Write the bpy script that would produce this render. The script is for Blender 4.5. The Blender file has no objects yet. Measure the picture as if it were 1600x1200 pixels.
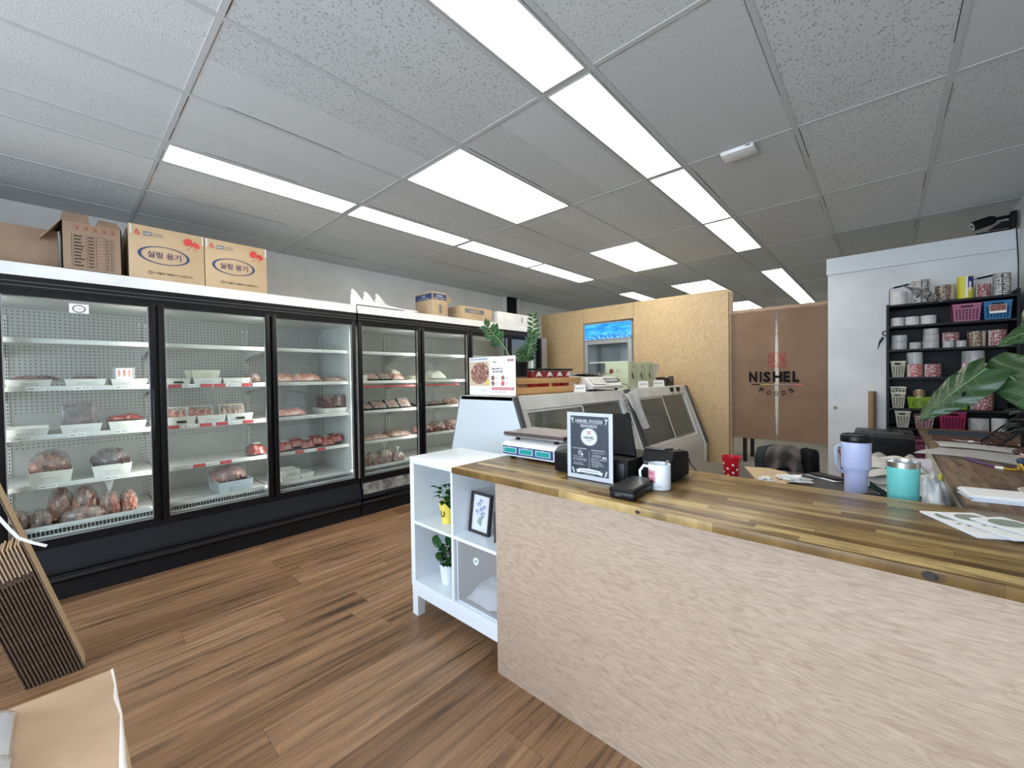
import bpy, bmesh, math, random
from mathutils import Vector, Matrix, noise
R = math.radians
random.seed(7)
C = bpy.context.scene.collection
scene = bpy.context.scene

# ------------------------------------------------------------------ camera
cd = bpy.data.cameras.new('camera'); cam = bpy.data.objects.new('camera', cd); C.objects.link(cam)
cd.sensor_fit = 'HORIZONTAL'; cd.sensor_width = 36.0; cd.lens = 641.9 / 1600 * 36
cd.clip_start = 0.02; cd.clip_end = 60
cam.matrix_world = (Matrix.Translation((0, 0, 1.4)) @ Matrix.Rotation(R(42.142), 4, 'Z') @
                    Matrix.Rotation(R(90 - 0.964), 4, 'X') @ Matrix.Rotation(R(-0.817), 4, 'Z'))
scene.camera = cam
# ------------------------------------------------------------------ world, daylight, exposure
w = bpy.data.worlds.new('world'); scene.world = w; w.use_nodes = True
bg = w.node_tree.nodes['Background']; bg.inputs[0].default_value = (0.62, 0.76, 1.0, 1); bg.inputs[1].default_value = 1.6
scene.view_settings.view_transform = 'Standard'; scene.view_settings.look = 'None'
scene.view_settings.exposure = 0.8; scene.view_settings.gamma = 1.0
scene.view_settings.use_curve_mapping = False
def area(name, loc, rot, sx, sy, power, col):
    l = bpy.data.lights.new(name, 'AREA'); l.shape = 'RECTANGLE'; l.size = sx; l.size_y = sy; l.energy = power; l.color = col
    o = bpy.data.objects.new(name, l); C.objects.link(o); o.location = loc; o.rotation_euler = rot
    return o
# daylight entering through the two shop windows behind the camera
area('daylight', (-2.45, -2.75, 1.55), (R(90), 0, 0), 1.2, 2.2, 60, (0.80, 0.90, 1.0))
area('daylight', (-0.55, -2.75, 1.55), (R(90), 0, 0), 2.3, 2.2, 95, (0.80, 0.90, 1.0))
PANEL = 5.2      # brightness of the ceiling light panels

# ------------------------------------------------------------------ materials
MATS = {}
def mat(name, col=(0.8, 0.8, 0.8), rough=0.5, metal=0.0, emit=None, es=0.0, alpha=None, spec=None, coat=0.0, sheen=0.0):
    if name in MATS: return MATS[name]
    m = bpy.data.materials.new(name); m.use_nodes = True
    b = m.node_tree.nodes['Principled BSDF']
    b.inputs['Base Color'].default_value = (*col, 1); b.inputs['Roughness'].default_value = rough
    b.inputs['Metallic'].default_value = metal
    if spec is not None: b.inputs['Specular IOR Level'].default_value = spec
    if coat: b.inputs['Coat Weight'].default_value = coat; b.inputs['Coat Roughness'].default_value = 0.1
    if sheen: b.inputs['Sheen Weight'].default_value = sheen
    if emit: b.inputs['Emission Color'].default_value = (*emit, 1); b.inputs['Emission Strength'].default_value = es
    MATS[name] = m; return m
class NT:
    def __init__(s, m): s.m = m; s.t = m.node_tree; s.b = s.t.nodes['Principled BSDF']
    def n(s, typ, **k):
        x = s.t.nodes.new(typ)
        for a, v in k.items(): setattr(x, a, v)
        return x
    def l(s, a, b): s.t.links.new(a, b)
    def coord(s, scale=(1, 1, 1), loc=(0, 0, 0), rot=(0, 0, 0)):
        tc = s.n('ShaderNodeTexCoord'); mp = s.n('ShaderNodeMapping')
        mp.inputs['Scale'].default_value = scale; mp.inputs['Location'].default_value = loc; mp.inputs['Rotation'].default_value = rot
        s.l(tc.outputs['Object'], mp.inputs['Vector']); return mp.outputs[0]
    def noise(s, vec, scale, detail=4, rough=0.55, dist=0.0):
        x = s.n('ShaderNodeTexNoise'); x.inputs['Scale'].default_value = scale; x.inputs['Detail'].default_value = detail
        x.inputs['Roughness'].default_value = rough; x.inputs['Distortion'].default_value = dist
        s.l(vec, x.inputs['Vector']); return x.outputs[0]
    def ramp(s, fac, stops, interp='LINEAR'):
        x = s.n('ShaderNodeValToRGB'); x.color_ramp.interpolation = interp; e = x.color_ramp.elements
        while len(e) < len(stops): e.new(0.5)
        for i, (p, c) in enumerate(stops): e[i].position = p; e[i].color = (*c, 1) if len(c) == 3 else c
        s.l(fac, x.inputs[0]); return x.outputs[0]
    def mix(s, fac, a, b, mode='MIX'):
        x = s.n('ShaderNodeMix', data_type='RGBA', blend_type=mode)
        for i, v in ((0, fac), (6, a), (7, b)):
            if hasattr(v, 'node'): s.l(v, x.inputs[i])
            elif i == 0: x.inputs[0].default_value = v
            else: x.inputs[i].default_value = (*v, 1)
        return x.outputs[2]
    def math(s, op, a, b=None, c=None):
        x = s.n('ShaderNodeMath', operation=op)
        for i, v in enumerate((a, b, c)):
            if v is None: continue
            if hasattr(v, 'node'): s.l(v, x.inputs[i])
            else: x.inputs[i].default_value = v
        return x.outputs[0]
    def sep(s, vec):
        x = s.n('ShaderNodeSeparateXYZ'); s.l(vec, x.inputs[0]); return x.outputs
    def comb(s, a, b, c):
        x = s.n('ShaderNodeCombineXYZ')
        for i, v in enumerate((a, b, c)):
            if hasattr(v, 'node'): s.l(v, x.inputs[i])
            else: x.inputs[i].default_value = v
        return x.outputs[0]
    def white(s, vec):
        x = s.n('ShaderNodeTexWhiteNoise', noise_dimensions='3D'); s.l(vec, x.inputs['Vector']); return x.outputs['Value']
    def col(s, c): s.l(c, s.b.inputs['Base Color'])
    def bump(s, h, strength=0.3, dist=0.01):
        x = s.n('ShaderNodeBump'); x.inputs['Strength'].default_value = strength; x.inputs['Distance'].default_value = dist
        s.l(h, x.inputs['Height']); s.l(x.outputs[0], s.b.inputs['Normal'])

def staves(name, length, width, axis, tones, grain, rough=0.35, dark=(0.03, 0.015, 0.008), seam=0.004, spec=0.5, flecks=0.0):
    """boards laid along an axis: each board a tone of its own, with streaky grain and a fine seam"""
    m = mat(name, rough=rough, spec=spec); t = NT(m); v = t.coord(); x, y, z = t.sep(v)
    lo, wi = (x, y) if axis == 'X' else (y, x)
    row = t.math('FLOOR', t.math('DIVIDE', wi, width))
    off = t.math('MULTIPLY', t.white(t.comb(row, 3.3, 1.7)), length)
    u = t.math('DIVIDE', t.math('ADD', lo, off), length); cell = t.math('FLOOR', u)
    tone = t.white(t.comb(row, cell, 5.1))
    shift = t.math('MULTIPLY', tone, 37.0)
    gv = t.comb(t.math('ADD', t.math('MULTIPLY', lo, grain[0]), shift), t.math('ADD', t.math('MULTIPLY', wi, grain[1]), shift), z)
    g = t.noise(gv, 1.0, 6, 0.62, 0.6)
    g2 = t.noise(t.comb(t.math('MULTIPLY', lo, grain[0] * 3), t.math('MULTIPLY', wi, grain[1] * 5), shift), 1.0, 3, 0.6)
    base = t.ramp(tone, tones)
    s = t.ramp(g, [(0.30, (0.22, 0.22, 0.22)), (0.46, (0.78, 0.76, 0.74)), (0.62, (1.12, 1.12, 1.12))])
    c = t.mix(1.0, base, s, 'MULTIPLY')
    c = t.mix(0.35, c, t.ramp(g2, [(0.35, (0.45, 0.42, 0.40)), (0.6, (1.2, 1.2, 1.2))]), 'MULTIPLY')
    fw = t.math('FRACT', t.math('DIVIDE', wi, width)); fl = t.math('FRACT', u)
    e = t.math('MINIMUM', t.math('MINIMUM', fw, t.math('SUBTRACT', 1.0, fw)), 1.0)
    a = t.math('LESS_THAN', e, seam / width)
    b = t.math('LESS_THAN', t.math('MINIMUM', fl, t.math('SUBTRACT', 1.0, fl)), seam / length)
    c = t.mix(t.math('MULTIPLY', t.math('MAXIMUM', a, b), 0.7), c, dark)
    if flecks:
        fn = t.noise(t.comb(t.math('ADD', t.math('MULTIPLY', lo, grain[0] * 5), shift), t.math('ADD', t.math('MULTIPLY', wi, grain[1] * 1.3), shift), 3.0), 1.0, 4, 0.7, 1.5)
        c = t.mix(t.math('MULTIPLY', t.ramp(fn, [(0.63, (0, 0, 0)), (0.72, (1, 1, 1))]), flecks), c, dark)
    t.col(c); t.bump(g, 0.08, 0.002); return m
def sheetwood(name, c1, c2, c3, scale, rough=0.5, dist=1.6, axis='Z'):
    """rotary-cut plywood with cathedral figure"""
    m = mat(name, rough=rough); t = NT(m)
    v = t.coord(scale=scale)
    big = t.noise(v, 1.0, 2, 0.5, dist)
    bands = t.math('FRACT', t.math('MULTIPLY', big, 9.0))
    tri = t.math('ABSOLUTE', t.math('SUBTRACT', bands, 0.5))
    c = t.ramp(tri, [(0.0, c3), (0.13, c1), (0.5, c2)])
    fine = t.noise(t.coord(scale=tuple(q * 14 for q in scale)), 1.0, 5, 0.6)
    c = t.mix(0.55, c, t.ramp(fine, [(0.3, (0.68, 0.66, 0.64)), (0.65, (1.12, 1.12, 1.12))]), 'MULTIPLY')
    blot = t.noise(t.coord(scale=(1.1, 1.1, 1.1)), 1.0, 2, 0.5)
    c = t.mix(0.5, c, t.ramp(blot, [(0.35, (0.88, 0.84, 0.82)), (0.65, (1.08, 1.08, 1.08))]), 'MULTIPLY')
    t.col(c); t.bump(fine, 0.06, 0.002); return m
def noisy(name, c1, c2, scale=6, rough=0.6, metal=0.0, bump=0.0, detail=4, lo=0.35, hi=0.65, bscale=None, spec=None, coat=0.0, stretch=(1, 1, 1)):
    m = mat(name, c1, rough, metal, spec=spec, coat=coat); t = NT(m); v = t.coord(scale=stretch)
    n = t.noise(v, scale, detail); t.col(t.ramp(n, [(lo, c1), (hi, c2)]))
    if bump: t.bump(t.noise(v, bscale or scale * 4, 4), bump, 0.004)
    return m
def glassy(name, tint=(0.93, 0.96, 0.95), ior=1.45, rough=0.02, opacity=0.0, film=(0.8, 0.8, 0.8)):
    m = mat(name); t = m.node_tree; t.nodes.clear()
    o = t.nodes.new('ShaderNodeOutputMaterial'); tr = t.nodes.new('ShaderNodeBsdfTransparent'); gl = t.nodes.new('ShaderNodeBsdfGlossy')
    fr = t.nodes.new('ShaderNodeFresnel'); mx = t.nodes.new('ShaderNodeMixShader')
    tr.inputs[0].default_value = (*tint, 1); gl.inputs['Roughness'].default_value = rough; ge = t.nodes.new('ShaderNodeNewGeometry'); mp = t.nodes.new('ShaderNodeMapRange')       # same reflectance on both faces of a thin pane
    mp.inputs['To Min'].default_value = ior; mp.inputs['To Max'].default_value = 1 / ior; t.links.new(ge.outputs['Backfacing'], mp.inputs['Value']); t.links.new(mp.outputs[0], fr.inputs[0])
    t.links.new(fr.outputs[0], mx.inputs[0]); t.links.new(tr.outputs[0], mx.inputs[1]); t.links.new(gl.outputs[0], mx.inputs[2])
    if opacity:
        df = t.nodes.new('ShaderNodeBsdfDiffuse'); df.inputs[0].default_value = (*film, 1); m2 = t.nodes.new('ShaderNodeMixShader'); m2.inputs[0].default_value = opacity
        t.links.new(mx.outputs[0], m2.inputs[1]); t.links.new(df.outputs[0], m2.inputs[2]); t.links.new(m2.outputs[0], o.inputs[0])
    else: t.links.new(mx.outputs[0], o.inputs[0])
    return m

# floor laminate, planks running into the shop
M_floor = staves('laminate_planks', 1.22, 0.185, 'Y', [(0.0, (0.205, 0.110, 0.055)), (0.35, (0.255, 0.142, 0.073)), (0.7, (0.30, 0.172, 0.092)), (1.0, (0.36, 0.215, 0.120))],
                 (1.3, 25.0), rough=0.36, dark=(0.06, 0.032, 0.018), seam=0.0011, flecks=0.6)
M_top = staves('butcher_block', 0.55, 0.032, 'X', [(0.0, (0.125, 0.070, 0.022)), (0.4, (0.205, 0.125, 0.042)), (0.75, (0.31, 0.205, 0.075)), (1.0, (0.48, 0.345, 0.145))],
               (4.5, 48.0), rough=0.34, dark=(0.05, 0.028, 0.012), seam=0.0007, spec=0.3, flecks=0.8)
M_top2 = staves('butcher_block_desk', 0.6, 0.05, 'Y', [(0.0, (0.110, 0.066, 0.036)), (0.5, (0.165, 0.102, 0.058)), (1.0, (0.235, 0.155, 0.092))],
               (4.5, 40.0), rough=0.34, dark=(0.05, 0.03, 0.015), seam=0.0007)
M_panel = sheetwood('oak_plywood_face', (0.43, 0.33, 0.25), (0.465, 0.36, 0.275), (0.375, 0.28, 0.205), (1.6, 1.6, 12.0), rough=0.5, dist=2.2)
M_ply = sheetwood('birch_plywood', (0.475, 0.345, 0.185), (0.52, 0.385, 0.215), (0.43, 0.305, 0.160), (9.0, 9.0, 2.6), rough=0.45, dist=1.6)
M_plyedge = mat('plywood_edge', (0.42, 0.27, 0.13), 0.6)
M_wall = noisy('painted_block', (0.74, 0.74, 0.71), (0.82, 0.82, 0.79), 3, 0.6, bump=0.25, bscale=30)
M_wallr = noisy('scuffed_white_wall', (0.60, 0.615, 0.635), (0.70, 0.715, 0.73), 2.5, 0.55, bump=0.3, bscale=22)
M_beam = mat('painted_board', (0.66, 0.69, 0.72), 0.5)
M_white = mat('white_lacquer', (0.76, 0.82, 0.87), 0.22)
M_whitem = noisy('white_enamel', (0.72, 0.72, 0.71), (0.80, 0.80, 0.79), 4, 0.35)
M_case = noisy('grey_white_enamel', (0.55, 0.55, 0.53), (0.64, 0.64, 0.62), 4, 0.4)
M_casew = mat('white_case_panel', (0.56, 0.61, 0.64), 0.35)
M_black = mat('black_frame', (0.005, 0.005, 0.006), 0.35, spec=0.25)
M_blackm = mat('black_matte', (0.007, 0.007, 0.008), 0.6, spec=0.2)
M_navy = mat('black_laminate', (0.005, 0.006, 0.009), 0.5, spec=0.25)
M_grey = mat('grey_plastic', (0.30, 0.31, 0.31), 0.45)
M_steel = mat('brushed_steel', (0.62, 0.62, 0.62), 0.28, 1.0)
M_alu = mat('aluminium_edge', (0.45, 0.46, 0.46), 0.35, 0.8)
M_darkg = mat('dark_grey_trim', (0.06, 0.06, 0.06), 0.4)
M_card = noisy('cardboard', (0.42, 0.29, 0.185), (0.49, 0.345, 0.225), 5, 0.8)
M_cardy = noisy('cardboard_tan', (0.47, 0.34, 0.20), (0.52, 0.385, 0.235), 4, 0.75)
M_cardd = noisy('cardboard_dull', (0.26, 0.175, 0.115), (0.31, 0.215, 0.145), 4, 0.8)
M_flute = noisy('corrugated_edge_shaded', (0.03, 0.018, 0.012), (0.12, 0.075, 0.05), 240, 0.9, lo=0.45, hi=0.55)  # shade on the bundle's cut edges is put into this dark colour
M_paper = mat('paper', (0.80, 0.80, 0.79), 0.6)
M_paperb = mat('paper_blue_white', (0.66, 0.71, 0.80), 0.6)
M_ink = mat('ink', (0.008, 0.008, 0.01), 0.8, spec=0.1)
M_inkn = mat('ink_navy', (0.03, 0.05, 0.13), 0.6)
M_red = mat('red_print', (0.55, 0.035, 0.03), 0.5)
M_pinkp = mat('pink_print', (0.62, 0.11, 0.12), 0.5)
M_greyp = mat('grey_print', (0.16, 0.16, 0.17), 0.6)
M_tape = mat('packing_tape', (0.62, 0.60, 0.56), 0.25)
M_glass = glassy('door_glass', (0.94, 0.965, 0.955))
M_caseglass = glassy('case_glass', (0.62, 0.65, 0.62), rough=0.08, opacity=0.22, film=(0.30, 0.31, 0.28))
M_clear = glassy('clear_acrylic', (0.95, 0.96, 0.97), ior=1.5)
M_film = glassy('plastic_film', (0.93, 0.93, 0.93), ior=1.6, rough=0.18, opacity=0.13, film=(0.85, 0.85, 0.85))
M_filmw = glassy('cloudy_film', (0.85, 0.85, 0.85), ior=1.6, rough=0.25, opacity=0.5, film=(0.75, 0.77, 0.80))
M_shelf = mat('shelf_enamel', (0.66, 0.67, 0.65), 0.4)
M_bin = mat('white_bin_plastic', (0.74, 0.74, 0.70), 0.4)
M_cream = mat('cream_plastic', (0.70, 0.68, 0.55), 0.45)
M_tag = mat('price_tag', (0.82, 0.82, 0.80), 0.5)
M_redtag = mat('red_tag', (0.50, 0.06, 0.06), 0.5)
def meat(name, a, b, c, s=18, rough=0.28):
    m = mat(name, a, rough, coat=0.5); t = NT(m); v = t.coord()
    n = t.noise(v, s, 5, 0.6, 1.2); t.col(t.ramp(n, [(0.36, a), (0.52, b), (0.68, c)])); t.bump(t.noise(v, s * 2, 3), 0.5, 0.01); return m
M_pork = meat('pork_bones', (0.30, 0.09, 0.065), (0.46, 0.22, 0.16), (0.62, 0.44, 0.36))
M_pinkm = meat('pink_sliced_meat', (0.46, 0.20, 0.16), (0.56, 0.30, 0.25), (0.68, 0.46, 0.40))
M_redm = meat('dark_red_meat', (0.11, 0.012, 0.012), (0.26, 0.035, 0.03), (0.50, 0.28, 0.25), 26)
M_brownm = meat('brown_frozen_meat', (0.05, 0.03, 0.03), (0.13, 0.075, 0.07), (0.26, 0.18, 0.16), 20)
M_greym = meat('grey_pink_meat', (0.20, 0.11, 0.09), (0.34, 0.22, 0.185), (0.50, 0.39, 0.34), 20)
M_marb = meat('marbled_meat', (0.20, 0.05, 0.04), (0.40, 0.14, 0.11), (0.68, 0.55, 0.50), 40)
M_leaf = noisy('glossy_leaf', (0.008, 0.036, 0.007), (0.018, 0.080, 0.014), 14, 0.35, spec=0.3)
M_stem = mat('green_stem', (0.09, 0.17, 0.05), 0.5)
M_soil = mat('potting_soil', (0.03, 0.02, 0.014), 0.9)

# ceiling tile: white mineral fibre, small pits; every tile a slightly different white
M_tile = mat('ceiling_tile', (0.7, 0.7, 0.7), 0.9)
t = NT(M_tile); v = t.coord(); x, y, z = t.sep(v)
cell = t.comb(t.math('FLOOR', t.math('DIVIDE', t.math('ADD', x, 7.081), 0.61)), t.math('FLOOR', t.math('DIVIDE', t.math('SUBTRACT', y, 0.452), 1.2192)), 1.0)
tone = t.white(cell)
c = t.ramp(tone, [(0.0, (0.545, 0.565, 0.56)), (1.0, (0.625, 0.645, 0.64))])
vr = t.n('ShaderNodeTexVoronoi'); vr.inputs['Scale'].default_value = 80; t.l(t.coord(scale=(1.0, 0.6, 1)), vr.inputs['Vector'])
pit = t.math('LESS_THAN', vr.outputs['Distance'], t.math('ADD', 0.03, t.math('MULTIPLY', t.math('MULTIPLY', t.noise(v, 26, 2), t.math('ADD', 0.55, t.white(t.comb(tone, 4.0, 2.0)))), 0.35)))
c = t.mix(t.math('MULTIPLY', pit, 0.45), c, (0.13, 0.13, 0.13)); t.col(c)
t.bump(t.noise(v, 130, 3), 0.35, 0.004)
M_grid = mat('ceiling_t_bar', (0.50, 0.515, 0.51), 0.7, spec=0.2)
M_panelglow = mat('light_diffuser', (0.9, 0.9, 0.85), 0.5, emit=(1.0, 0.955, 0.86), es=PANEL)
# perforated steel liner of the coolers
M_perf = mat('perforated_liner', (0.5, 0.5, 0.48), 0.45)
t = NT(M_perf); v = t.coord(); x, y, z = t.sep(v)
fy = t.math('SUBTRACT', t.math('FRACT', t.math('DIVIDE', y, 0.026)), 0.5); fz = t.math('SUBTRACT', t.math('FRACT', t.math('DIVIDE', z, 0.026)), 0.5)
d = t.math('ADD', t.math('POWER', t.math('MULTIPLY', fy, 1.0), 2.0), t.math('POWER', t.math('MULTIPLY', fz, 1.5), 2.0))
rowsel = t.ramp(t.math('DIVIDE', z, 2.1), [(0.0, (0, 0, 0)), (0.425, (0, 0, 0)), (0.43, (1, 1, 1)), (0.445, (1, 1, 1)), (0.45, (0, 0, 0)), (0.56, (1, 1, 1)), (0.60, (1, 1, 1)), (0.605, (1, 1, 1)), (0.86, (1, 1, 1))], 'CONSTANT')
dot = t.math('MULTIPLY', t.math('LESS_THAN', d, 0.042), rowsel)
t.col(t.mix(dot, (0.47, 0.475, 0.45), (0.035, 0.035, 0.035)))

# ------------------------------------------------------------------ mesh builder
TXT = {}
def text_data(s, bold=0.0):
    k = (s, bold)
    if k not in TXT:
        c = bpy.data.curves.new('lettering', 'FONT'); c.body = s; c.align_x = 'CENTER'; c.align_y = 'CENTER'; c.offset = bold; c.resolution_u = 2
        o = bpy.data.objects.new('lettering', c); m = bpy.data.meshes.new_from_object(o)
        TXT[k] = ([v.co.copy() for v in m.vertices], [list(p.vertices) for p in m.polygons])
        bpy.data.objects.remove(o); bpy.data.curves.remove(c); bpy.data.meshes.remove(m)
    return TXT[k]
def frame(o, right, up):
    """matrix whose X is right, Y is up, Z the outward normal"""
    r = Vector(right).normalized(); u = Vector(up).normalized(); n = r.cross(u)
    return Matrix(((r.x, u.x, n.x, o[0]), (r.y, u.y, n.y, o[1]), (r.z, u.z, n.z, o[2]), (0, 0, 0, 1)))
def FX(o): return frame(o, (0, 1, 0), (0, 0, 1))        # a surface facing +X
def FY(o): return frame(o, (1, 0, 0), (0, 0, 1))        # a surface facing -Y (towards the camera)
def FZ(o, a=0): return frame(o, (math.cos(a), math.sin(a), 0), (-math.sin(a), math.cos(a), 0))
class MB:
    def __init__(s): s.v = []; s.f = []; s.fm = []; s.mats = []; s.smooth = 0.7
    def mi(s, m):
        if m not in s.mats: s.mats.append(m)
        return s.mats.index(m)
    def add(s, vs, fs, m, M=None):
        n = len(s.v); k = s.mi(m)
        s.v += [(M @ Vector(p)) if M else Vector(p) for p in vs]
        s.f += [[i + n for i in f] for f in fs]; s.fm += [k] * len(fs); return s
    def box(s, x0, x1, y0, y1, z0, z1, m, M=None, bev=0.0):
        if x0 > x1: x0, x1 = x1, x0
        if y0 > y1: y0, y1 = y1, y0
        if z0 > z1: z0, z1 = z1, z0
        if bev:
            b = min(bev, (x1 - x0) * .45, (y1 - y0) * .45, (z1 - z0) * .45)
            bm = bmesh.new(); bmesh.ops.create_cube(bm, size=1)
            for v in bm.verts: v.co = Vector(((x0 + x1) / 2 + v.co.x * (x1 - x0), (y0 + y1) / 2 + v.co.y * (y1 - y0), (z0 + z1) / 2 + v.co.z * (z1 - z0)))
            bmesh.ops.bevel(bm, geom=bm.edges[:] + bm.verts[:], offset=b, segments=2, affect='EDGES', profile=0.5)
            return s.bm(bm, m, M)
        vs = [(x0, y0, z0), (x1, y0, z0), (x1, y1, z0), (x0, y1, z0), (x0, y0, z1), (x1, y0, z1), (x1, y1, z1), (x0, y1, z1)]
        return s.add(vs, [[0, 3, 2, 1], [4, 5, 6, 7], [0, 1, 5, 4], [1, 2, 6, 5], [2, 3, 7, 6], [3, 0, 4, 7]], m, M)
    def bm(s, bm, m, M=None):
        bm.verts.index_update()
        s.add([v.co.copy() for v in bm.verts], [[v.index for v in f.verts] for f in bm.faces], m, M); bm.free(); return s
    def prism(s, pts, axis, a, b, m, M=None):
        """polygon extruded along an axis. pts are (x,y) for Z, (x,z) for Y, (y,z) for X"""
        n = len(pts)
        def p3(p, t): return {'Z': (p[0], p[1], t), 'Y': (p[0], t, p[1]), 'X': (t, p[0], p[1])}[axis]
        vs = [p3(p, a) for p in pts] + [p3(p, b) for p in pts]
        fs = [list(range(n))[::-1], list(range(n, 2 * n))] + [[i, (i + 1) % n, n + (i + 1) % n, n + i] for i in range(n)]
        bm = bmesh.new(); bv = [bm.verts.new(v) for v in vs]
        for f in fs: bm.faces.new([bv[i] for i in f])
        bmesh.ops.recalc_face_normals(bm, faces=bm.faces[:]); return s.bm(bm, m, M)
    def quad(s, a, b, c, d, m, M=None): return s.add([a, b, c, d], [[0, 1, 2, 3]], m, M)
    def lathe(s, prof, m, o=(0, 0, 0), seg=24, M=None, cap=True, sx=1, sy=1):
        vs = []; fs = []; n = len(prof)
        for i in range(seg):
            a = 2 * math.pi * i / seg
            for r, z in prof: vs.append((o[0] + r * math.cos(a) * sx, o[1] + r * math.sin(a) * sy, o[2] + z))
        for i in range(seg):
            j = (i + 1) % seg
            for k in range(n - 1): fs.append([i * n + k, j * n + k, j * n + k + 1, i * n + k + 1])
        if cap:
            if prof[0][0] > 1e-5: fs.append([i * n for i in range(seg)][::-1])
            if prof[-1][0] > 1e-5: fs.append([i * n + n - 1 for i in range(seg)])
        return s.add(vs, fs, m, M)
    def cyl(s, c, z0, z1, r, m, seg=20, M=None, r2=None): return s.lathe([(r, z0), (r if r2 is None else r2, z1)], m, (c[0], c[1], 0), seg, M)
    def tube(s, pts, r, m, seg=8, M=None, closed=False):
        P = [Vector(p) for p in pts]; n = len(P); vs = []; fs = []; u = None
        for i, p in enumerate(P):
            if closed: d = P[(i + 1) % n] - P[i - 1]
            else: d = P[min(i + 1, n - 1)] - P[max(i - 1, 0)]
            d.normalize()
            if u is None: u = d.orthogonal().normalized()
            else:
                u = u - d * u.dot(d)
                u = u.normalized() if u.length > 1e-6 else d.orthogonal().normalized()
            w2 = d.cross(u); rr = r[i] if isinstance(r, (list, tuple)) else r
            for k in range(seg):
                a = 2 * math.pi * k / seg; vs.append(p + (u * math.cos(a) + w2 * math.sin(a)) * rr)
        for i in range(n if closed else n - 1):
            j = (i + 1) % n
            for k in range(seg): fs.append([i * seg + k, i * seg + (k + 1) % seg, j * seg + (k + 1) % seg, j * seg + k])
        if not closed: fs += [list(range(seg))[::-1], [(n - 1) * seg + k for k in range(seg)]]
        return s.add(vs, fs, m, M)
    def ball(s, c, r, m, M=None, seg=16, rings=10, lump=0.0, freq=8.0, seed=0.0, flat=None):
        """ellipsoid, optionally lumpy, optionally flattened below a height"""
        rx, ry, rz = r if isinstance(r, (tuple, list)) else (r, r, r)
        vs = [(c[0], c[1], c[2] - rz)]; fs = []
        for i in range(1, rings):
            ph = math.pi * i / rings
            for k in range(seg):
                a = 2 * math.pi * k / seg
                d = Vector((math.sin(ph) * math.cos(a), math.sin(ph) * math.sin(a), -math.cos(ph)))
                g = 1 + (lump * noise.noise(d * freq * 0.35 + Vector((seed, seed * .7, 1.3))) * 2 if lump else 0)
                vs.append((c[0] + d.x * rx * g, c[1] + d.y * ry * g, c[2] + d.z * rz * g))
        vs.append((c[0], c[1], c[2] + rz)); N = len(vs) - 1
        for k in range(seg): fs.append([0, 1 + (k + 1) % seg, 1 + k]); fs.append([N, N - seg + k, N - seg + (k + 1) % seg])
        for i in range(rings - 2):
            for k in range(seg):
                a = 1 + i * seg; fs.append([a + k, a + (k + 1) % seg, a + seg + (k + 1) % seg, a + seg + k])
        if flat is not None: vs = [(v[0], v[1], max(v[2], flat)) for v in vs]
        return s.add(vs, fs, m, M)
    def grid(s, fn, nu, nv, m, M=None, thick=0.0, keep=None):
        vs = [Vector(fn(i / nu, j / nv)) for j in range(nv + 1) for i in range(nu + 1)]
        fs = [[j * (nu + 1) + i, j * (nu + 1) + i + 1, (j + 1) * (nu + 1) + i + 1, (j + 1) * (nu + 1) + i] for j in range(nv) for i in range(nu) if keep is None or keep((i + .5) / nu, (j + .5) / nv)]
        if thick:
            bm = bmesh.new(); bv = [bm.verts.new(v) for v in vs]
            for f in fs: bm.faces.new([bv[i] for i in f])
            for v in [v for v in bm.verts if not v.link_faces]: bm.verts.remove(v)
            bmesh.ops.solidify(bm, geom=bm.faces[:], thickness=thick); return s.bm(bm, m, M)
        return s.add(vs, fs, m, M)
    def rect(s, M, x0, x1, y0, y1, m, lift=0.0006): return s.add([(x0, y0, lift), (x1, y0, lift), (x1, y1, lift), (x0, y1, lift)], [[0, 1, 2, 3]], m, M)
    def disc(s, M, cx, cy, rx, ry, m, lift=0.0006, seg=24, inner=0.0, ix=0, rot=0.0):
        a = [2 * math.pi * i / seg for i in range(seg)]; cr, sr = math.cos(rot), math.sin(rot)
        P = lambda x, y: (cx + x * cr - y * sr, cy + x * sr + y * cr, lift)
        if not inner: return s.add([P(rx * math.cos(t), ry * math.sin(t)) for t in a], [list(range(seg))], m, M)
        vs = [P(rx * math.cos(t), ry * math.sin(t)) for t in a] + [P(ix + rx * inner * math.cos(t), ry * (inner + .06) * math.sin(t)) for t in a]
        return s.add(vs, [[i, (i + 1) % seg, seg + (i + 1) % seg, seg + i] for i in range(seg)], m, M)
    def text(s, M, body, cx, cy, h, m, width=None, bold=0.0, lift=0.0012, rot=0.0):
        """lettering: capital height h, centred; stretched or squeezed to width when given"""
        vs, fs = text_data(body, bold)
        if not vs: return s
        x0 = min(v.x for v in vs); x1 = max(v.x for v in vs); y0 = min(v.y for v in vs); y1 = max(v.y for v in vs)
        ky = h / max(y1 - y0, 1e-6) if h else 1; kx = (width / (x1 - x0)) if width else ky; mx, my = (x0 + x1) / 2, (y0 + y1) / 2
        cr, sr = math.cos(rot), math.sin(rot); out = []
        for v in vs:
            a, b = (v.x - mx) * kx, (v.y - my) * ky; out.append((cx + a * cr - b * sr, cy + a * sr + b * cr, lift))
        return s.add(out, fs, m, M)
    def poly(s, M, pts, m, lift=0.0006): return s.add([(p[0], p[1], lift) for p in pts], [list(range(len(pts)))], m, M)
    def turn(s, ang, c, axis='Z', start=0):
        T = Matrix.Translation(c) @ Matrix.Rotation(ang, 4, axis) @ Matrix.Translation(-Vector(c))
        for i in range(start, len(s.v)): s.v[i] = T @ s.v[i]
        return s
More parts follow.
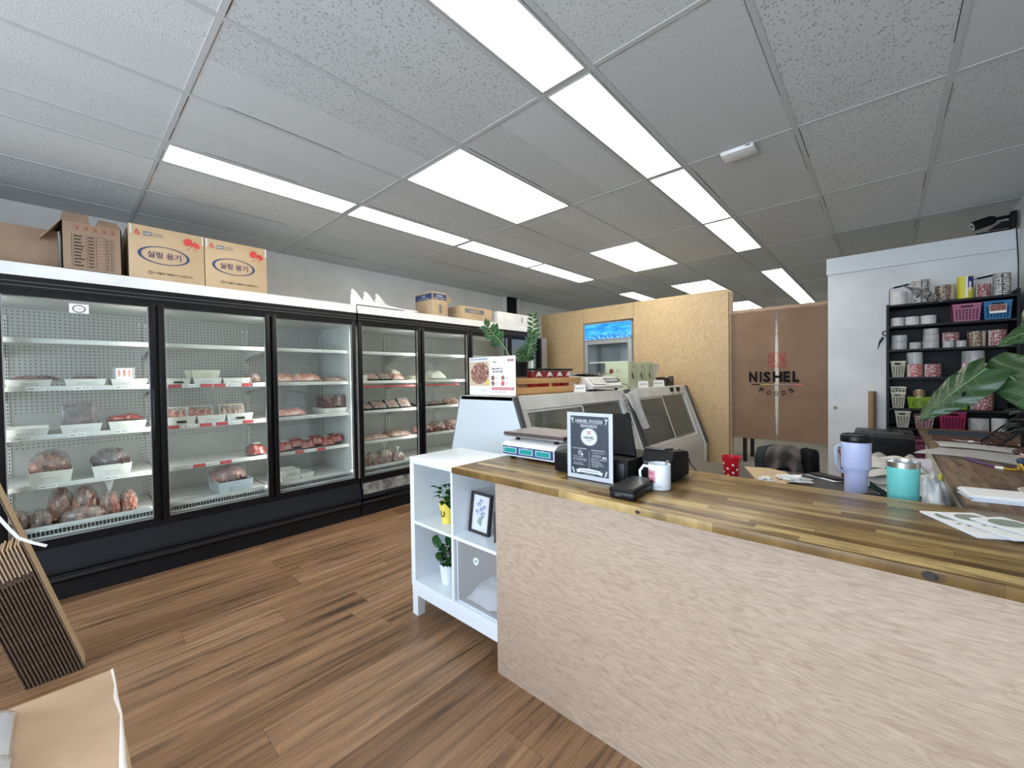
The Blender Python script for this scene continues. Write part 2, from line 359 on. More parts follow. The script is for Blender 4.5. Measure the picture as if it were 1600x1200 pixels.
    def build(s, name, parent=None, origin=(0, 0, 0), label=None):
        me = bpy.data.meshes.new(name); O = Vector(origin)
        me.from_pydata([v - O for v in s.v], [], s.f)
        for m in s.mats: me.materials.append(m)
        me.polygons.foreach_set('material_index', s.fm); me.polygons.foreach_set('use_smooth', [True] * len(s.f))
        me.set_sharp_from_angle(angle=s.smooth); me.update()
        o = bpy.data.objects.new(name, me); C.objects.link(o)
        if parent is not None: o.parent = parent
        else: o.location = O
        if label: o['label'] = label
        return o
class Thing:
    """an Empty at the base of a thing; its parts are given in world coordinates"""
    def __init__(s, name, label, cat, origin, group=None, kind=None):
        s.O = Vector(origin); s.e = bpy.data.objects.new(name, None); C.objects.link(s.e); s.e.location = s.O; s.e.empty_display_size = 0.05
        if label: s.e['label'] = label
        if cat: s.e['category'] = cat
        if group: s.e['group'] = group
        if kind: s.e['kind'] = kind
    def part(s, name, mb, parent=None, label=None): return mb.build(name, parent or s.e, s.O, label)
def solo(name, label, cat, mb, origin, group=None, kind=None):
    o = mb.build(name, None, origin)
    if label: o['label'] = label
    if cat: o['category'] = cat
    if group: o['group'] = group
    if kind: o['kind'] = kind
    return o
def struct(name, mb, label=None, parent=None, origin=(0, 0, 0)):
    o = mb.build(name, parent, origin)
    if parent is None: o['kind'] = 'structure'
    if label: o['label'] = label
    return o
def copy_tree(o, loc=None, rotz=None, label=None, parent=None):
    c = o.copy(); C.objects.link(c); c.parent = parent
    if loc is not None: c.location = loc
    if rotz is not None: c.rotation_euler = (0, 0, rotz)
    if label: c['label'] = label
    for ch in list(o.children): copy_tree(ch, parent=c)
    return c

# ------------------------------------------------------------------ the room
CZ = 2.816; XL, XR, YB, YF = -4.99, 0.84, 11.0, -2.55
XS = {'a': -4.634, 'b': -4.034, 'c': -3.432, 'd': -3.126, 'e': -2.532, 'f': -1.911, 'g': -1.284, 'h': -0.992, 'i': -0.379, 'j': 0.238}
Y0, DY = 0.452, 1.2192
b = MB(); b.box(XL - .1, XR + .1, YF - .1, YB + .1, -0.1, 0, M_floor); struct('floor', b)
b = MB(); b.box(XL - .1, XR + .1, YF - .1, YB + .1, CZ, CZ + .08, M_tile); ceiling = struct('ceiling', b)
b = MB()
for x in XS.values(): b.box(x - .0125, x + .0125, YF, YB, CZ - .004, CZ + .002, M_grid)
for k in range(-3, 9):
    y = Y0 + DY * k
    if YF < y < YB: b.box(XL, XR, y - .012, y + .012, CZ - .0032, CZ + .002, M_grid)
M_gap = mat('tile_gap', (0.035, 0.035, 0.035), 0.9)
rg = random.Random(3)
for x in XS.values():
    for k in range(-2, 8):
        y = Y0 + DY * k
        for sx in (-1, 1):          # dark reveals where tiles sit unevenly beside the bars
            if rg.random() < .5: b.box(x + sx * .0125, x + sx * (.0125 + .003), y + rg.uniform(.02, .2), y + rg.uniform(.3, 1.0), CZ - .0015, CZ + .001, M_gap)
            if rg.random() < .5: b.box(x + sx * .03, x + sx * rg.uniform(.1, .45), y + .012, y + .0155, CZ - .0015, CZ + .001, M_gap)
struct('ceiling_grid', b, parent=ceiling)
b = MB(); b.box(XL - .12, XL, YF, YB, 0, CZ, M_wall)
wl = struct('wall_left', b)
b = MB()
for r_ in range(13):
    z = .2 + r_ * .203
    b.box(XL, XL + .0012, YF, YB, z, z + .006, M_wall)
struct('block_joints', b, parent=wl)
b = MB(); b.box(XR, XR + .12, YF, YB, 0, CZ, M_wallr); struct('wall_right', b)
b = MB(); b.box(XL, XR, YB, YB + .1, 0, CZ, M_wall); struct('wall_back', b)
# shop front behind the camera: piers, a low sill wall and two glazed openings
b = MB(); b.box(XL, XR, YF - .12, YF, 0, .42, M_wall); b.box(XL, XR, YF - .12, YF, 2.66, CZ, M_wall)
for x0, x1 in ((XL, -3.05), (-1.85, -1.7), (.6, XR)): b.box(x0, x1, YF - .12, YF, .42, 2.66, M_wall)
struct('wall_front', b)
b = MB(); b.box(XL, -3.86, -1.22, -1.10, 0, CZ, M_wall); struct('wall_daylight_blocker', b)  # unseen wall added to keep window daylight off the left corner
b = MB(); b.box(XL, XR, 5.75, YB, 0, .003, noisy('concrete_floor', (.17, .165, .145), (.25, .24, .21), 4, .7)); struct('floor_back', b)
for n, (x0, x1) in enumerate(((-3.05, -1.85), (-1.7, .6))):
    b = MB(); xm = (x0 + x1) / 2
    for p in ((x0, x0 + .05), (xm - .025, xm + .025), (x1 - .05, x1)): b.box(p[0], p[1], YF - .09, YF - .03, .42, 2.66, M_alu)
    b.box(x0, x1, YF - .09, YF - .03, .42, .47, M_alu); b.box(x0, x1, YF - .09, YF - .03, 2.61, 2.66, M_alu)
    wo = struct('window_%d' % (n + 1), b)
    b = MB(); b.box(x0 + .05, x1 - .05, YF - .064, YF - .058, .47, 2.61, M_clear); struct('window_glass', b, parent=wo)
# plywood partition with the opening for the drinks cooler
PY = 5.57
b = MB()
b.box(-4.34, -3.513, PY, PY + .018, 0, 2.445, M_ply)
b.box(-2.668, -1.42, PY, PY + .018, 0, 2.452, M_ply)
b.box(-3.509, -2.672, PY, PY + .018, 2.225, 2.449, M_ply)
b.box(-1.424, -1.42, PY - .001, PY + .02, 0, 2.452, M_plyedge)
wp = struct('wall_middle', b, 'birch plywood partition')
b = MB(); b.box(-4.34, -3.52, PY + .018, PY + .11, 0, 2.43, M_whitem); b.box(-2.66, -1.42, PY + .018, PY + .13, 0, 2.43, M_whitem); b.box(-3.52, -2.66, PY + .018, PY + .11, 2.24, 2.43, M_whitem)
struct('partition_studs', b, parent=wp)
# grey-white storage wall with its header board
SY = 5.45
b = MB(); b.box(-.435, XR, SY, SY + .12, 0, 2.42, M_wallr); ws = struct('wall_storage', b)
b = MB(); b.box(-.445, XR, SY - .025, SY + .13, 2.42, 2.585, M_beam); struct('header_board', b, parent=ws)
b = MB(); b.box(XL + .0, XL + .012, YF, -1.1, 0, .09, M_wall); struct('baseboard_left', b)
b = MB(); b.box(XR - .012, XR, YF, 5.45, 0, .09, M_wallr); struct('baseboard_right', b)

# ------------------------------------------------------------------ ceiling lights
def light_panel(xa, xb, k, label, group):
    y0, y1 = Y0 + DY * k + .016, Y0 + DY * (k + 1) - .016; x0, x1 = xa + .018, xb - .018
    T = Thing('ceiling_light', label, 'ceiling light', ((x0 + x1) / 2, (y0 + y1) / 2, CZ), group)
    b = MB(); w_ = .010
    b.box(x0, x0 + w_, y0, y1, CZ - .006, CZ, M_grid); b.box(x1 - w_, x1, y0, y1, CZ - .006, CZ, M_grid)
    b.box(x0 + w_, x1 - w_, y0, y0 + w_, CZ - .006, CZ, M_grid); b.box(x0 + w_, x1 - w_, y1 - w_, y1, CZ - .006, CZ, M_grid)
    T.part('frame', b)
    b = MB(); b.box(x0 + w_, x1 - w_, y0 + w_, y1 - w_, CZ - .0045, CZ - .001, M_panelglow); T.part('diffuser', b)
for k, l in ((0, 'nearest narrow light panel of the strip over the coolers'), (1, 'second narrow light panel from the camera in the strip over the coolers'),
             (2, 'third narrow light panel from the camera in the strip over the coolers'), (3, 'farthest narrow light panel of the strip over the coolers')):
    light_panel(XS['c'], XS['d'], k, l, 'narrow light strip over the coolers')
for k, l in ((-1, 'narrow light panel directly overhead, start of the strip over the counter'), (0, 'largest narrow light panel at the top edge of the photo'), (1, 'second narrow light panel down the strip over the counter'), (2, 'third narrow light panel of the strip over the counter'),
             (3, 'last narrow light panel before the gap over the counter'), (5, 'first narrow light panel after the gap, toward the brown curtain'),
             (6, 'middle narrow light panel above the brown curtain'), (7, 'farthest narrow light panel above the brown curtain')):
    light_panel(XS['g'], XS['h'], k, l, 'narrow light strip over the counter')
for k, l in ((1, 'large wide light panel nearest the camera, between the two strips'), (3, 'wide light panel halfway to the plywood partition'),
             (5, 'wide light panel cut by the top of the plywood partition'), (7, 'wide light panel just right of the plywood partition end')):
    light_panel(XS['e'], XS['f'], k, l, 'wide light panels')
light_panel(XS['c'], XS['d'], 5, 'small far light panel above the drinks cooler', 'narrow light strip over the coolers')
T = Thing('ceiling_sensor', 'small white box-shaped device fixed to the ceiling', 'sensor', (-.68, 2.9, CZ))
b = MB(); b.box(-.775, -.585, 2.855, 2.985, CZ - .035, CZ - .004, M_whitem, bev=.018); T.part('housing', b)
b = MB(); b.cyl((-.61, 2.852), 0, 0, .004, M_black, 8); b.box(-.63, -.60, 2.852, 2.856, CZ - .022, CZ - .017, M_black); T.part('vent', b, label='small dark slot')

# ------------------------------------------------------------------ reach-in coolers along the left wall
FXP = -3.95                     # plane of the door fronts
LIPS = (1.70, 1.385, 1.065, 0.74, 0.47)
def rack_fence(b, y0, y1):
    b.box(-4.045, -4.035, y0, y1, .455, .475, M_shelf); b.box(-4.045, -4.035, y0, y1, .40, .412, M_shelf)
    y = y0 + .01
    while y < y1: b.tube([(-4.04, y, .405), (-4.04, y, .46)], .0018, M_shelf, 4); y += .019
def cooler(label, doors, yend_trim, group):
    ya, yb = doors[0][0], doors[-1][1]
    T = Thing('glass_door_cooler', label, 'cooler', ((FXP - 4.86) / 2, (ya + yb) / 2, 0), group)
    b = MB()        # insulated shell: bottom, top, back, ends
    b.box(-4.86, -4.02, ya, yb, 0.04, .34, M_blackm); b.box(-4.86, -4.0, ya, yb, 1.985, 2.07, M_blackm)
    b.box(-4.86, -4.80, ya, yb, .34, 1.985, M_blackm)
    b.box(-4.80, -4.0, ya, ya + .03, .34, 1.985, M_shelf); b.box(-4.80, -4.0, yb - .03, yb, .34, 1.985, M_shelf)
    T.part('cabinet', b)
    b = MB(); b.box(-4.80, -4.72, ya + .03, yb - .03, .40, 1.97, M_perf)
    b.box(-4.72, -4.05, ya + .03, yb - .03, .34, .40, M_shelf); b.box(-4.80, -4.05, ya + .03, yb - .03, 1.955, 1.985, M_shelf)
    b.quad((-4.72, ya + .03, 1.955), (-4.72, yb - .03, 1.955), (-4.60, yb - .03, 1.97), (-4.60, ya + .03, 1.97), M_shelf)
    T.part('liner', b, label='perforated pale steel liner')
    b = MB()        # sloping bumpers and toe board
    b.prism([(-3.99, .345), (-3.947, .345), (-3.915, .225), (-3.905, .205), (-3.905, .185), (-3.935, .165), (-3.99, .165)], 'Y', ya, yb, M_navy)
    b.prism([(-3.99, .16), (-3.925, .155), (-3.915, .135), (-3.93, .115), (-3.99, .11)], 'Y', ya, yb, M_black)
    b.box(-3.99, -3.945, ya, yb, 0, .112, M_blackm)
    b.box(-3.935, -3.93, ya + .3, yb, .160, .164, M_darkg)
    T.part('kick_panel', b)
    b = MB()        # black frame: header, sill, posts
    b.box(-4.03, FXP + .004, ya, yb, 1.985, 2.07, M_black); b.box(-4.03, FXP - .001, ya, yb, 1.955, 1.985, M_black)
    for _, ym in doors[:-1]: b.box(-4.03, -3.982, ym - .03, ym + .03, .38, 1.985, M_black)
    for z in (2.005, 2.03): b.box(FXP + .004, FXP + .008, ya, yb, z, z + .006, M_darkg)
    T.part('header_frame', b)
    b = MB(); b.box(-4.03, FXP - .001, ya, yb, .345, .38, M_black); T.part('sill_frame', b)
    b = MB()
    b.box(-4.86, FXP + .006, ya, yend_trim, 2.07, 2.088, M_whitem); b.box(-4.86, FXP - .002, ya, yend_trim, 2.088, 2.15, M_whitem)
    b.box(-4.86, FXP - .002, ya, yend_trim, 2.07, 2.09, M_whitem)
    T.part('top_deck', b, label='white painted top with a joint line')
    for i, (y0, y1) in enumerate(doors):
        d = MB(); t = .045
        b0 = FXP - .028
        d.box(b0, FXP, y0 + .008, y0 + t, .38, 1.985, M_black, bev=.004); d.box(b0, FXP, y1 - t, y1 - .008, .38, 1.985, M_black, bev=.004)
        d.box(b0, FXP, y0 + t, y1 - t, 1.95, 1.985, M_black); d.box(b0, FXP, y0 + t, y1 - t, .38, .402, M_black)
        do = T.part('door', d)
        g = MB(); g.box(FXP - .018, FXP - .012, y0 + t, y1 - t, .402, 1.95, M_glass); T.part('glass', g, do)
        g = MB()        # bright inner gasket line
        for yy in (y0 + t, y1 - t - .004): g.box(FXP - .03, FXP - .006, yy, yy + .004, .402, 1.95, M_alu)
        g.box(FXP - .03, FXP - .006, y0 + t, y1 - t, .402, .407, M_alu); T.part('glass_trim', g, do)
        h = MB(); h.tube([(FXP + .002, y1 - .03, .95), (FXP + .02, y1 - .03, .99), (FXP + .028, y1 - .03, 1.15), (FXP + .02, y1 - .03, 1.31), (FXP + .002, y1 - .03, 1.35)], .008, M_black, 8)
        T.part('handle', h, do)
    for y0, y1 in doors:
        p = MB()        # slotted upright standards at the section line
        for dy in ((-.028, .012) if y1 < yb - .1 else (-.05,)):
            p.box(-4.72, -4.70, y1 + dy - .0, y1 + dy + .016, .42, 1.9, M_shelf)
            z = .45
            while z < 1.88: p.box(-4.6995, -4.6985, y1 + dy + .005, y1 + dy + .011, z, z + .012, M_black); z += .026
        T.part('shelf_upright', p)
        for zi, z in enumerate(LIPS[:4]):
            s = MB(); s.box(-4.68, -4.10, y0 + .006, y1 - .006, z - .018, z - .012, M_shelf)
            s.box(-4.105, -4.094, y0 + .006, y1 - .006, z - .034, z - .002, M_shelf, bev=.002)
            for yy in (y0 + .012, y1 - .02): s.prism([(-4.70, z - .018), (-4.14, z - .018), (-4.14, z - .03), (-4.6, z - .09), (-4.70, z - .12)], 'Y', yy, yy + .004, M_shelf)
            T.part('shelf', s)
        s = MB(); s.box(-4.70, -4.045, y0 + .006, y1 - .006, .44, .447, M_shelf); s.box(-4.05, -4.04, y0 + .006, y1 - .006, .447, .475, M_shelf); rack_fence(s, y0 + .01, y1 - .01)
        T.part('bottom_rack', s)
    for y0, y1 in doors:        # fill lights added behind the door posts to brighten the interior
        l = bpy.data.lights.new('cooler_fill', 'AREA'); l.shape = 'RECTANGLE'; l.size = .03; l.size_y = 1.45; l.energy = COOLER_FILL; l.color = (1.0, .98, .92)
        lo = bpy.data.objects.new('cooler_fill', l); C.objects.link(lo); lo.parent = T.e; lo.location = Vector((-4.035, y1 - .02, 1.18)) - T.O; lo.rotation_euler = (R(90), 0, R(90 + 25))
    return T
COOLER_FILL = 2.2
D = [(-1.03, -.268), (-.268, .495), (.495, 1.253), (1.253, 2.035), (2.05, 2.818), (2.818, 3.573), (3.573, 4.33), (4.33, 4.96)]
TA = cooler('black framed reach-in cooler with white bins, left unit in the row', D[:4], 2.035, 'coolers along the left wall')
TB = cooler('black framed reach-in cooler farther back, behind the deli case', D[4:], 4.96, 'coolers along the left wall')
b = MB(); b.box(FXP - .07, FXP + .001, 5.0, 5.05, 0, 1.99, M_black); b.box(FXP - .09, FXP + .006, 5.06, 5.19, 0, 2.0, M_alu); b.box(-4.8, FXP - .07, 5.0, 5.19, 0, 1.99, M_blackm)
solo('equipment_cabinet', 'grey and black upright cabinet end between the coolers and plywood', 'cabinet', b, (-4.3, 5.1, 0))
# worn metal patch on the kick panel below door four
bb = MB(); M_ = frame((-3.9295, 2.06, .28), (0, 1, 0), (-.262, 0, .965)); bb.rect(M_, 0, .72, -.055, .055, noisy('worn_metal', (.10, .10, .095), (.42, .42, .40), 9, .4, .4), lift=.004)
TB.part('scuffed_plate', bb, label='worn bare metal plate')

# door and shelf stickers
b = MB(); M_ = FX((FXP - .0115, 0, 0)); b.rect(M_, .06, .15, 1.865, 1.925, M_tag); b.disc(M_, .105, 1.893, .032, .026, M_greyp, lift=.001); b.disc(M_, .105, 1.893, .024, .019, M_tag, lift=.0014); b.text(M_, 'OPEN', .105, 1.893, .009, M_greyp, lift=.002)
TA.part('door_sticker', b, label='round white sticker on the glass')
ORD = ('top', 'second', 'third', 'fourth', 'bottom'); DR = ('first', 'second', 'third', 'fourth', 'fifth')
def cz(z): return z - .012
def tagstrip(T, y, si, w_=.075, red=False, txt='$18.99'):
    z = LIPS[si]; x = -4.0935 if si < 4 else -4.0395; zz = z - .018 if si < 4 else z - .014
    b = MB(); M_ = FX((x, y, zz)); b.rect(M_, 0, w_, -.013, .013, M_redtag if red else M_tag, lift=.001)
    if red: b.rect(M_, w_ * .08, w_ * .92, -.004, .004, M_pinkp, lift=.0016)
    else: b.text(M_, txt, w_ * .7, 0, .009, M_ink, lift=.0018); b.rect(M_, w_ * .08, w_ * .4, -.003, .002, M_greyp, lift=.0016)
    T.part('price_tag', b)
for si, ys in ((1, ((-.14, 0), (.07, 0), (.27, 0))), (2, ((-.2, 0), (.04, 0), (.26, 0))), (3, ((-.1, 0), (.2, 0))), (4, ((-.1, 0), (.38, 0)))):
    for (y, r_), p in zip(ys, ('$13.99', '$16.99', '$18.99')): tagstrip(TA, y, si, .085, False, p)
for si, ys in ((1, ((.57, 1), (.66, 0), (.77, 1), (.86, 1), (.95, 0), (1.06, 1), (1.13, 0))), (2, ((.55, 1), (.65, 0), (.76, 1), (.87, 1), (.96, 0), (1.06, 1))), (3, ((.71, 1), (.8, 0), (.89, 1))), (4, ((.66, 0), (.95, 0), (1.06, 0)))):
    for y, r_ in ys: tagstrip(TA, y, si, .082, bool(r_), '$12.99')
for si, ys in ((1, ((1.52, 0), (1.9, 0))), (2, ((1.6, 0), (1.68, 0))), (3, ((1.48, 1), (1.57, 0), (1.68, 1)))):
    for y, r_ in ys: tagstrip(TA, y, si, .08, bool(r_), '$22.99')
for si, ys in ((1, (2.43, 3.08)), (2, (2.42,)), (3, (2.3, 3.1, 3.3))):
    for y in ys: tagstrip(TB, y, si, .09)
tb = MB(); tb.box(-4.094, -4.092, 2.18, 3.5, LIPS[1] - .075, LIPS[1] - .058, M_redtag); TB.part('red_strip', tb, label='long red shelf strip')

def bin_(y0, y1, si, h, label, x1=-4.115, dep=.30, z=None, m=None, lab=False, grp='white bins in the coolers'):
    m = m or M_bin; z = cz(LIPS[si]) if z is None else z; t = .004; k = .012
    T = Thing('plastic_bin', label, 'bin', ((x1 - dep / 2), (y0 + y1) / 2, z), grp)
    b = MB(); x0 = x1 - dep
    b.box(x0 + k, x1 - k, y0 + k, y1 - k, z, z + t, m)
    for (a, c_, d, e) in (((x1 - k, y0 + k), (x1 - k, y1 - k), (x1, y1), (x1, y0)), ((x0 + k, y0 + k), (x0 + k, y1 - k), (x0, y1), (x0, y0)),
                          ((x0 + k, y0 + k), (x1 - k, y0 + k), (x1, y0), (x0, y0)), ((x0 + k, y1 - k), (x1 - k, y1 - k), (x1, y1), (x0, y1))):
        cx, cy = (x0 + x1) / 2, (y0 + y1) / 2
        ins = lambda p: (p[0] + (t if p[0] < cx else -t), p[1] + (t if p[1] < cy else -t))
        o4 = [(*a, z), (*c_, z), (*d, z + h), (*e, z + h)]; i4 = [(*ins(a), z), (*ins(c_), z), (*ins(d), z + h), (*ins(e), z + h)]
        b.add(o4 + i4, [[0, 1, 2, 3], [7, 6, 5, 4], [3, 2, 6, 7], [0, 4, 5, 1]], m)
    T.part('body', b)
    b = MB(); yc = (y0 + y1) / 2; hw = (y1 - y0) * .2
    b.tube([(x1 - .004, yc - hw, z + h * .25), (x1 + .004, yc - hw * .9, z + h * .6), (x1 + .004, yc + hw * .9, z + h * .6), (x1 - .004, yc + hw, z + h * .25)], .003, m, 6); T.part('handle', b)
    if lab: b = MB(); b.box(x1 - .002, x1 + .003, yc - .03, yc + .03, z + h * .3, z + h * .62, M_black); T.part('label_holder', b, label='black label')
    return T
def lump(y0, y1, z0, z1, m, label, x=-4.24, dx=.11, seed=1, cat='meat pack', name='meat_bag', grp='packed meat in the coolers', lumpy=.32):
    T = Thing(name, label, cat, (x, (y0 + y1) / 2, z0), grp)
    b = MB(); b.smooth = 1.2; r_ = random.Random(seed * 13 + 5); n = 5
    for k in range(n):
        f = (k + .5) / n; hh = (z1 - z0) * (.62 + .38 * math.sin(math.pi * f)) / 2
        b.ball((x + r_.uniform(-.02, .03), y0 + (y1 - y0) * (.12 + .76 * f), z0 + hh), (dx * .8, (y1 - y0) * .24, hh), m, lump=lumpy, freq=9, seed=seed + k * 3.1, seg=14, rings=9, flat=z0)
    T.part('meat', b)
    b = MB(); b.smooth = 1.2; b.ball((x, (y0 + y1) / 2, (z0 + z1) / 2 + .004), (dx * 1.05, (y1 - y0) * .54, (z1 - z0) * .54), M_film, lump=.10, freq=12, seed=seed + .5, seg=18, rings=10, flat=z0 - .0)
    T.part('plastic_film', b)
    return T
def tied(y0, y1, z0, z1, m, label, x=-4.2, seed=1, grp='tied bags of bones'):
    zt = z0 + (z1 - z0) * .66
    T = lump(y0, y1, z0, zt, m, label, x, .07, seed, 'meat bag', 'tied_meat_bag', grp)
    b = MB(); b.smooth = 1.2; yc = (y0 + y1) / 2
    b.lathe([(.022, zt - .02), (.008, zt + .006), (.009, zt + .014), (.026, z1)], M_filmw, (x, yc, 0), 12, cap=False, sx=.6); T.part('gathered_neck', b)
    return T
def tray(y0, y1, si, lean, m, label, rim=M_blackm, x=-4.13, h=.07, grp='trays of sliced meat'):
    """a shallow meat tray: lean 0 lies flat, larger stands up against what is behind"""
    z = cz(LIPS[si]); dep = .15
    T = Thing('meat_tray', label, 'meat tray', (x, (y0 + y1) / 2, z), grp)
    Mt = Matrix.Translation((x, 0, z)) @ Matrix.Rotation(-R(lean), 4, 'Y') @ Matrix.Scale(-1, 4, (1, 0, 0))
    Mt = Matrix.Translation((x, 0, z)) @ Matrix.Rotation(R(lean), 4, 'Y')
    b = MB(); b.box(-dep, 0, y0, y1, 0, .012, rim, Mt, bev=.004)
    for q in ((-dep, -dep + .008, y0, y1), (-.008, 0, y0, y1), (-dep, 0, y0, y0 + .008), (-dep, 0, y1 - .008, y1)): b.box(*q, .01, .026, rim, Mt)
    T.part('tray', b)
    b = MB(); b.smooth = 1.2
    n = max(2, int((y1 - y0) / .045))
    for k in range(n):
        yc = y0 + .012 + (y1 - y0 - .024) * (k + .5) / n
        b.ball((-dep / 2, yc, .02), (dep * .44, (y1 - y0) / n * .62, .014), m, Mt, seg=12, rings=6, lump=.2, seed=k + y0)
    T.part('meat', b)
    b = MB(); b.box(-dep + .004, -.004, y0 + .004, y1 - .004, .028, .0295, M_film, Mt); T.part('film_lid', b); return T
def pack(y0, y1, z0, z1, m, label, x=-4.24, dep=.2, grp='vacuum packs', seed=0, tagm=None, name='vacuum_pack', tilt=0):
    T = Thing(name, label, 'meat pack', (x, (y0 + y1) / 2, z0), grp)
    b = MB(); b.smooth = 1.0; hh = (z1 - z0) / 2; yc = (y0 + y1) / 2
    def f(u, v):
        e = min(u, 1 - u, v, 1 - v); k = min(1, e * 5) ** .6
        zz = noise.noise(Vector((u * 3 + seed, v * 3, seed * 1.7))) * hh * .5 * k
        return (x - dep / 2 + dep * v, y0 + (y1 - y0) * u, z0 + hh * .45 + k * hh * 1.3 + zz + tilt * (0.5 - v))
    b.grid(f, 12, 10, m, thick=0); b.grid(lambda u, v: (x - dep / 2 + dep * v, y0 + (y1 - y0) * u, z0 + .001 + max(0, tilt * (0.5 - v))), 12, 10, m)
    T.part('meat', b)
    if tagm: b = MB(); b.rect(FZ((x + .03, yc, z0 + hh * 2.0)), -.025, .025, -.03, .03, tagm); T.part('label', b)
    return T
D1, D2, D3, D4, D5 = (' behind the %s cooler door' % k for k in DR)
# first door in view
bin_(-.228, -.025, 1, .055, 'white bin with dark meat, left on second shelf' + D1)
bin_(.028, .233, 1, .057, 'white bin in the middle of the second shelf' + D1)
bin_(.256, .456, 1, .054, 'white bin under a clear box, second shelf' + D1)
pack(-.22, .02, LIPS[1] + .03, LIPS[1] + .072, M_brownm, 'long dark meat pack across the left second-shelf bin' + D1, x=-4.30, dep=.2, seed=2)
pack(.06, .2, LIPS[1] + .03, LIPS[1] + .07, M_brownm, 'dark meat pack in the middle second-shelf bin' + D1, x=-4.28, dep=.2, seed=5)
T = Thing('clamshell_box', 'clear clamshell box with striped label on second shelf' + D1, 'food box', (-4.2, .33, LIPS[1] + .03))
b = MB(); b.box(-4.27, -4.15, .268, .391, LIPS[1] - .007, LIPS[1] + .13, M_film, bev=.012); T.part('clear_box', b)
b = MB(); b.ball((-4.21, .33, LIPS[1] + .035), (.045, .05, .035), M_pinkm, lump=.3); T.part('meat', b)
b = MB(); M_ = FX((-4.149, .33, LIPS[1] + .075)); b.rect(M_, -.045, .045, -.045, .045, M_paper)
for k in (-.028, 0, .028): b.rect(M_, k - .008, k + .008, -.015, .035, M_pinkm, lift=.001)
T.part('label', b)
bin_(-.255, -.045, 2, .055, 'white bin at the left end of the third shelf' + D1)
bin_(.003, .205, 2, .065, 'white bin under the big dark block, third shelf' + D1)
bin_(.237, .442, 2, .066, 'white bin at the right end of the third shelf' + D1)
T = Thing('frozen_meat_block', 'big dark frozen meat block in bag on third shelf' + D1, 'meat pack', (-4.24, .096, LIPS[2] + .05))
b = MB(); b.smooth = 1.0; b.box(-4.34, -4.16, .014, .178, LIPS[2] - .005, LIPS[2] + .19, M_brownm, bev=.025); T.part('meat', b)
b = MB(); b.box(-4.345, -4.155, .008, .184, LIPS[2] + .02, LIPS[2] + .2, M_film, bev=.02); T.part('plastic_film', b)
pack(.235, .43, LIPS[2] + .055, LIPS[2] + .10, M_redm, 'brown-red meat pack on the right third-shelf bin' + D1, x=-4.25, dep=.2, seed=8)
bin_(-.145, .056, 3, .088, 'white bin heaped with bagged pork, fourth shelf' + D1)
bin_(.148, .356, 3, .085, 'white bin with dark meat bag, fourth shelf' + D1)
lump(-.135, .04, LIPS[3] + .04, LIPS[3] + .19, M_pork, 'bag of pale pork pieces heaped on fourth-shelf bin' + D1, x=-4.25, seed=3)
lump(.155, .34, LIPS[3] + .03, LIPS[3] + .165, M_brownm, 'dark meat bag in the right fourth-shelf bin' + D1, x=-4.25, seed=4)
zb = .447
for i, (y0, y1, z0, z1, x, m, l) in enumerate(((-.063, .054, zb + .05, .666, -4.22, M_pork, 'upright pork bone bag, leftmost tall one on bottom rack'),
        (.042, .176, zb + .05, .657, -4.22, M_pork, 'largest pork bone bag, middle of bottom rack'), (.289, .38, zb, .60, -4.17, M_pork, 'small pork bone bag at right end, bottom rack'),
        (.0, .2, zb, .545, -4.11, M_greym, 'flat bag of bones lying in front on bottom rack'), (-.146, -.044, zb, .565, -4.13, M_greym, 'low bag of bones left of tall ones, bottom rack'),
        (-.235, -.14, zb, .57, -4.13, M_greym, 'leftmost bag of bones on bottom rack'))):
    lump(y0, y1, z0 if x > -4.2 else zb, z1, m, l + D1, x=x, dx=.08 if x < -4.2 else .06, seed=20 + i, grp='bags of bones on the bottom rack')
tied(.18, .289, zb, .695, M_pork, 'tied neck bag of bones on bottom rack' + D1, x=-4.17, seed=9)
# second door
bin_(.558, .717, 1, .055, 'white bin with black label, left on second shelf' + D2, lab=True)
bin_(.730, .925, 1, .058, 'white bin under cream tray on second shelf' + D2)
bin_(.932, 1.133, 1, .054, 'white bin at right of the second shelf' + D2)
T = bin_(.72, .915, 1, .06, 'cream lidded tray stacked on the middle second-shelf bin' + D2, z=LIPS[1] + .048, m=M_cream)
lump(1.13, 1.235, cz(LIPS[1]), LIPS[1] + .08, M_greym, 'brown meat bag at far right of second shelf' + D2, x=-4.25, seed=31)
bin_(.556, .744, 2, .07, 'white bin with black label, left on third shelf' + D2, lab=True)
bin_(.750, .948, 2, .070, 'white bin in the middle of the third shelf' + D2)
bin_(.952, 1.148, 2, .070, 'white bin with black label, right on third shelf' + D2, lab=True)
tray(.556, .70, 2, 62, M_marb, 'red meat tray standing in left third-shelf bin' + D2, rim=M_bin, x=-4.20)
tray(.705, .875, 2, 62, M_marb, 'red marbled meat tray standing in middle third-shelf bin' + D2, rim=M_bin, x=-4.20)
for k in range(3): tray(.924, 1.104, 2, 62, M_cream if k else M_greym, ('front', 'middle', 'rear')[k] + ' one of three cream trays standing on third shelf' + D2, rim=M_cream, x=-4.20 - k * .03)
pack(1.12, 1.245, cz(LIPS[3]), LIPS[3] + .10, M_redm, 'dark red packs at right end of the fourth shelf' + D2, x=-4.2, dep=.2, seed=11, tagm=M_paper)
bin_(.87, 1.12, 4, .11, 'bluish white bin hooked on the bottom rack' + D2, x1=-4.06, dep=.38, z=.448, m=mat('blue_white_bin', (.55, .62, .66), .4))
lump(.87, 1.11, .52, .655, M_pinkm, 'bag of sliced pink meat in bluish bin' + D2, x=-4.28, dx=.13, seed=33)
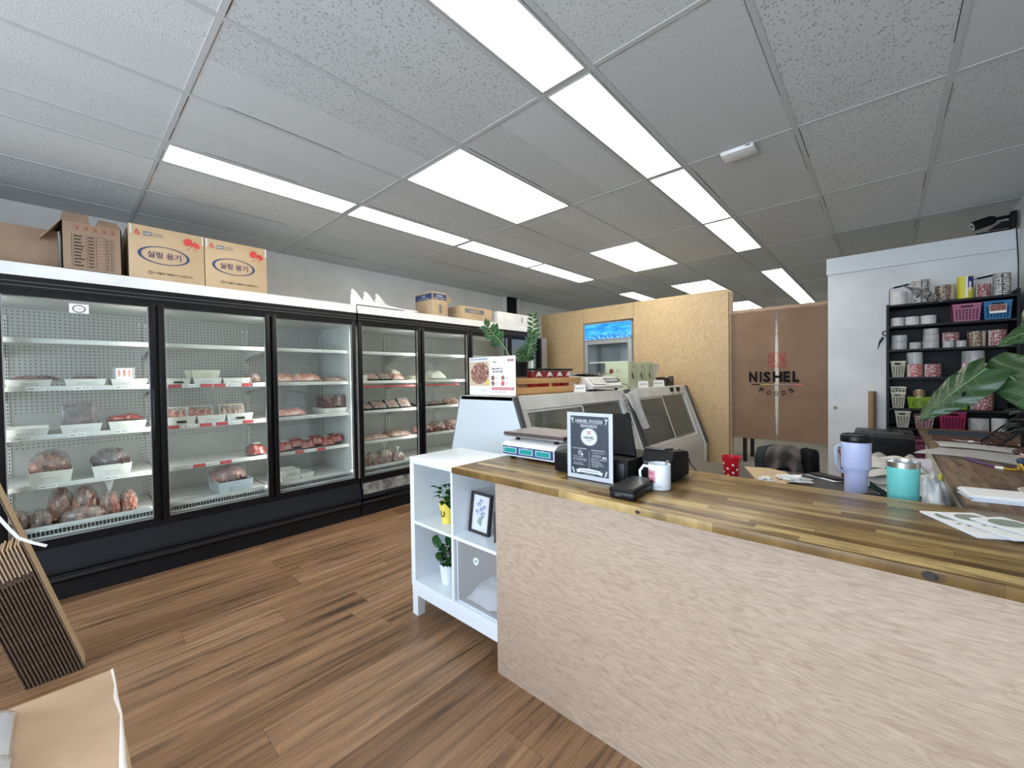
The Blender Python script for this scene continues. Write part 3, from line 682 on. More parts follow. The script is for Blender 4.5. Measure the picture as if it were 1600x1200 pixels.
# third door
pack(1.35, 1.50, cz(LIPS[1]), LIPS[1] + .08, M_pinkm, 'flat pink meat bag, left on second shelf' + D3, seed=12, x=-4.22)
pack(1.485, 1.757, cz(LIPS[1]), LIPS[1] + .085, M_pinkm, 'wide flat pink meat bag in the middle of second shelf' + D3, seed=13, x=-4.22)
pack(1.79, 1.998, cz(LIPS[1]), LIPS[1] + .05, M_greym, 'thin flat meat bag, right on second shelf' + D3, seed=14, x=-4.22)
pack(1.365, 1.60, cz(LIPS[2]), LIPS[2] + .08, M_pinkm, 'pink meat bag on the third shelf' + D3, seed=15, x=-4.22)
bin_(1.769, 2.002, 2, .06, 'white bin under a dark box, third shelf' + D3)
b = MB(); b.box(-4.33, -4.14, 1.775, 1.998, LIPS[2] + .055, LIPS[2] + .175, M_brownm, bev=.006); solo('meat_box', 'dark printed box on the third-shelf bin' + D3, 'food box', b, (-4.23, 1.88, LIPS[2] + .055))
for k in range(6):
    y = 1.36 + k * .098
    pack(y, y + .125, cz(LIPS[3]) + (k % 2) * .02, LIPS[3] + .085 + (k % 2) * .02, M_redm, ('first', 'second', 'third', 'fourth', 'fifth', 'sixth')[k] + ' dark red pack from left, fourth shelf' + D3, x=-4.22 - .02 * (k % 2), dep=.19, seed=40 + k, tagm=M_redtag if k % 2 else M_paper, grp='dark red packs in a row')
for k, (y0, y1, z, x) in enumerate(((1.36, 1.53, zb, -4.10), (1.37, 1.54, zb + .045, -4.14), (1.535, 1.66, zb, -4.12))):
    bin_(y0, y1, 4, .06, ('lower of two', 'upper of two', 'right-hand') [k] + ' empty white trays on bottom rack' + D3, x1=x, dep=.2, z=z + .001, grp='empty trays')
# fourth door
b = MB(); b.box(-4.3, -4.13, 2.181, 2.24, cz(LIPS[1]), LIPS[1] + .06, M_bin, bev=.003); solo('small_carton', 'small white carton at left of second shelf' + D4, 'carton', b, (-4.2, 2.21, cz(LIPS[1])))
tray(2.245, 2.40, 1, 28, M_pinkm, 'black meat tray tilted beside white carton, second shelf' + D4, x=-4.14)
tray(2.405, 2.55, 1, 28, M_greym, 'black meat tray in the middle of second shelf' + D4, x=-4.14)
pack(2.555, 2.69, cz(LIPS[1]), LIPS[1] + .08, M_pinkm, 'pale pink pack near right of second shelf' + D4, x=-4.2, seed=17)
pack(2.66, 2.80, cz(LIPS[1]), LIPS[1] + .13, M_cream, 'cream wrapped bundle at right of second shelf' + D4, x=-4.4, seed=18, dep=.15)
for k, (y0, y1) in enumerate(((2.13, 2.305), (2.31, 2.475), (2.48, 2.63), (2.635, 2.785))):
    tray(y0, y1, 2, 26 + 6 * k, M_greym, ('first', 'second', 'third', 'fourth')[k] + ' black tray of grey-pink meat from left, third shelf' + D4, x=-4.13, grp='black trays on the third shelf')
pack(2.13, 2.5, cz(LIPS[3]), LIPS[3] + .05, M_greym, 'long flat pale pack, left on fourth shelf' + D4, x=-4.25, dep=.25, seed=19)
pack(2.52, 2.78, cz(LIPS[3]), LIPS[3] + .065, M_greym, 'flat brownish pack, right on fourth shelf' + D4, x=-4.25, dep=.25, seed=21)
for k, (y0, y1, z1) in enumerate(((2.13, 2.22, .69), (2.225, 2.345, .67), (2.36, 2.53, .69), (2.54, 2.68, .62))):
    tied(y0, y1, zb, z1, M_greym, ('first', 'second', 'third', 'fourth')[k] + ' tied bag from the left on bottom rack' + D4, x=-4.16, seed=50 + k, grp='tied bags on the bottom rack')
# fifth door
bin_(2.87, 3.05, 1, .06, 'cream tray at left of second shelf' + D5, m=M_cream, grp='trays in the fifth door')
pack(3.10, 3.34, cz(LIPS[1]), LIPS[1] + .11, M_bin, 'white wrapped bundle in the middle of second shelf' + D5, x=-4.25, seed=22)
tray(2.87, 3.07, 2, 10, M_greym, 'flat meat tray at left of third shelf' + D5, x=-4.13)
tray(3.08, 3.30, 2, 10, M_greym, 'flat meat tray in the middle of third shelf' + D5, x=-4.13)
lump(3.33, 3.52, cz(LIPS[2]), LIPS[2] + .075, M_pork, 'rounded pink meat bag at right of third shelf' + D5, x=-4.2, seed=61)
for k in range(3):
    y = 2.88 + k * .215
    lump(y, y + .21, cz(LIPS[3]), LIPS[3] + .1 + .01 * k, M_marb, ('left', 'middle', 'right')[k] + ' bag of red meat pieces on fourth shelf' + D5, x=-4.2, seed=62 + k, grp='bags of red meat, fifth door')

# ------------------------------------------------------------------ things stored on top of the coolers
ZT = 2.151
def carton(x0, x1, y0, y1, h, m, label, name='cardboard_box', z=ZT, group='cardboard boxes on the coolers', tape=True, flaps=True, cat='box'):
    T = Thing(name, label, cat, ((x0 + x1) / 2, (y0 + y1) / 2, z), group)
    b = MB(); b.box(x0, x1, y0, y1, z, z + h, m, bev=.004); body = T.part('body', b)
    b = MB()
    if tape:
        ym = (y0 + y1) / 2; xm = (x0 + x1) / 2
        b.box(xm - .025, xm + .025, y0 - .001, y1 + .001, z + h, z + h + .0012, M_tape); b.box(xm - .025, xm + .025, y0 - .0012, y0, z + h - .06, z + h, M_tape); b.box(xm - .025, xm + .025, y1, y1 + .0012, z + h - .06, z + h, M_tape)
        T.part('tape', b)
    return T
def box_art(T, y0, h):
    b = MB(); M_ = FX((FXP - .0185, y0, ZT)); w_ = .437
    b.disc(M_, .195, .185, .150, .066, M_inkn, inner=.885, ix=.0, lift=.0007, seg=48)
    b.disc(M_, .190, .185, .145, .062, M_inkn, inner=.915, ix=.006, lift=.0009, seg=48)
    b.text(M_, '실링 용기', .195, .185, .048, mat('ink_purple', (.07, .04, .11), .6), width=.195, bold=.018)
    b.text(M_, '이 제품은 재활용이 가능합니다.', .245, .052, .016, M_ink, width=.235, bold=.01)
    b.disc(M_, .112, .052, .012, .012, M_ink, inner=.7, seg=12)
    # red triangle mark, grey badge, fine lines
    b.poly(M_, [(.028, .315), (.04, .35), (.046, .35), (.058, .322), (.052, .322), (.043, .340), (.035, .315)], M_red)
    b.disc(M_, .051, .318, .010, .010, M_red, inner=.6, seg=14)
    b.rect(M_, .078, .125, .313, .343, M_greyp); b.text(M_, 'HDS', .1015, .328, .012, M_tag, width=.035, lift=.0015)
    for k in range(4): b.rect(M_, .132, .195 - .012 * (k % 2), .316 + k * .0075, .3185 + k * .0075, M_greyp)
    # red butterfly
    for cx, cy, rx, ry, ro in ((.335, .318, .026, .030, -.55), (.388, .303, .019, .025, .75)): b.disc(M_, cx, cy, rx, ry, M_red, rot=ro)
    b.disc(M_, .362, .300, .004, .022, M_red, rot=-.35)
    for p in (((.345, .275), (.33, .262), (.334, .258), (.349, .27)), ((.372, .275), (.375, .258), (.38, .26), (.377, .277)), ((.362, .33), (.358, .345), (.361, .346), (.365, .332)), ((.374, .325), (.384, .338), (.386, .336), (.377, .323))): b.poly(M_, p, M_red)
    T.part('printing', b, label='printed lettering, oval and red butterfly')
    b = MB()
    for y in (.006, w_ - .014): b.rect(M_, y, y + .012, .36 if False else h - .07, h - .006, M_tape, lift=.001)
    T.part('tape_strip', b)
for y0, l in ((.358, 'tan Korean lettered cardboard box, nearer one of the pair on the coolers'), (.800, 'tan Korean lettered cardboard box, farther one of the pair on the coolers')):
    T = carton(-4.42, FXP - .02, y0, y0 + .437, .385, M_cardy, l); box_art(T, y0, .385)
# open torn box with the table print
T = Thing('open_cardboard_box', 'dull cardboard box with torn open flaps and printed table', 'box', (-4.2, .18, ZT), 'cardboard boxes on the coolers')
b = MB(); x1 = FXP - .02
for q in ((x1 - .006, x1, .035, .322, 0, .315), (-4.43, -4.424, .035, .322, 0, .315), (-4.43, x1, .035, .041, 0, .315), (-4.43, x1, .316, .322, 0, .315), (-4.43, x1, .035, .322, 0, .006)):
    b.box(q[0], q[1], q[2], q[3], ZT + q[4], ZT + q[5], M_cardd)
T.part('body', b)
for P in (((x1, .04, .315), (x1, .165, .315), (x1 - .05, .16, .385), (x1 - .04, .05, .385)), ((x1, .195, .315), (x1, .322, .315), (x1 - .04, .30, .365), (x1 - .05, .21, .37)),
          ((x1, .036, .315), (-4.25, .036, .315), (-4.22, -.05, .22), (x1 + .0, -.06, .17)), ((x1 - .04, .05, .385), (x1 - .30, .04, .40), (-4.40, .036, .315), (x1 - .005, .036, .315)), ((-4.424, .04, .315), (-4.424, .3, .315), (-4.40, .29, .40), (-4.40, .06, .40))):
    f = MB(); n = (Vector(P[1]) - Vector(P[0])).cross(Vector(P[2]) - Vector(P[0])).normalized() * .005
    a4 = [Vector((p[0], p[1], ZT + p[2])) for p in P]; f.add(a4 + [q + n for q in a4], [[3, 2, 1, 0], [4, 5, 6, 7], [0, 1, 5, 4], [1, 2, 6, 5], [2, 3, 7, 6], [3, 0, 4, 7]], M_cardd); T.part('flap', f)
b = MB(); M_ = FX((x1, .035, ZT)); rd = mat('faded_red_print', (.22, .06, .04), .7)
for k in range(5):
    xx = .055 + k * .043; b.rect(M_, xx, xx + .036, .268, .271, rd); b.rect(M_, xx, xx + .036, .30, .303, rd); b.rect(M_, xx, xx + .002, .268, .303, rd)
    b.disc(M_, xx + .018, .284, .010, .008, rd, seg=6 + k)
for k in range(11): z = .022 + k * .0215; b.rect(M_, .045, .245, z, z + .0014, M_ink)
for xx in (.045, .115, .160, .205, .245): b.rect(M_, xx, xx + .0014, .022, .2385, M_ink)
for k in range(10):
    z = .027 + k * .0215; rr = random.Random(k)
    b.rect(M_, .055, .085 + rr.random() * .02, z + .003, z + .010, M_ink); b.rect(M_, .122, .15, z + .003, z + .009, M_ink); b.rect(M_, .212, .220, z + .003, z + .009, M_ink); b.rect(M_, .230, .237, z + .003, z + .009, M_ink)
T.part('printing', b, label='faded printed table and red symbols')
T = carton(-4.45, -4.05, -.62, .02, .255, M_cardd, 'long dull brown cardboard box at the left photo edge on the coolers')
# white bracket stack
T = Thing('shelf_bracket_stack', 'white metal shelf brackets with fin shaped ends lying on coolers', 'brackets', (FXP - .06, 2.35, ZT))
for k, (y0, ln) in enumerate(((1.99, .62), (2.14, .60), (2.29, .47))):
    b = MB(); x = FXP - .02 - k * .03
    pts = [(y0, 0), (y0 + ln, 0), (y0 + ln, .02), (y0 + .16, .052), (y0 + .12, .07), (y0 + .05, .15), (y0 + .015, .165), (y0 + .003, .13), (y0 + .018, .125), (y0, .10)]
    b.prism([(p[0], ZT + p[1]) for p in pts], 'X', x - .006, x, M_whitem); T.part('bracket', b)
b = MB(); b.box(-4.10, FXP - .02, 2.05, 2.74, ZT, ZT + .012, M_whitem); b.box(-4.2, FXP - .03, 2.1, 2.8, ZT + .0125, ZT + .024, M_whitem); T.part('flat_strips', b)
# ULINE boxes
T = carton(-4.30, FXP - .01, 2.99, 3.215, .28, M_cardy, 'tan cardboard box with navy bands stacked beside smaller box on coolers', tape=False)
b = MB(); M1 = FY((0, 2.9895, ZT)); M2 = FX((FXP - .0095, 0, ZT)); 
b.rect(M1, -4.295, FXP - .015, .19, .262, M_inkn); b.text(M1, 'ULINE', -4.13, .236, .022, M_tag); b.text(M1, 'HEAVY DUTY BAGS', -4.13, .207, .014, M_tag, width=.22); b.rect(M1, -4.2, -4.06, .03, .12, M_card)
b.rect(M2, 3.0, 3.205, .19, .262, M_inkn); b.text(M2, 'ULINE', 3.1, .236, .022, M_tag); b.text(M2, 'HEAVY DUTY', 3.1, .207, .014, M_tag, width=.16)
b.rect(M2, 3.09, 3.13, .03, .13, M_greyp)
T.part('printing', b, label='navy bands with white lettering')
f = MB(); f.box(FXP - .012, FXP - .006, 3.225, 3.50, ZT, ZT + .20, M_cardy) if False else f.prism([(3.215, ZT + .05), (3.30, ZT + .10), (3.42, ZT + .27), (3.215, ZT + .28)], 'X', -4.12, -4.114, M_cardy); T.part('flap', f)
T = carton(-4.22, FXP - .01, 3.44, 3.99, .165, M_cardy, 'low tan cardboard box with dark name band beside white box', tape=False)
b = MB(); M2 = FX((FXP - .0095, 3.44, ZT)); b.rect(M2, .06, .40, .08, .14, M_greyp); b.text(M2, 'ULINE', .23, .11, .034, M_cardy, bold=.02, width=.18); b.text(M2, 'S-17965', .20, .05, .012, M_ink); T.part('printing', b, label='dark name band')
T = carton(-4.26, FXP - .01, 4.10, 4.93, .165, M_whitem, 'long white cardboard box at the far end of the coolers', tape=False)
b = MB(); M2 = FX((FXP - .0095, 4.1, ZT)); 
for yy in (.5, .52, .64): b.rect(M2, yy, yy + .012, .05, .12, M_greyp)
b.rect(M2, .0, .82, .135, .137, M_greyp); T.part('printing', b)
b = MB(); b.box(-4.99, -4.90, 5.36, 5.56, 1.4, CZ, M_blackm); solo('wall_post', 'black post against the left wall behind the white box', 'post', b, (-4.95, 5.46, 1.4))
b = MB(); b.box(-4.985, -4.93, 5.62, 5.70, 1.4, CZ, M_wall); b.box(-4.985, -4.93, 5.30, 5.345, 1.4, CZ, M_wall); struct('trim_1', b)

# ------------------------------------------------------------------ white cube shelf
T = Thing('cube_shelf', 'glossy white cube shelf on square legs beside the counter', 'shelf', (-1.70, 1.585, 0))
KX0, KX1, KY0, KY1, KZ0, KZ1 = -2.085, -1.32, 1.39, 1.78, .172, .938
b = MB(); b.box(KX0, KX1, KY0, KY1, KZ1 - .038, KZ1, M_white, bev=.002); b.box(KX0, KX1, KY0, KY1, KZ0, KZ0 + .038, M_white); b.box(KX0, KX0 + .038, KY0, KY1, KZ0 + .038, KZ1 - .038, M_white); b.box(KX1 - .038, KX1, KY0, KY1, KZ0 + .038, KZ1 - .038, M_white)
T.part('carcass', b)
xm = (KX0 + KX1) / 2; zm = (KZ0 + KZ1) / 2
b = MB(); b.box(xm - .008, xm + .008, KY0, KY1, KZ0 + .038, KZ1 - .038, M_white); T.part('divider', b)
for q in ((KX0 + .038, xm - .008), (xm + .008, KX1 - .038)): b = MB(); b.box(q[0], q[1], KY0, KY1, zm - .008, zm + .008, M_white); T.part('shelf_board', b)
b = MB(); b.box(KX0 + .0, KX1, KY0 + .004, KY0 + .034, .122, .172, M_white); b.box(KX0, KX1, KY1 - .034, KY1 - .004, .122, .172, M_white); b.box(KX0 + .004, KX0 + .034, KY0 + .034, KY1 - .034, .122, .172, M_white); b.box(KX1 - .034, KX1, KY0 + .034, KY1 - .034, .122, .172, M_white); T.part('base_rail', b)
for x in (KX0 + .002, KX1 - .052):
    for y in (KY0 + .004, KY1 - .054): b = MB(); b.box(x, x + .05, y, y + .05, 0, .122, M_white); T.part('leg', b)
# what stands in it
def leafy(T, c, r, h, n, seed, ls=.03, m=None, spread=1.0):
    rr = random.Random(seed); m = m or M_leaf
    st = MB(); lf = MB()
    for k in range(n):
        a = rr.uniform(0, 6.28); d = r * math.sqrt(rr.random()) * spread; z = h * rr.uniform(.25, 1)
        p = Vector((c[0] + d * math.cos(a), c[1] + d * math.sin(a), c[2] + z))
        if k % 3 == 0: st.tube([(c[0], c[1], c[2]), (c[0] + d * .4 * math.cos(a), c[1] + d * .4 * math.sin(a), c[2] + z * .6), tuple(p)], .0018, M_stem, 5)
        s = ls * rr.uniform(.7, 1.2); D_ = Vector((math.cos(a), math.sin(a), rr.uniform(-.3, .7))).normalized(); S = D_.cross(Vector((0, 0, 1))).normalized(); N = S.cross(D_)
        def f(u, v, p=p, s=s, D_=D_, S=S, N=N):
            wv = math.sin(math.pi * min(1, v * 1.02) ** .8) * .5; t_ = (u - .5) * 2
            return p + D_ * (v * s) + S * (t_ * wv * s * .8) + N * (abs(t_) * wv * s * .25 - .25 * s * v * v)
        lf.grid(f, 4, 5, m)
    T.part('stems', st); lf.smooth = 1.2; return T.part('foliage', lf)
T = Thing('potted_plant', 'leafy plant in yellow pot on upper left cube', 'plant', (-1.875, 1.52, zm + .008), 'plants in the cube shelf')
b = MB(); M_yel = mat('yellow_pot', (.75, .60, .10), .4); b.lathe([(.030, 0), (.033, 0), (.047, .105), (.050, .105), (.050, .12), (.044, .12), (.042, .10)], M_yel, (-1.875, 1.50, zm + .009), 24); T.part('pot', b)
b = MB(); b.lathe([(.0, .1), (.043, .1)], M_soil, (-1.875, 1.50, zm + .008), 16, cap=False); T.part('soil', b)
b = MB(); M_ = frame((-1.868, 1.4585, zm + .068), (1, .0, 0), (0, 0, 1)); b.text(M_, 'U', 0, 0, .035, M_ink, bold=.02, rot=0); T.part('letter', b, label='black letter')
leafy(T, (-1.875, 1.50, zm + .11), .055, .105, 46, 4, .050)
T = Thing('potted_plant', 'taller plant with large round leaves in white pot, lower left cube', 'plant', (-1.88, 1.50, KZ0 + .038), 'plants in the cube shelf')
b = MB(); b.lathe([(.033, 0), (.036, 0), (.050, .115), (.046, .115), (.044, .10)], M_white, (-1.88, 1.50, KZ0 + .039), 24); T.part('pot', b)
b = MB(); b.lathe([(.0, .1), (.044, .1)], M_soil, (-1.88, 1.50, KZ0 + .038), 16, cap=False); T.part('soil', b)
leafy(T, (-1.88, 1.50, KZ0 + .13), .050, .12, 60, 9, .036)
b = MB(); b.smooth = 1.2
for k, (dx, dy, dz, s) in enumerate(((-.04, -.03, .26, .075), (.0, -.02, .22, .06), (.02, .01, .27, .06), (-.01, -.04, .17, .055))):
    cx, cy, cz_ = -1.875 + dx, 1.50 + dy, KZ0 + .06 + dz * .85
    b.grid(lambda u, v: (cx + (u - .5) * s * 1.25 * math.sin(math.pi * max(.02, min(.98, v))) ** .5, cy - .01 - abs(u - .5) * .02, cz_ + (v - .5) * s), 6, 6, M_leaf); b.tube([(-1.88, 1.50, KZ0 + .12), (cx, cy + .003, cz_)], .002, M_stem, 5)
T.part('large_leaves', b)
def pframe(cx, y, w_, h_, z, label, yaw=0, lean=8, art=True):
    T = Thing('picture_frame', label, 'picture frame', (cx, y, z), 'framed pictures in the cube shelf')
    Mt = Matrix.Translation((cx, y, z)) @ Matrix.Rotation(yaw, 4, 'Z') @ Matrix.Rotation(R(-lean), 4, 'X')
    fw = .013; b = MB(); dk = mat('dark_brown_frame', (.022, .016, .018), .4)
    for q in ((-w_ / 2, -w_ / 2 + fw, 0, h_), (w_ / 2 - fw, w_ / 2, 0, h_), (-w_ / 2 + fw, w_ / 2 - fw, 0, fw), (-w_ / 2 + fw, w_ / 2 - fw, h_ - fw, h_)): b.box(q[0], q[1], 0, .018, q[2], q[3], dk, Mt)
    b.box(-w_ / 2 + fw, w_ / 2 - fw, .012, .018, fw, h_ - fw, dk, Mt); T.part('frame', b)
    b = MB(); P = Mt @ FY((0, .0115, 0)); b.rect(P, -w_ / 2 + fw, w_ / 2 - fw, fw, h_ - fw, M_paper)
    if art:
        g1 = mat('print_green', (.30, .40, .33), .7); v1 = mat('print_lilac', (.30, .32, .48), .7); rr = random.Random(2)
        for (x, z_) in ((-.02, .15), (.02, .14), (-.005, .17), (.015, .105), (-.03, .11), (.0, .125)):
            b.disc(P, x, z_, .014, .011, v1, rot=x * 20, lift=.001); b.disc(P, x + .004, z_ - .004, .007, .006, mat('print_pale', (.62, .63, .72), .7), lift=.0014)
            b.poly(P, [(.002, .04), (.005, .04), (x + .001, z_ - .01), (x - .001, z_ - .01)], g1, lift=.0012)
        for k in range(7): a = -1 + k * .33; b.disc(P, .02 * math.sin(a), .055 + .006 * k, .016, .0035, g1, rot=1.57 - a, lift=.0013)
    T.part('print', b, label='pale botanical print')
    b = MB(); b.box(-w_ / 2 + fw, w_ / 2 - fw, .004, .006, fw, h_ - fw, M_clear, Mt); T.part('glass', b)
pframe(-1.610, 1.49, .155, .215, zm + .008, 'dark framed flower print in the upper right cube')
pframe(-1.415, 1.50, .12, .15, zm + .008, 'small tilted frame at the edge behind the counter panel', yaw=.75, lean=14, art=False)
T = Thing('clear_storage_drawer', 'clear acrylic drawer bin with round finger hole, lower right cube', 'storage box', (-1.53, 1.55, KZ0 + .038))
b = MB(); X0, X1, Yf, Yb, Z0, Z1 = -1.685, -1.368, 1.41, 1.74, KZ0 + .041, zm - .014
for q in ((X0, X0 + .003, Yf, Yb, Z0, Z1), (X1 - .003, X1, Yf, Yb, Z0, Z1), (X0, X1, Yb - .003, Yb, Z0, Z1), (X0, X1, Yf, Yb, Z0, Z0 + .003)): b.box(*q, M_filmw)
T.part('box', b)
b = MB(); b.box(X0, X1, Yf - .003, Yf, Z0, Z1, M_film)
for q in ((X0, X0 + .006, Z0, Z1), (X1 - .006, X1, Z0, Z1), (X0, X1, Z0, Z0 + .006), (X0, X1, Z1 - .004, Z1)): b.box(q[0], q[1], Yf - .005, Yf + .001, q[2], q[3], M_paperb)
T.part('front_panel', b)
b = MB(); b.lathe([(.010, -.004), (.018, -.004), (.018, .004), (.010, .004), (.010, -.004)], M_white, (0, 0, 0), 24, Matrix.Translation((-1.535, Yf - .004, Z1 - .075)) @ Matrix.Rotation(R(90), 4, 'X'), cap=False); T.part('grommet', b, label='white ring')
b = MB(); b.smooth = 1.3; b.grid(lambda u, v: (X0 + .02 + u * .27, Yf + .03 + v * .24, Z0 + .01 + .09 * math.sin(math.pi * u) ** .5 * math.sin(math.pi * v) ** .5 + .025 * noise.noise(Vector((u * 4, v * 4, 2)))), 16, 14, M_paperb)
solo('folded_cloth', 'pale blue crumpled cloth inside the clear drawer bin', 'cloth', b, (-1.53, 1.55, Z0))

# ------------------------------------------------------------------ the counter
TZ = .966
T = Thing('service_counter', 'long service counter with plywood front and dark butcher block top', 'counter', (-.4, 1.6, 0))
b = MB(); b.box(-1.3555, .83, 1.370, 1.388, 0, .936, M_panel); T.part('front_panel', b)
b = MB(); b.box(-1.300, -1.282, 1.80, 1.88, 0, .936, M_panel); b.box(-1.318, -1.300, 1.389, 1.88, 0, .936, M_panel); T.part('side_panel', b)
b = MB(); b.box(-1.555, .835, 1.270, 1.915, .9385, TZ, M_top, bev=.002); T.part('worktop', b)
b = MB(); M_knot = mat('knot', (.012, .008, .006), .5); b.disc(FY((.075, 1.2695, .952)), 0, 0, .013, .0105, M_knot, seg=18); [b.rect(FY((.075, 1.2695, .952)), .008, .020 + .003 * (q % 3), -.009 + q * .0032, -.0078 + q * .0032, M_knot) for q in range(6)]; b.disc(FY((-.60, 1.2695, .950)), 0, 0, .009, .006, M_knot, seg=14); T.part('knot', b, label='black knot in the worktop edge')
b = MB(); b.box(-1.2, .8, 1.50, 1.86, .44, .458, M_panel); T.part('inner_shelf', b)
T = Thing('work_desk', 'dark wooden slab desk running back along the right wall', 'desk', (.5, 3.2, 0))
b = MB(); b.box(.197, .835, 1.917, 4.44, TZ - .032, TZ, M_top2, bev=.002); T.part('desktop', b)
pw = mat('pale_green_panel', (.50, .53, .46), .6)
b = MB(); b.box(.235, .253, 1.93, 4.40, 0, TZ - .033, pw); T.part('side_panel', b, label='pale greenish side panel')
b = MB(); b.box(.253, .83, 4.38, 4.398, 0, TZ - .033, pw); T.part('end_panel', b)
DZ = .85
T = Thing('back_desk', 'low dark grey desk behind the counter', 'desk', (-.65, 2.35, 0))
dk = mat('charcoal_laminate', (.045, .040, .038), .45)
b = MB(); b.box(-1.22, -.125, 1.95, 2.735, DZ - .025, DZ, dk, bev=.004); T.part('desktop', b)
for x in (-1.19, -.19):
    for y in (1.98, 2.66): b = MB(); b.box(x, x + .04, y, y + .04, 0, DZ - .026, dk); T.part('leg', b)
T = Thing('side_cabinet', 'grey cabinet under the pile of cloth and paper', 'cabinet', (.05, 2.2, 0))
b = MB(); b.box(-.115, .19, 1.95, 2.52, .06, DZ - .02, M_darkg, bev=.004); T.part('body', b)
b = MB(); b.box(-.118, .192, 1.945, 2.53, DZ - .02, DZ, dk, bev=.003); T.part('top', b)
b = MB(); b.box(-.10, .17, 1.97, 2.5, 0, .06, M_blackm); T.part('plinth', b)

# ------------------------------------------------------------------ on the counter
T = Thing('counting_scale', 'white counter scale with three teal displays and steel platter', 'scale', (-1.37, 1.75, TZ))
b = MB(); b.prism([(1.62, TZ + .014), (1.62, TZ + .068), (1.655, TZ + .088), (1.90, TZ + .088), (1.90, TZ + .014)], 'X', -1.545, -1.195, M_whitem); T.part('body', b)
b = MB(); b.box(-1.555, -1.165, 1.655, 1.90, TZ + .110, TZ + .118, M_steel); b.box(-1.56, -1.16, 1.65, 1.905, TZ + .118, TZ + .134, mat('platter_rim', (.13, .10, .10), .3, .6)); b.box(-1.552, -1.168, 1.658, 1.897, TZ + .134, TZ + .1355, M_steel); T.part('platter', b, label='steel weighing platter')
b = MB()
for x in (-1.50, -1.24):
    for y in (1.70, 1.85): b.cyl((x, y), TZ + .088, TZ + .110, .012, M_black, 10)
T.part('platter_support', b)
b = MB(); M_ = FY((0, 1.6195, 0)); b.rect(M_, -1.54, -1.20, TZ + .020, TZ + .066, mat('scale_blue', (.015, .06, .17), .4)); T.part('display_panel', b, label='dark blue display strip')
M_lcd = mat('teal_display', (.01, .12, .12), .3, emit=(.0, .35, .33), es=.35)
for k, t_ in enumerate(('PRICE/kg', 'UNIT PRICE', 'TOTAL')):
    x0 = -1.530 + k * .111; b = MB(); b.rect(M_, x0 - .003, x0 + .089, TZ + .029, TZ + .058, M_tag, lift=.001); b.rect(M_, x0, x0 + .086, TZ + .031, TZ + .056, M_lcd, lift=.0015)
    b.text(M_, t_, x0 + .043, TZ + .0622, .0042, M_tag, lift=.002); b.text(M_, 'g', x0 + .04, TZ + .0245, .003, M_tag, lift=.002); T.part('display', b, label='teal display')
for x in (-1.50, -1.235):
    for y in (1.66, 1.86): b = MB(); b.lathe([(.014, 0), (.018, .003), (.018, .011), (.010, .014)], M_black, (x, y, TZ + .0005), 14); T.part('foot', b)

T = Thing('cash_drawer', 'black cash drawer behind the acrylic rewards sign', 'cash drawer', (-.94, 1.62, TZ))
b = MB(); b.box(-1.116, -.757, 1.515, 1.80, TZ + .006, TZ + .092, M_blackm, bev=.004); T.part('case', b)
b = MB(); b.box(-1.106, -.767, 1.508, 1.515, TZ + .012, TZ + .080, M_black, bev=.002); T.part('drawer_front', b)
b = MB(); b.cyl((0, 0), 0, .004, .010, M_steel, 16, Matrix.Translation((-.94, 1.508, TZ + .05)) @ Matrix.Rotation(R(90), 4, 'X')); T.part('lock', b, label='steel lock')
for x in (-1.08, -.80):
    for y in (1.55, 1.76): b = MB(); b.cyl((x, y), TZ + .0003, TZ + .006, .012, M_black, 12); T.part('foot', b)
T = Thing('till_monitor', 'black till touchscreen seen from behind on the cash drawer', 'monitor', (-.92, 1.66, TZ + .093))
b = MB(); Mt = Matrix.Translation((-.935, 1.60, TZ + .100)) @ Matrix.Rotation(R(-28), 4, 'X')
b.prism([(-.150, 0), (.172, 0), (.100, .185), (-.13, .185)], 'Y', 0, .018, M_navy, Mt); T.part('screen', b)
b = MB(); b.box(-1.0, -.84, 1.60, 1.76, TZ + .0935, TZ + .103, M_blackm, bev=.003); b.prism([(1.63, TZ + .103), (1.67, TZ + .19), (1.70, TZ + .19), (1.74, TZ + .103)], 'X', -.95, -.89, M_blackm); T.part('stand', b)
b = MB(); b.cyl((0, 0), 0, .002, .012, M_black, 16, Mt @ Matrix.Translation((.095, 0, .18)) @ Matrix.Rotation(R(90), 4, 'X')); T.part('back_logo_disc', b)

T = Thing('receipt_printer', 'black receipt printer beside the white mug', 'printer', (-.68, 1.72, TZ))
b = MB(); b.box(-.745, -.622, 1.62, 1.82, TZ + .004, TZ + .085, M_blackm, bev=.006); b.prism([(1.62, TZ + .085), (1.65, TZ + .126), (1.80, TZ + .108), (1.82, TZ + .085)], 'X', -.745, -.622, M_blackm); T.part('case', b)
b = MB(); b.prism([(1.645, TZ + .128), (1.65, TZ + .134), (1.74, TZ + .124), (1.74, TZ + .117)], 'X', -.742, -.66, mat('printer_lid', (.06, .06, .065), .35)); T.part('lid', b)
b = MB(); b.box(-.735, -.632, 1.617, 1.62, TZ + .07, TZ + .082, M_darkg); T.part('paper_slot', b)
b = MB(); b.tube([(-.66, 1.80, TZ + .11), (-.64, 1.83, TZ + .10), (-.63, 1.86, TZ + .04), (-.62, 1.90, TZ + .006)], .0025, M_black, 6); T.part('cable', b)

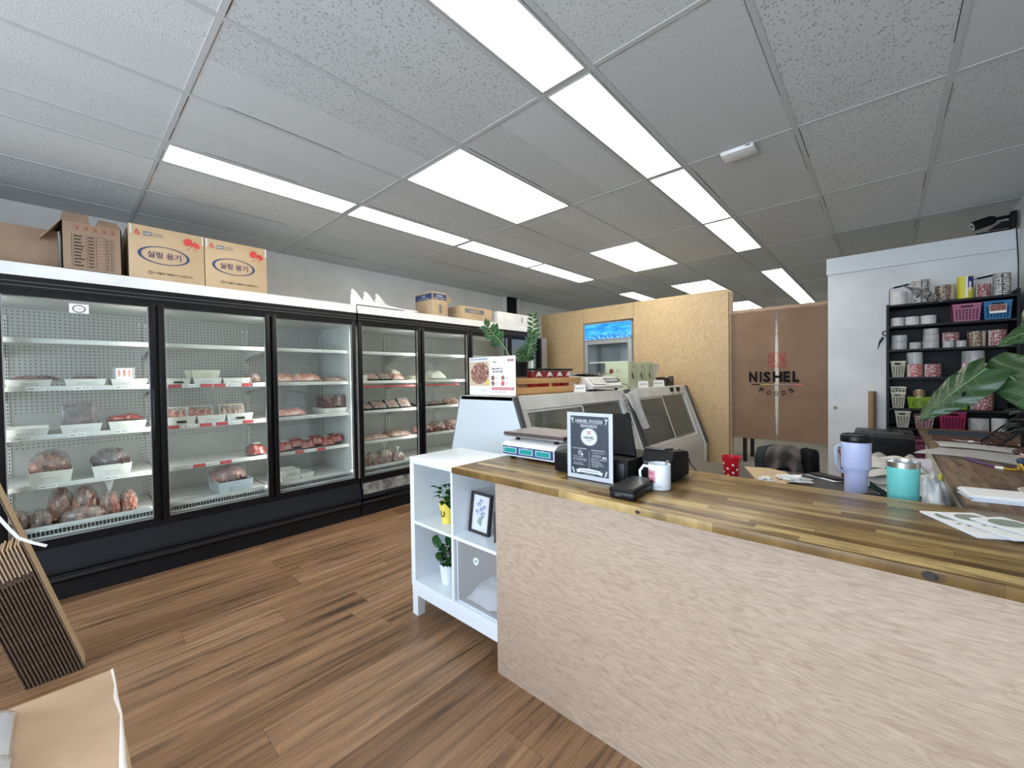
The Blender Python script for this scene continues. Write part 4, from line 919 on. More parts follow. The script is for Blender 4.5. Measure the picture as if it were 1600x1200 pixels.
T = Thing('rewards_sign', 'clear acrylic stand with dark blue rewards poster', 'sign', (-.90, 1.46, TZ))
b = MB(); b.box(-1.008, -.790, 1.457, 1.460, TZ + .002, TZ + .284, M_clear); b.box(-1.008, -.790, 1.464, 1.467, TZ + .002, TZ + .284, M_clear)
T.part('holder', b)
b = MB(); b.box(-1.020, -.780, 1.42, 1.505, TZ + .0005, TZ + .0035, M_clear); T.part('foot', b)
M_post = mat('poster_navy', (.022, .033, .055), .45); M_pw = mat('poster_white', (.66, .68, .70), .5)
b = MB(); b.box(-1.006, -.792, 1.461, 1.4635, TZ + .006, TZ + .282, M_pw)
M_ = FY((-.899, 1.4608, TZ)); b.rect(M_, -.090, .090, .024, .268, M_post, lift=.0004)
bl = lambda x0, x1, y0, y1: b.rect(M_, x0, x1, y0, y1, M_pw, lift=.0009)
b.text(M_, 'NISHEL FOODS', 0, .2475, .013, M_pw, width=.128, bold=.015, lift=.001); bl(-.062, .062, .2375, .2385); b.text(M_, 'REWARDS', 0, .2275, .012, M_pw, width=.078, bold=.012, lift=.001)
for sx in (-1, 1):
    b.poly(M_, [(sx * .073, .262), (sx * .077, .262), (sx * .083, .243), (sx * .079, .243)], M_pw, lift=.0009); b.poly(M_, [(sx * .083, .262), (sx * .087, .258), (sx * .076, .236), (sx * .074, .238)], M_pw, lift=.0009)
    b.poly(M_, [(sx * .070, .028), (sx * .076, .028), (sx * .084, .050), (sx * .078, .050)], M_pw, lift=.0009)
b.disc(M_, 0, .183, .039, .039, M_pw, lift=.0009, seg=40, inner=.94); b.disc(M_, 0, .183, .0355, .0355, M_pw, lift=.0009, seg=40)
b.text(M_, 'NISHEL', 0, .180, .010, M_ink, width=.050, bold=.02, lift=.0014); b.rect(M_, -.024, .024, .1715, .1723, M_red, lift=.0014); b.text(M_, 'FOODS', 0, .167, .0045, M_ink, lift=.0014)
for k in (-1, 1): b.poly(M_, [(k * -.010, .194), (k * -.007, .192), (k * .010, .208), (k * .007, .210)], M_pinkp, lift=.0014)
bl(.0005, .0015, .052, .125)
b.text(M_, 'HOW TO PARTICIPATE', -.045, .132, .0045, M_pw, width=.068, bold=.02, lift=.001); b.text(M_, 'EARN POINTS', .042, .130, .0045, M_pw, width=.062, bold=.02, lift=.001)
b.disc(M_, -.043, .115, .010, .010, M_pw, lift=.001, inner=.75); b.text(M_, '$', -.043, .115, .010, M_pw, lift=.001); b.disc(M_, -.033, .108, .005, .005, M_pw, lift=.001)
for i, (t_, x, y, wd) in enumerate((('START TO EARN', -.052, .098, .045), ('JOIN FOR FREE AT CHECKOUT', -.045, .090, .066), ('WITH YOUR PHONE NUMBER', -.045, .084, .068), ('GET 1 POINT', -.052, .072, .042), ('FOR EVERY $1 SPENT', -.050, .065, .052),
        ('50 POINTS = $2 OFF', .045, .120, .055), ('100 POINTS', .035, .110, .04), ('150 POINTS', .035, .104, .04), ('BIRTHDAY BENEFITS', .047, .094, .074), ('SPECIAL GIFT', .030, .085, .04), ('ON YOUR BIRTHDAY', .036, .078, .05), ('AND EXTRA POINTS', .040, .071, .056), ('ALL YEAR', .028, .064, .03))):
    b.text(M_, t_, x, y, .0036, M_pw, width=wd, bold=.02, lift=.001)
for x in (.066, .076): b.rect(M_, x - .004, x + .004, .100, .107, M_pw, lift=.001)
b.poly(M_, [(-.052, .048), (-.047, .033), (.047, .033), (.052, .048), (.0, .052)], M_pw, lift=.001); b.poly(M_, [(-.066, .041), (-.058, .036), (-.062, .030), (-.046, .031), (-.050, .045)], M_pw, lift=.0009); b.poly(M_, [(.066, .041), (.058, .036), (.062, .030), (.046, .031), (.050, .045)], M_pw, lift=.0009)
b.text(M_, 'ASK OUR STAFF FOR DETAILS', 0, .0415, .0045, M_post, width=.085, bold=.02, lift=.0014); b.text(M_, 'www.nishelfoods.ca', 0, .0275, .0038, M_pw, width=.05, lift=.001)
T.part('poster', b, label='dark blue poster with white lettering')

T = Thing('card_terminal', 'black rounded card payment box at the counter edge', 'card reader', (-.684, 1.41, TZ))
Mt = Matrix.Translation((-.684, 1.412, TZ)) @ Matrix.Rotation(R(3), 4, 'Z')
b = MB(); b.box(-.047, .047, -.103, .103, .0005, .030, M_black, Mt, bev=.010); b.box(-.048, .048, -.104, .104, .024, .040, M_blackm, Mt, bev=.007); T.part('case', b)
b = MB(); b.box(-.040, .040, -.092, .096, .040, .0412, mat('dark_screen', (.03, .03, .032), .25), Mt); T.part('screen', b)
b = MB(); b.box(-.022, -.004, -.1048, -.104, .012, .017, M_darkg, Mt); T.part('card_slot', b)

T = Thing('coffee_mug', 'white mug with pink square print and a spoon in it', 'mug', (-.634, 1.53, TZ))
mc = (-.634, 1.532, TZ + .0004)
b = MB(); b.lathe([(.034, 0), (.039, .002), (.0405, .006), (.0405, .094), (.0395, .096), (.0375, .094), (.037, .008), (0, .006)], M_white, mc, 36); T.part('cup', b)
b = MB(); b.tube([(mc[0] - .036 + .0, mc[1] - .006, mc[2] + .080), (mc[0] - .058, mc[1] - .010, mc[2] + .083), (mc[0] - .072, mc[1] - .014, mc[2] + .062), (mc[0] - .070, mc[1] - .013, mc[2] + .035), (mc[0] - .055, mc[1] - .010, mc[2] + .020), (mc[0] - .037, mc[1] - .006, mc[2] + .022)], .0055, M_white, 8); T.part('handle', b)
b = MB(); M_mp = mat('mug_pink', (.62, .36, .42), .4); M_mr = mat('mug_red', (.42, .02, .05), .4)
def wrap(mb, a0, rad=.0409):
    for i in range(len(mb.v)):
        v = mb.v[i]; a = a0 + v.x / rad; mb.v[i] = Vector((mc[0] + (rad + v.z) * math.cos(a), mc[1] + (rad + v.z) * math.sin(a), mc[2] + v.y))
p = MB(); I = Matrix.Identity(4)
p.grid(lambda u, v: (-.019 + .038 * u, .030 + .044 * v, 0), 10, 1, M_mp)
for q in ((-.020, -.018, .029, .075), (.018, .020, .029, .075)): p.rect(I, *q, M_mr, lift=.0004)
for zz in (.029, .074): p.grid(lambda u, v: (-.020 + .04 * u, zz + .0015 * v, .0004), 10, 1, M_mr)
p.text(I, '안하', 0, .062, .015, M_mr, width=.030, bold=.03, lift=.0005); p.text(I, '보고', 0, .042, .015, M_mr, width=.030, bold=.03, lift=.0005)
p.text(I, '하루', .034, .016, .005, M_ink, lift=.0005)
wrap(p, R(-118)); T.part('print', p, label='pink square with red lettering')
b = MB(); b.tube([(mc[0] - .005, mc[1], mc[2] + .02), (mc[0] + .022, mc[1] - .004, mc[2] + .085), (mc[0] + .035, mc[1] - .006, mc[2] + .112)], [.003, .0042, .005], M_steel, 8); solo('spoon', 'steel spoon standing in the white mug', 'spoon', b, mc)

T0 = None
for k, (cx, cy, a, l) in enumerate(((.175, 1.700, -1.08, 'brochure at the bottom left of the fan on the counter'), (.222, 1.712, -.95, 'brochure in the middle of the fan on the counter'), (.292, 1.70, -.80, 'brochure on top at the right of the fan on the counter'))):
    b = MB(); Mt = Matrix.Translation((cx, cy, TZ + .001 + .004 * k)) @ Matrix.Rotation(a + 1.57, 4, 'Z')
    w_, h_ = .10, .21
    for j in range(3): b.box(-w_ / 2 + j * .002, w_ / 2 + j * .002, -h_ / 2 + j * .003, h_ / 2 + j * .003, j * .0009, j * .0009 + .0006, M_paperb if j < 2 else M_paper, Mt)
    P = Mt @ Matrix.Translation((0.004, .006, .0025)); b.disc(P, 0, .055, .038, .034, mat('print_sage', (.22, .27, .21), .7), seg=18)
    for j in range(4): b.rect(P, -.03 + j * .016, -.02 + j * .016, -.01 - .012 * (j % 2), -.004 - .012 * (j % 2), M_ink); b.rect(P, -.035, .035, -.04 - j * .009, -.039 - j * .009, mat('print_faint', (.5, .5, .5), .7))
    solo('brochure', l, 'brochure', b, (cx, cy, TZ), 'brochures fanned on the counter')

# ------------------------------------------------------------------ deli display cases
CY0, CYM, CY1 = 2.10, 3.77, 5.43
ZC = 1.262
def xr(z): return -1.905 + (ZC - z) * .345          # staff-side slope
def xl(z): return -2.43 - (ZC - z) * .26            # customer-side slope
def deli(y0, y1, label, near):
    T = Thing('deli_display_case', label, 'display case', (-2.15, (y0 + y1) / 2, 0), 'deli display cases')
    prof = [(xl(.55), .10), (xl(.55), .55), (xl(.60), .60), (xr(.60), .60), (xr(.55), .55), (xr(.55) + .0, .10)]
    b = MB(); b.prism(prof, 'Y', y0 + .035, y1 - .035, M_case); T.part('base_cabinet', b)
    b = MB(); b.box(xl(.5) + .08, xr(.5) - .08, y0 + .06, y1 - .06, 0, .10, M_blackm); T.part('plinth', b)
    b = MB(); b.prism([(xl(1.235), 1.235), (xl(ZC), ZC), (xr(ZC), ZC), (xr(1.235), 1.235)], 'Y', y0, y1, M_case); T.part('top_deck', b)
    b = MB()        # staff side sloping frame
    def slab(za, zb, ya, yb, m, out=0.0, th=.02):
        b.prism([(xr(za) + out, za), (xr(zb) + out, zb), (xr(zb) + out - th, zb), (xr(za) + out - th, za)], 'Y', ya, yb, m)
    slab(.60, 1.235, y0 + .03, y0 + .11, M_case, .0); slab(.60, 1.235, y1 - .14, y1 - .03, M_case, .0)
    slab(1.165, 1.235, y0 + .11, y1 - .14, M_case); slab(.60, .68, y0 + .11, y1 - .14, M_case)
    T.part('rear_frame', b)
    for j, (ya, yb, o) in enumerate(((y0 + .11, (y0 + y1) / 2 + .02, -.006), ((y0 + y1) / 2 - .02, y1 - .14, -.018))):
        b = MB()
        for q in ((.68, .70, ya, yb), (1.145, 1.165, ya, yb), (.70, 1.145, ya, ya + .018), (.70, 1.145, yb - .018, yb)): slab(q[0], q[1], q[2], q[3], M_alu if j else M_case, o, .010)
        d = T.part('sliding_door', b)
        b = MB(); slab(.70, 1.145, ya + .018, yb - .018, M_caseglass, o - .004, .003); T.part('glass', b, d)
    b = MB(); b.prism([(xl(.62), .62), (xl(1.235), 1.235), (xl(1.235) + .006, 1.235), (xl(.62) + .006, .62)], 'Y', y0 + .035, y1 - .035, M_clear); T.part('front_glass', b)
    b = MB(); b.box(xl(.6) + .01, xr(.6) - .02, y0 + .035, y1 - .035, .601, .61, M_steel); T.part('deck_pan', b)
    b = MB(); b.box(-2.42, -2.05, y0 + .06, y1 - .06, .92, .926, M_glass); T.part('glass_shelf', b)
    for ya, yb, nm in ((y0, y0 + .03, 'near'), (y1 - .03, y1, 'far')):
        b = MB(); pr = [(xl(.0) - .0, .06), (xl(.55) - .02, .06), (xl(.55) - .02, .55), (xl(ZC) - .012, ZC - .002), (xr(ZC) + .005, ZC - .002), (xr(.55) + .02, .55), (xr(.55) + .02, .06)]
        b.prism(pr[1:], 'Y', ya, yb, M_casew if nm == 'near' else M_case); e = T.part('end_panel', b, label='white end panel' if nm == 'near' else None)
        b = MB(); b.prism([(xr(ZC) + .005, ZC), (xr(.55) + .02, .55), (xr(.55) + .045, .55), (xr(ZC) + .028, ZC + .002)], 'Y', ya - .004, yb + .004, M_darkg); T.part('edge_trim', b, e, label='dark grey edge strip'); b = MB()
        b.prism([(xl(ZC) - .014, ZC), (xl(.55) - .024, .55), (xl(.55) - .030, .55), (xl(ZC) - .020, ZC)], 'Y', ya - .002, yb, M_alu); T.part('edge_bead', b, e, label='aluminium edge strip')
    return T
TD1 = deli(CY0, CYM - .01, 'white sided deli display case with its end panel toward the camera', True)
TD2 = deli(CYM + .01, CY1, 'farther deli display case, its end near the plywood wall', False)
b = MB()
for x, z in ((-2.33, 1.20), (-1.97, 1.19)): b.disc(FY((x, CY0 - .001, z)), 0, 0, .022, .022, M_case, inner=.8)
TD1.part('screw_cap', b)
b = MB()
for k in range(7): z = 1.20 - k * .045; b.disc(frame((xr(z) + .0015, CYM - .07, z), (0, 1, 0), (-.32, 0, .945)), 0, 0, .009, .011, M_black, seg=10)
TD1.part('perforation', b, label='column of dark round holes')
# towel
b = MB(); b.smooth = 1.3
def tw(u, v):
    z = 1.225 - v * .345 + .03 * u; y = 3.62 + u * .27 * (1 - .25 * v) + v * .13; return (xr(z) + .062 + .012 * math.sin(u * 9 + v * 3) + .01 * noise.noise(Vector((u * 4, v * 5, 1))), y, z - .03 * u * v)
b.grid(tw, 14, 20, mat('white_towel', (.74, .75, .77), .9, sheen=.3), thick=.006); solo('towel', 'white towel hanging on the middle post of the deli cases', 'towel', b, (-1.85, 3.8, .9))
# flyers at the near end
T = Thing('flyer_holder', 'pair of food flyers standing in clear acrylic on deli case', 'sign', (-2.15, 2.15, ZC))
b = MB(); b.box(-2.395, -1.905, 2.155, 2.158, ZC + .004, ZC + .298, M_clear); b.box(-2.395, -1.905, 2.15, 2.20, ZC + .0005, ZC + .004, M_clear); T.part('holder', b)
M_ = FY((0, 2.1535, ZC))
b = MB(); b.box(-2.392, -2.170, 2.1515, 2.1535, ZC + .006, ZC + .290, M_paper)
P = FY((0, 2.151, ZC)); b.rect(P, -2.388, -2.176, .262, .286, mat('flyer_pale', (.62, .66, .70), .6)); b.text(P, 'BULGOGI BEEF JERKY', -2.282, .275, .013, mat('flyer_blue', (.05, .10, .20), .6), width=.195, bold=.03)
fd = meat('food_photo', (.08, .025, .02), (.28, .12, .09), (.62, .48, .36), 45, .5); b.rect(P, -2.388, -2.176, .075, .258, mat('food_board', (.55, .44, .30), .6)); b.disc(P, -2.275, .170, .100, .080, fd, lift=.001, seg=30, rot=.2); b.disc(P, -2.195, .098, .020, .022, mat('lemon', (.65, .50, .12), .5), lift=.0014)
for k in range(5): b.rect(P, -2.38, -2.25 if k % 2 else -2.20, .055 - k * .011, .0565 - k * .011, mat('rule_blue', (.25, .32, .50), .6), lift=.0008)
b.text(P, 'REG. $14.99', -2.225, .043, .008, M_ink, bold=.02); T.part('flyer', b, label='food photo flyer with blue heading')
b = MB(); b.box(-2.166, -1.912, 2.1515, 2.1535, ZC + .006, ZC + .290, mat('flyer_pink', (.80, .77, .77), .6))
b.text(P, 'NISHEL', -2.115, .250, .009, M_ink, bold=.02); b.rect(P, -1.985, -1.930, .252, .266, mat('flyer_wine', (.25, .06, .09), .5)); b.text(P, 'NEW', -1.957, .259, .007, M_tag)
b.text(P, 'Mix & match', -2.09, .222, .008, M_greyp); b.text(P, 'Buy any 5,', -2.09, .200, .016, M_ink, width=.105, bold=.04); b.text(P, 'get $13 off', -2.09, .178, .016, M_ink, width=.105, bold=.04); b.text(P, 'on selected packs', -2.085, .160, .006, M_greyp)
for i, (x, z) in enumerate(((-2.135, .133), (-2.035, .133), (-2.135, .093), (-2.035, .093))):
    b.disc(P, x, z, .018, .018, fd if i != 3 else M_pinkp, lift=.0012); b.rect(P, x + .026, x + .055, z + .002, z + .005, M_greyp); b.rect(P, x + .026, x + .05, z - .006, z - .004, M_greyp)
b.rect(P, -2.15, -1.925, .045, .065, mat('flyer_rose', (.52, .14, .15), .5)); b.text(P, 'VISIT OUR STORE FOR MORE', -2.037, .055, .007, M_tag, width=.19); b.rect(P, -2.15, -2.0, .03, .033, M_greyp)
T.part('flyer', b, label='pale pink flyer with round pictures')
# crate, jars, plant
T = Thing('wooden_crate', 'light wooden slatted crate of snack packs on deli case', 'crate', (-2.1, 2.75, ZC))
M_pine = noisy('pine', (.52, .29, .11), (.62, .38, .16), 6, .5, stretch=(8, 1, 8)); X0, X1, Y_0, Y_1 = -2.27, -1.985, 2.245, 3.10
b = MB(); b.box(X0 + .01, X1 - .01, Y_0 + .01, Y_1 - .01, ZC + .001, ZC + .012, M_pine); T.part('bottom', b)
for z0, z1 in ((.012, .058), (.085, .128)):
    for q in ((X1 - .01, X1, Y_0, Y_1), (X0, X0 + .01, Y_0, Y_1), (X0 + .01, X1 - .01, Y_0, Y_0 + .01), (X0 + .01, X1 - .01, Y_1 - .01, Y_1)): b = MB(); b.box(*q, ZC + z0, ZC + z1, M_pine, bev=.001); T.part('slat', b)
for x in (X0 + .011, X1 - .03):
    for y in (Y_0 + .011, (Y_0 + Y_1) / 2, Y_1 - .03): b = MB(); b.box(x, x + .019, y, y + .019, ZC + .012, ZC + .128, M_pine); T.part('corner_post', b)
for k, y in enumerate((2.60, 2.745, 2.885, 3.02)):
    T = Thing('snack_pack', ('first', 'second', 'third', 'last')[k] + ' dark lidded snack pack from left in the wooden crate', 'snack pack', (-2.12, y, ZC + .013), 'snack packs in the wooden crate')
    b = MB(); b.smooth = 1.0; b.lathe([(.045, 0), (.05, .01), (.055, .12), (.058, .17)], mat('pack_clear_red', (.34, .03, .03), .25), (-2.12, y, ZC + .013), 16); T.part('pack', b)
    b = MB(); b.box(-2.185, -2.055, y - .062, y + .062, ZC + .190, ZC + .205, M_blackm, bev=.004); b.box(-2.18, -2.06, y - .058, y + .058, ZC + .183, ZC + .190, M_film); T.part('lid', b, label='dark flat lid')
    b = MB(); M_ = FX((-2.062, y, ZC)); b.poly(M_, [(-.045, .135), (-.03, .165), (-.008, .178), (.008, .178), (.03, .165), (.045, .135), (.0, .145)], mat('label_pinkish', (.68, .50, .56), .5), lift=.004); b.disc(M_, 0, .160, .018, .018, M_tag, lift=.0045); T.part('label', b, label='pink and white label')
T = Thing('potted_zz_plant', 'zz plant with tall stems in black and taupe pot', 'plant', (-2.12, 2.42, ZC + .013))
pc = (-2.125, 2.42, ZC + .0135)
b = MB(); b.lathe([(.060, 0), (.066, .0), (.072, .125), (.073, .127)], mat('taupe_glaze', (.22, .165, .145), .5), pc, 28); b.lathe([(.073, .127), (.082, .240), (.078, .240), (.072, .20)], M_black, pc, 28, cap=False); T.part('pot', b)
b = MB(); b.lathe([(0, .215), (.076, .215)], M_soil, pc, 20, cap=False); T.part('soil', b)
def frond(pts, n, ls, seed, bare=0.0):
    rr = random.Random(seed); P = [Vector(p) for p in pts]
    def at(t):
        t = t * (len(P) - 1); i = min(int(t), len(P) - 2); f = t - i
        p0 = P[max(i - 1, 0)]; p1 = P[i]; p2 = P[i + 1]; p3 = P[min(i + 2, len(P) - 1)]
        return .5 * ((2 * p1) + (-p0 + p2) * f + (2 * p0 - 5 * p1 + 4 * p2 - p3) * f * f + (-p0 + 3 * p1 - 3 * p2 + p3) * f ** 3)
    st = MB(); st.tube([at(k / 16) for k in range(17)], [.006 - .004 * k / 16 for k in range(17)], M_stem, 7); T.part('stem', st)
    lf = MB(); lf.smooth = 1.2
    for k in range(n):
        t_ = bare + (1 - bare) * (k + .5) / n; p = at(t_); d = (at(min(1, t_ + .03)) - at(max(0, t_ - .03))).normalized()
        side = d.cross(Vector((.55, -.83, 0))).normalized() * (1 if k % 2 else -1)
        D_ = (side + d * .65 + Vector((rr.uniform(-.3, .3), rr.uniform(-.3, .3), 0))).normalized(); S = D_.cross(Vector((.5, -.85, .2))).normalized(); N = D_.cross(S)
        s = ls * (1.0 - .45 * t_) * rr.uniform(.85, 1.1)
        lf.grid(lambda u, v: p + D_ * (v * s) + S * ((u - .5) * s * .50 * 2 * math.sin(math.pi * min(.97, max(.03, v))) ** .8 * .5) + N * (abs(u - .5) * s * .12), 4, 6, M_leaf)
    T.part('leaves', lf)
zc = pc[2] + .21
frond([(-2.14, 2.40, zc), (-2.22, 2.38, zc + .14), (-2.32, 2.37, zc + .25), (-2.43, 2.36, zc + .345)], 12, .125, 1, bare=.45)
frond([(-2.10, 2.44, zc), (-2.045, 2.46, zc + .12), (-2.02, 2.48, zc + .25), (-2.035, 2.50, zc + .40)], 24, .085, 2, bare=.12)
frond([(-2.12, 2.42, zc), (-2.11, 2.43, zc + .06), (-2.09, 2.44, zc + .12)], 7, .07, 3, bare=.2)
frond([(-2.13, 2.43, zc), (-2.15, 2.45, zc + .06), (-2.13, 2.46, zc + .115)], 6, .06, 4, bare=.3)
frond([(-2.11, 2.41, zc), (-2.06, 2.42, zc + .05), (-2.03, 2.44, zc + .09)], 6, .06, 5, bare=.3)
# price cards
def card(x, y, w_, h_, label, txt, yaw=-.5):
    T = Thing('price_card', label, 'price card', (x, y, ZC), 'white price cards on the deli cases'); Mt = Matrix.Translation((x, y, ZC + .001)) @ Matrix.Rotation(yaw, 4, 'Z')
    b = MB(); b.box(-w_ / 2, w_ / 2, 0, .002, 0, h_, M_tag, Mt @ Matrix.Rotation(R(-12), 4, 'X')); b.box(-w_ / 2, w_ / 2, 0, .03, 0, .002, M_clear, Mt); T.part('card', b)
    b = MB(); P = Mt @ Matrix.Rotation(R(-12), 4, 'X') @ FY((0, 0, 0)); b.text(P, txt, 0, h_ * .5, h_ * .22, M_greyp, width=w_ * .7, bold=.02); T.part('lettering', b)
card(-1.95, 3.03, .11, .065, 'white price card in front of the wooden crate', 'Snack $6.99', yaw=.9)
card(-1.945, 4.29, .12, .075, 'white price card in front of the green boxes', '$19.99', yaw=.9)
card(-1.945, 4.70, .15, .08, 'wide white price card right of the green boxes', '$24.99', yaw=.9)
# weighing printer
T = Thing('label_scale', 'grey white label printing scale with keypad on deli case', 'scale', (-2.03, 3.4, ZC))
b = MB(); b.prism([(-1.90, ZC + .020), (-1.90, ZC + .045), (-1.99, ZC + .125), (-2.20, ZC + .15), (-2.20, ZC + .020)], 'Y', 3.16, 3.72, M_case); T.part('body', b)
b = MB()
for y in (3.2, 3.66):
    for x in (-2.17, -1.94): b.cyl((x, y), ZC + .0005, ZC + .020, .016, M_black, 12)
T.part('foot_base', b)
sl = frame((-1.945, 3.18, ZC + .088), (0, 1, 0), (-.745, 0, .664))
b = MB(); b.rect(sl, .02, .24, -.045, .045, M_greyp, lift=.001)
for i in range(7):
    for j in range(4): b.rect(sl, .028 + i * .030, .052 + i * .030, -.040 + j * .021, -.024 + j * .021, M_tag, lift=.002)
b.rect(sl, .28, .52, -.02, .04, M_black, lift=.001); b.rect(sl, .29, .51, -.01, .03, M_grey, lift=.0015); T.part('keypad', b, label='white keys on a dark pad')
b = MB(); b.box(-2.3, -2.02, 3.2, 3.7, ZC + .155, ZC + .162, M_steel); b.box(-2.2, -2.1, 3.35, 3.5, ZC + .15, ZC + .155, M_black); T.part('platter', b)
b = MB(); b.ball((-1.99, 3.76, ZC + .075), (.035, .035, .04), M_black); b.tube([(-1.97, 3.75, ZC + .06), (-1.905, 3.80, ZC + .05), (-1.895, 3.86, ZC - .0), (-1.86, 3.90, ZC - .10)], .003, M_black, 6); T.part('power_cable', b)
b = MB(); b.lathe([(.0, 0), (.035, 0), (.035, .05), (0, .05)], M_black, (-1.97, 3.10, ZC + .001), 16); solo('tape_roll', 'small black roll beside the label scale', 'tape', b, (-1.97, 3.10, ZC))
# green boxes
M_lgr = mat('light_green_card', (.47, .53, .36), .5); M_lgd = mat('green_card_plain', (.42, .48, .33), .5)
for k, (y0, y1) in enumerate(((4.02, 4.23), (4.235, 4.445), (4.45, 4.66))):
    T = Thing('gift_box', ('nearest', 'middle', 'farthest')[k] + ' of three pale green gift boxes on the deli case', 'box', (-2.10, (y0 + y1) / 2, ZC), 'pale green gift boxes')
    b = MB(); b.box(-2.26, -1.99, y0, y1, ZC + .001, ZC + .285, M_lgr, bev=.002); T.part('body', b)
    b = MB(); P = FX((-1.9895, (y0 + y1) / 2, ZC)); b.disc(P, 0, .13, .012, .035, mat('wine_print', (.17, .03, .05), .6), rot=.4); b.disc(P, -.012, .15, .010, .028, mat('wine_print', (.17, .03, .05), .6), rot=-.5)
    b.disc(P, .016, .118, .006, .022, mat('wine_print', (.17, .03, .05), .6), rot=.9); b.text(P, 'Lia', .02, .245, .024, M_greyp, bold=.01); b.rect(P, -.01, .05, .22, .224, M_greyp)
    if k == 0: Q = FY((-2.125, y0 - .0005, ZC)); b.disc(Q, -.06, .185, .026, .026, mat('wine_print', (.17, .03, .05), .6)); b.text(Q, 'Lia', .02, .195, .024, M_greyp, bold=.01); b.rect(Q, -.01, .07, .17, .174, M_greyp)
    T.part('printing', b, label='wine coloured flower and script')
b = MB(); b.prism([(4.68, ZC + .001), (4.72, ZC + .001), (4.90, ZC + .27), (4.68, ZC + .27)], 'X', -2.02, -2.016, M_filmw); solo('acrylic_sheet', 'slanted clear acrylic sheet beside the green boxes', 'acrylic stand', b, (-2.02, 4.78, ZC))
T = Thing('tape_dispenser', 'black tape dispenser at the far end of the deli case', 'tape dispenser', (-2.0, 5.1, ZC))
b = MB(); b.prism([(4.86, .10), (4.95, .115), (5.12, .10), (5.16, .05), (5.22, .055), (5.26, .12), (5.28, .12), (5.28, .001), (4.98, .001), (4.98, .07), (4.86, .085)], 'X', -2.06, -1.99, M_black, Matrix.Translation((0, 0, ZC))); T.part('body', b)
b = MB(); b.lathe([(.018, -.03), (.045, -.03), (.045, .03), (.018, .03)], M_filmw, (0, 0, 0), 18, Matrix.Translation((-2.02, 5.10, ZC + .07)) @ Matrix.Rotation(R(90), 4, 'Y'), cap=False); T.part('tape_roll', b)
for k, y in enumerate((4.90, 5.10)):
    b = MB(); b.prism([(-.035, 0), (.035, 0), (.03, -.055), (-.03, -.055)], 'Z', 0, .001, M_black) if False else b.box(xr(1.235) - .004, xr(1.235) + .022, y, y + .075, 1.195, 1.25, M_black, bev=.006); b.tube([(xr(1.235) + .02, y + .02, 1.20), (xr(1.235) + .03, y + .0375, 1.175), (xr(1.235) + .02, y + .055, 1.20)], .002, M_steel, 6)
    solo('binder_clip', ('left', 'right')[k] + ' of two black binder clips on the far case edge', 'clip', b, (xr(1.2), y + .037, 1.195), 'binder clips')

# ------------------------------------------------------------------ drinks cooler in the plywood opening
T = Thing('drinks_cooler', 'upright drinks cooler with blue ice banner in the plywood opening', 'cooler', (-3.09, 5.95, 0))
b = MB(); cx0, cx1, cy0, cy1 = -3.505, -2.700, 5.60, 6.2
for q in ((cx0, cx0 + .04, cy0, cy1, .05, 2.205), (cx1 - .04, cx1, cy0, cy1, .05, 2.205), (cx0, cx1, cy1 - .04, cy1, .05, 2.205), (cx0, cx1, cy0, cy1, .05, .3), (cx0, cx1, cy0, cy1, 2.19, 2.205), (cx0, cx1, cy0 + .05, cy1, 1.95, 1.97)): b.box(*q, M_alu if q[0] == cx0 and q[1] == cx1 else mat('cooler_lining', (.42, .47, .48), .4))
T.part('cabinet', b)
b = MB(); b.box(cx0, cx0 + .012, 5.575, 5.60, .05, 2.205, M_grey); b.box(cx1 - .012, cx1, 5.575, 5.60, .05, 2.205, M_grey); b.box(cx0, cx1, 5.575, 5.60, 2.195, 2.205, M_grey); b.box(cx0, cx1, 5.575, 5.60, 1.945, 1.96, M_grey); T.part('front_trim', b)
M_ban = mat('ice_banner', (.02, .2, .7), .5, emit=(.01, .18, .75), es=.38); t = NT(M_ban); v = t.coord(scale=(1.5, 1, 7)); zz = t.sep(t.coord())[2]
n1 = t.noise(v, 2.2, 5, .6, .8); sky = t.ramp(n1, [(.35, (.006, .12, .55)), (.5, (.012, .26, .80)), (.7, (.12, .50, .92))])
vo = t.n('ShaderNodeTexVoronoi'); vo.inputs['Scale'].default_value = 30; t.l(t.coord(scale=(1, 1, 1.3)), vo.inputs['Vector'])
ice = t.ramp(vo.outputs['Distance'], [(0.0, (.75, .92, 1.0)), (.3, (.10, .42, .85)), (.6, (.01, .15, .6))])
fz = t.math('MULTIPLY_ADD', t.noise(t.coord(), 14, 2), .05, -.025); sel = t.math('LESS_THAN', t.math('ADD', zz, fz), -.055)
cc = t.mix(sel, sky, ice); t.col(cc); t.l(cc, t.b.inputs['Emission Color'])
b = MB(); b.box(cx0 + .012, cx1 - .012, 5.585, 5.598, 1.962, 2.194, M_ban)
o = bpy.data.objects; bo = b.build('banner', None, (-3.1, 5.59, 2.078)); bo.parent = T.e; bo.location = Vector((-3.1, 5.59, 2.078)) - T.O; bo['label'] = 'glowing blue banner with ice cubes'
b = MB()
for q in ((cx0 + .012, cx0 + .065, 1.94, .32), (cx1 - .065, cx1 - .012, 1.94, .32)): b.box(q[0], q[1], 5.578, 5.60, .32, 1.94, M_grey, bev=.003)
b.box(cx0 + .065, cx1 - .065, 5.578, 5.60, 1.885, 1.94, M_grey); b.box(cx0 + .065, cx1 - .065, 5.578, 5.60, .32, .38, M_grey); d = T.part('door', b)
b = MB(); b.box(cx0 + .065, cx1 - .065, 5.586, 5.590, .38, 1.885, M_glass); T.part('glass', b, d)
for z in (.62, .95, 1.28, 1.60): b = MB(); b.box(cx0 + .04, cx1 - .04, 5.66, 6.1, z, z + .008, M_shelf); b.box(cx0 + .05, cx1 - .05, 5.655, 5.665, z - .005, z + .016, M_tag); T.part('shelf', b)
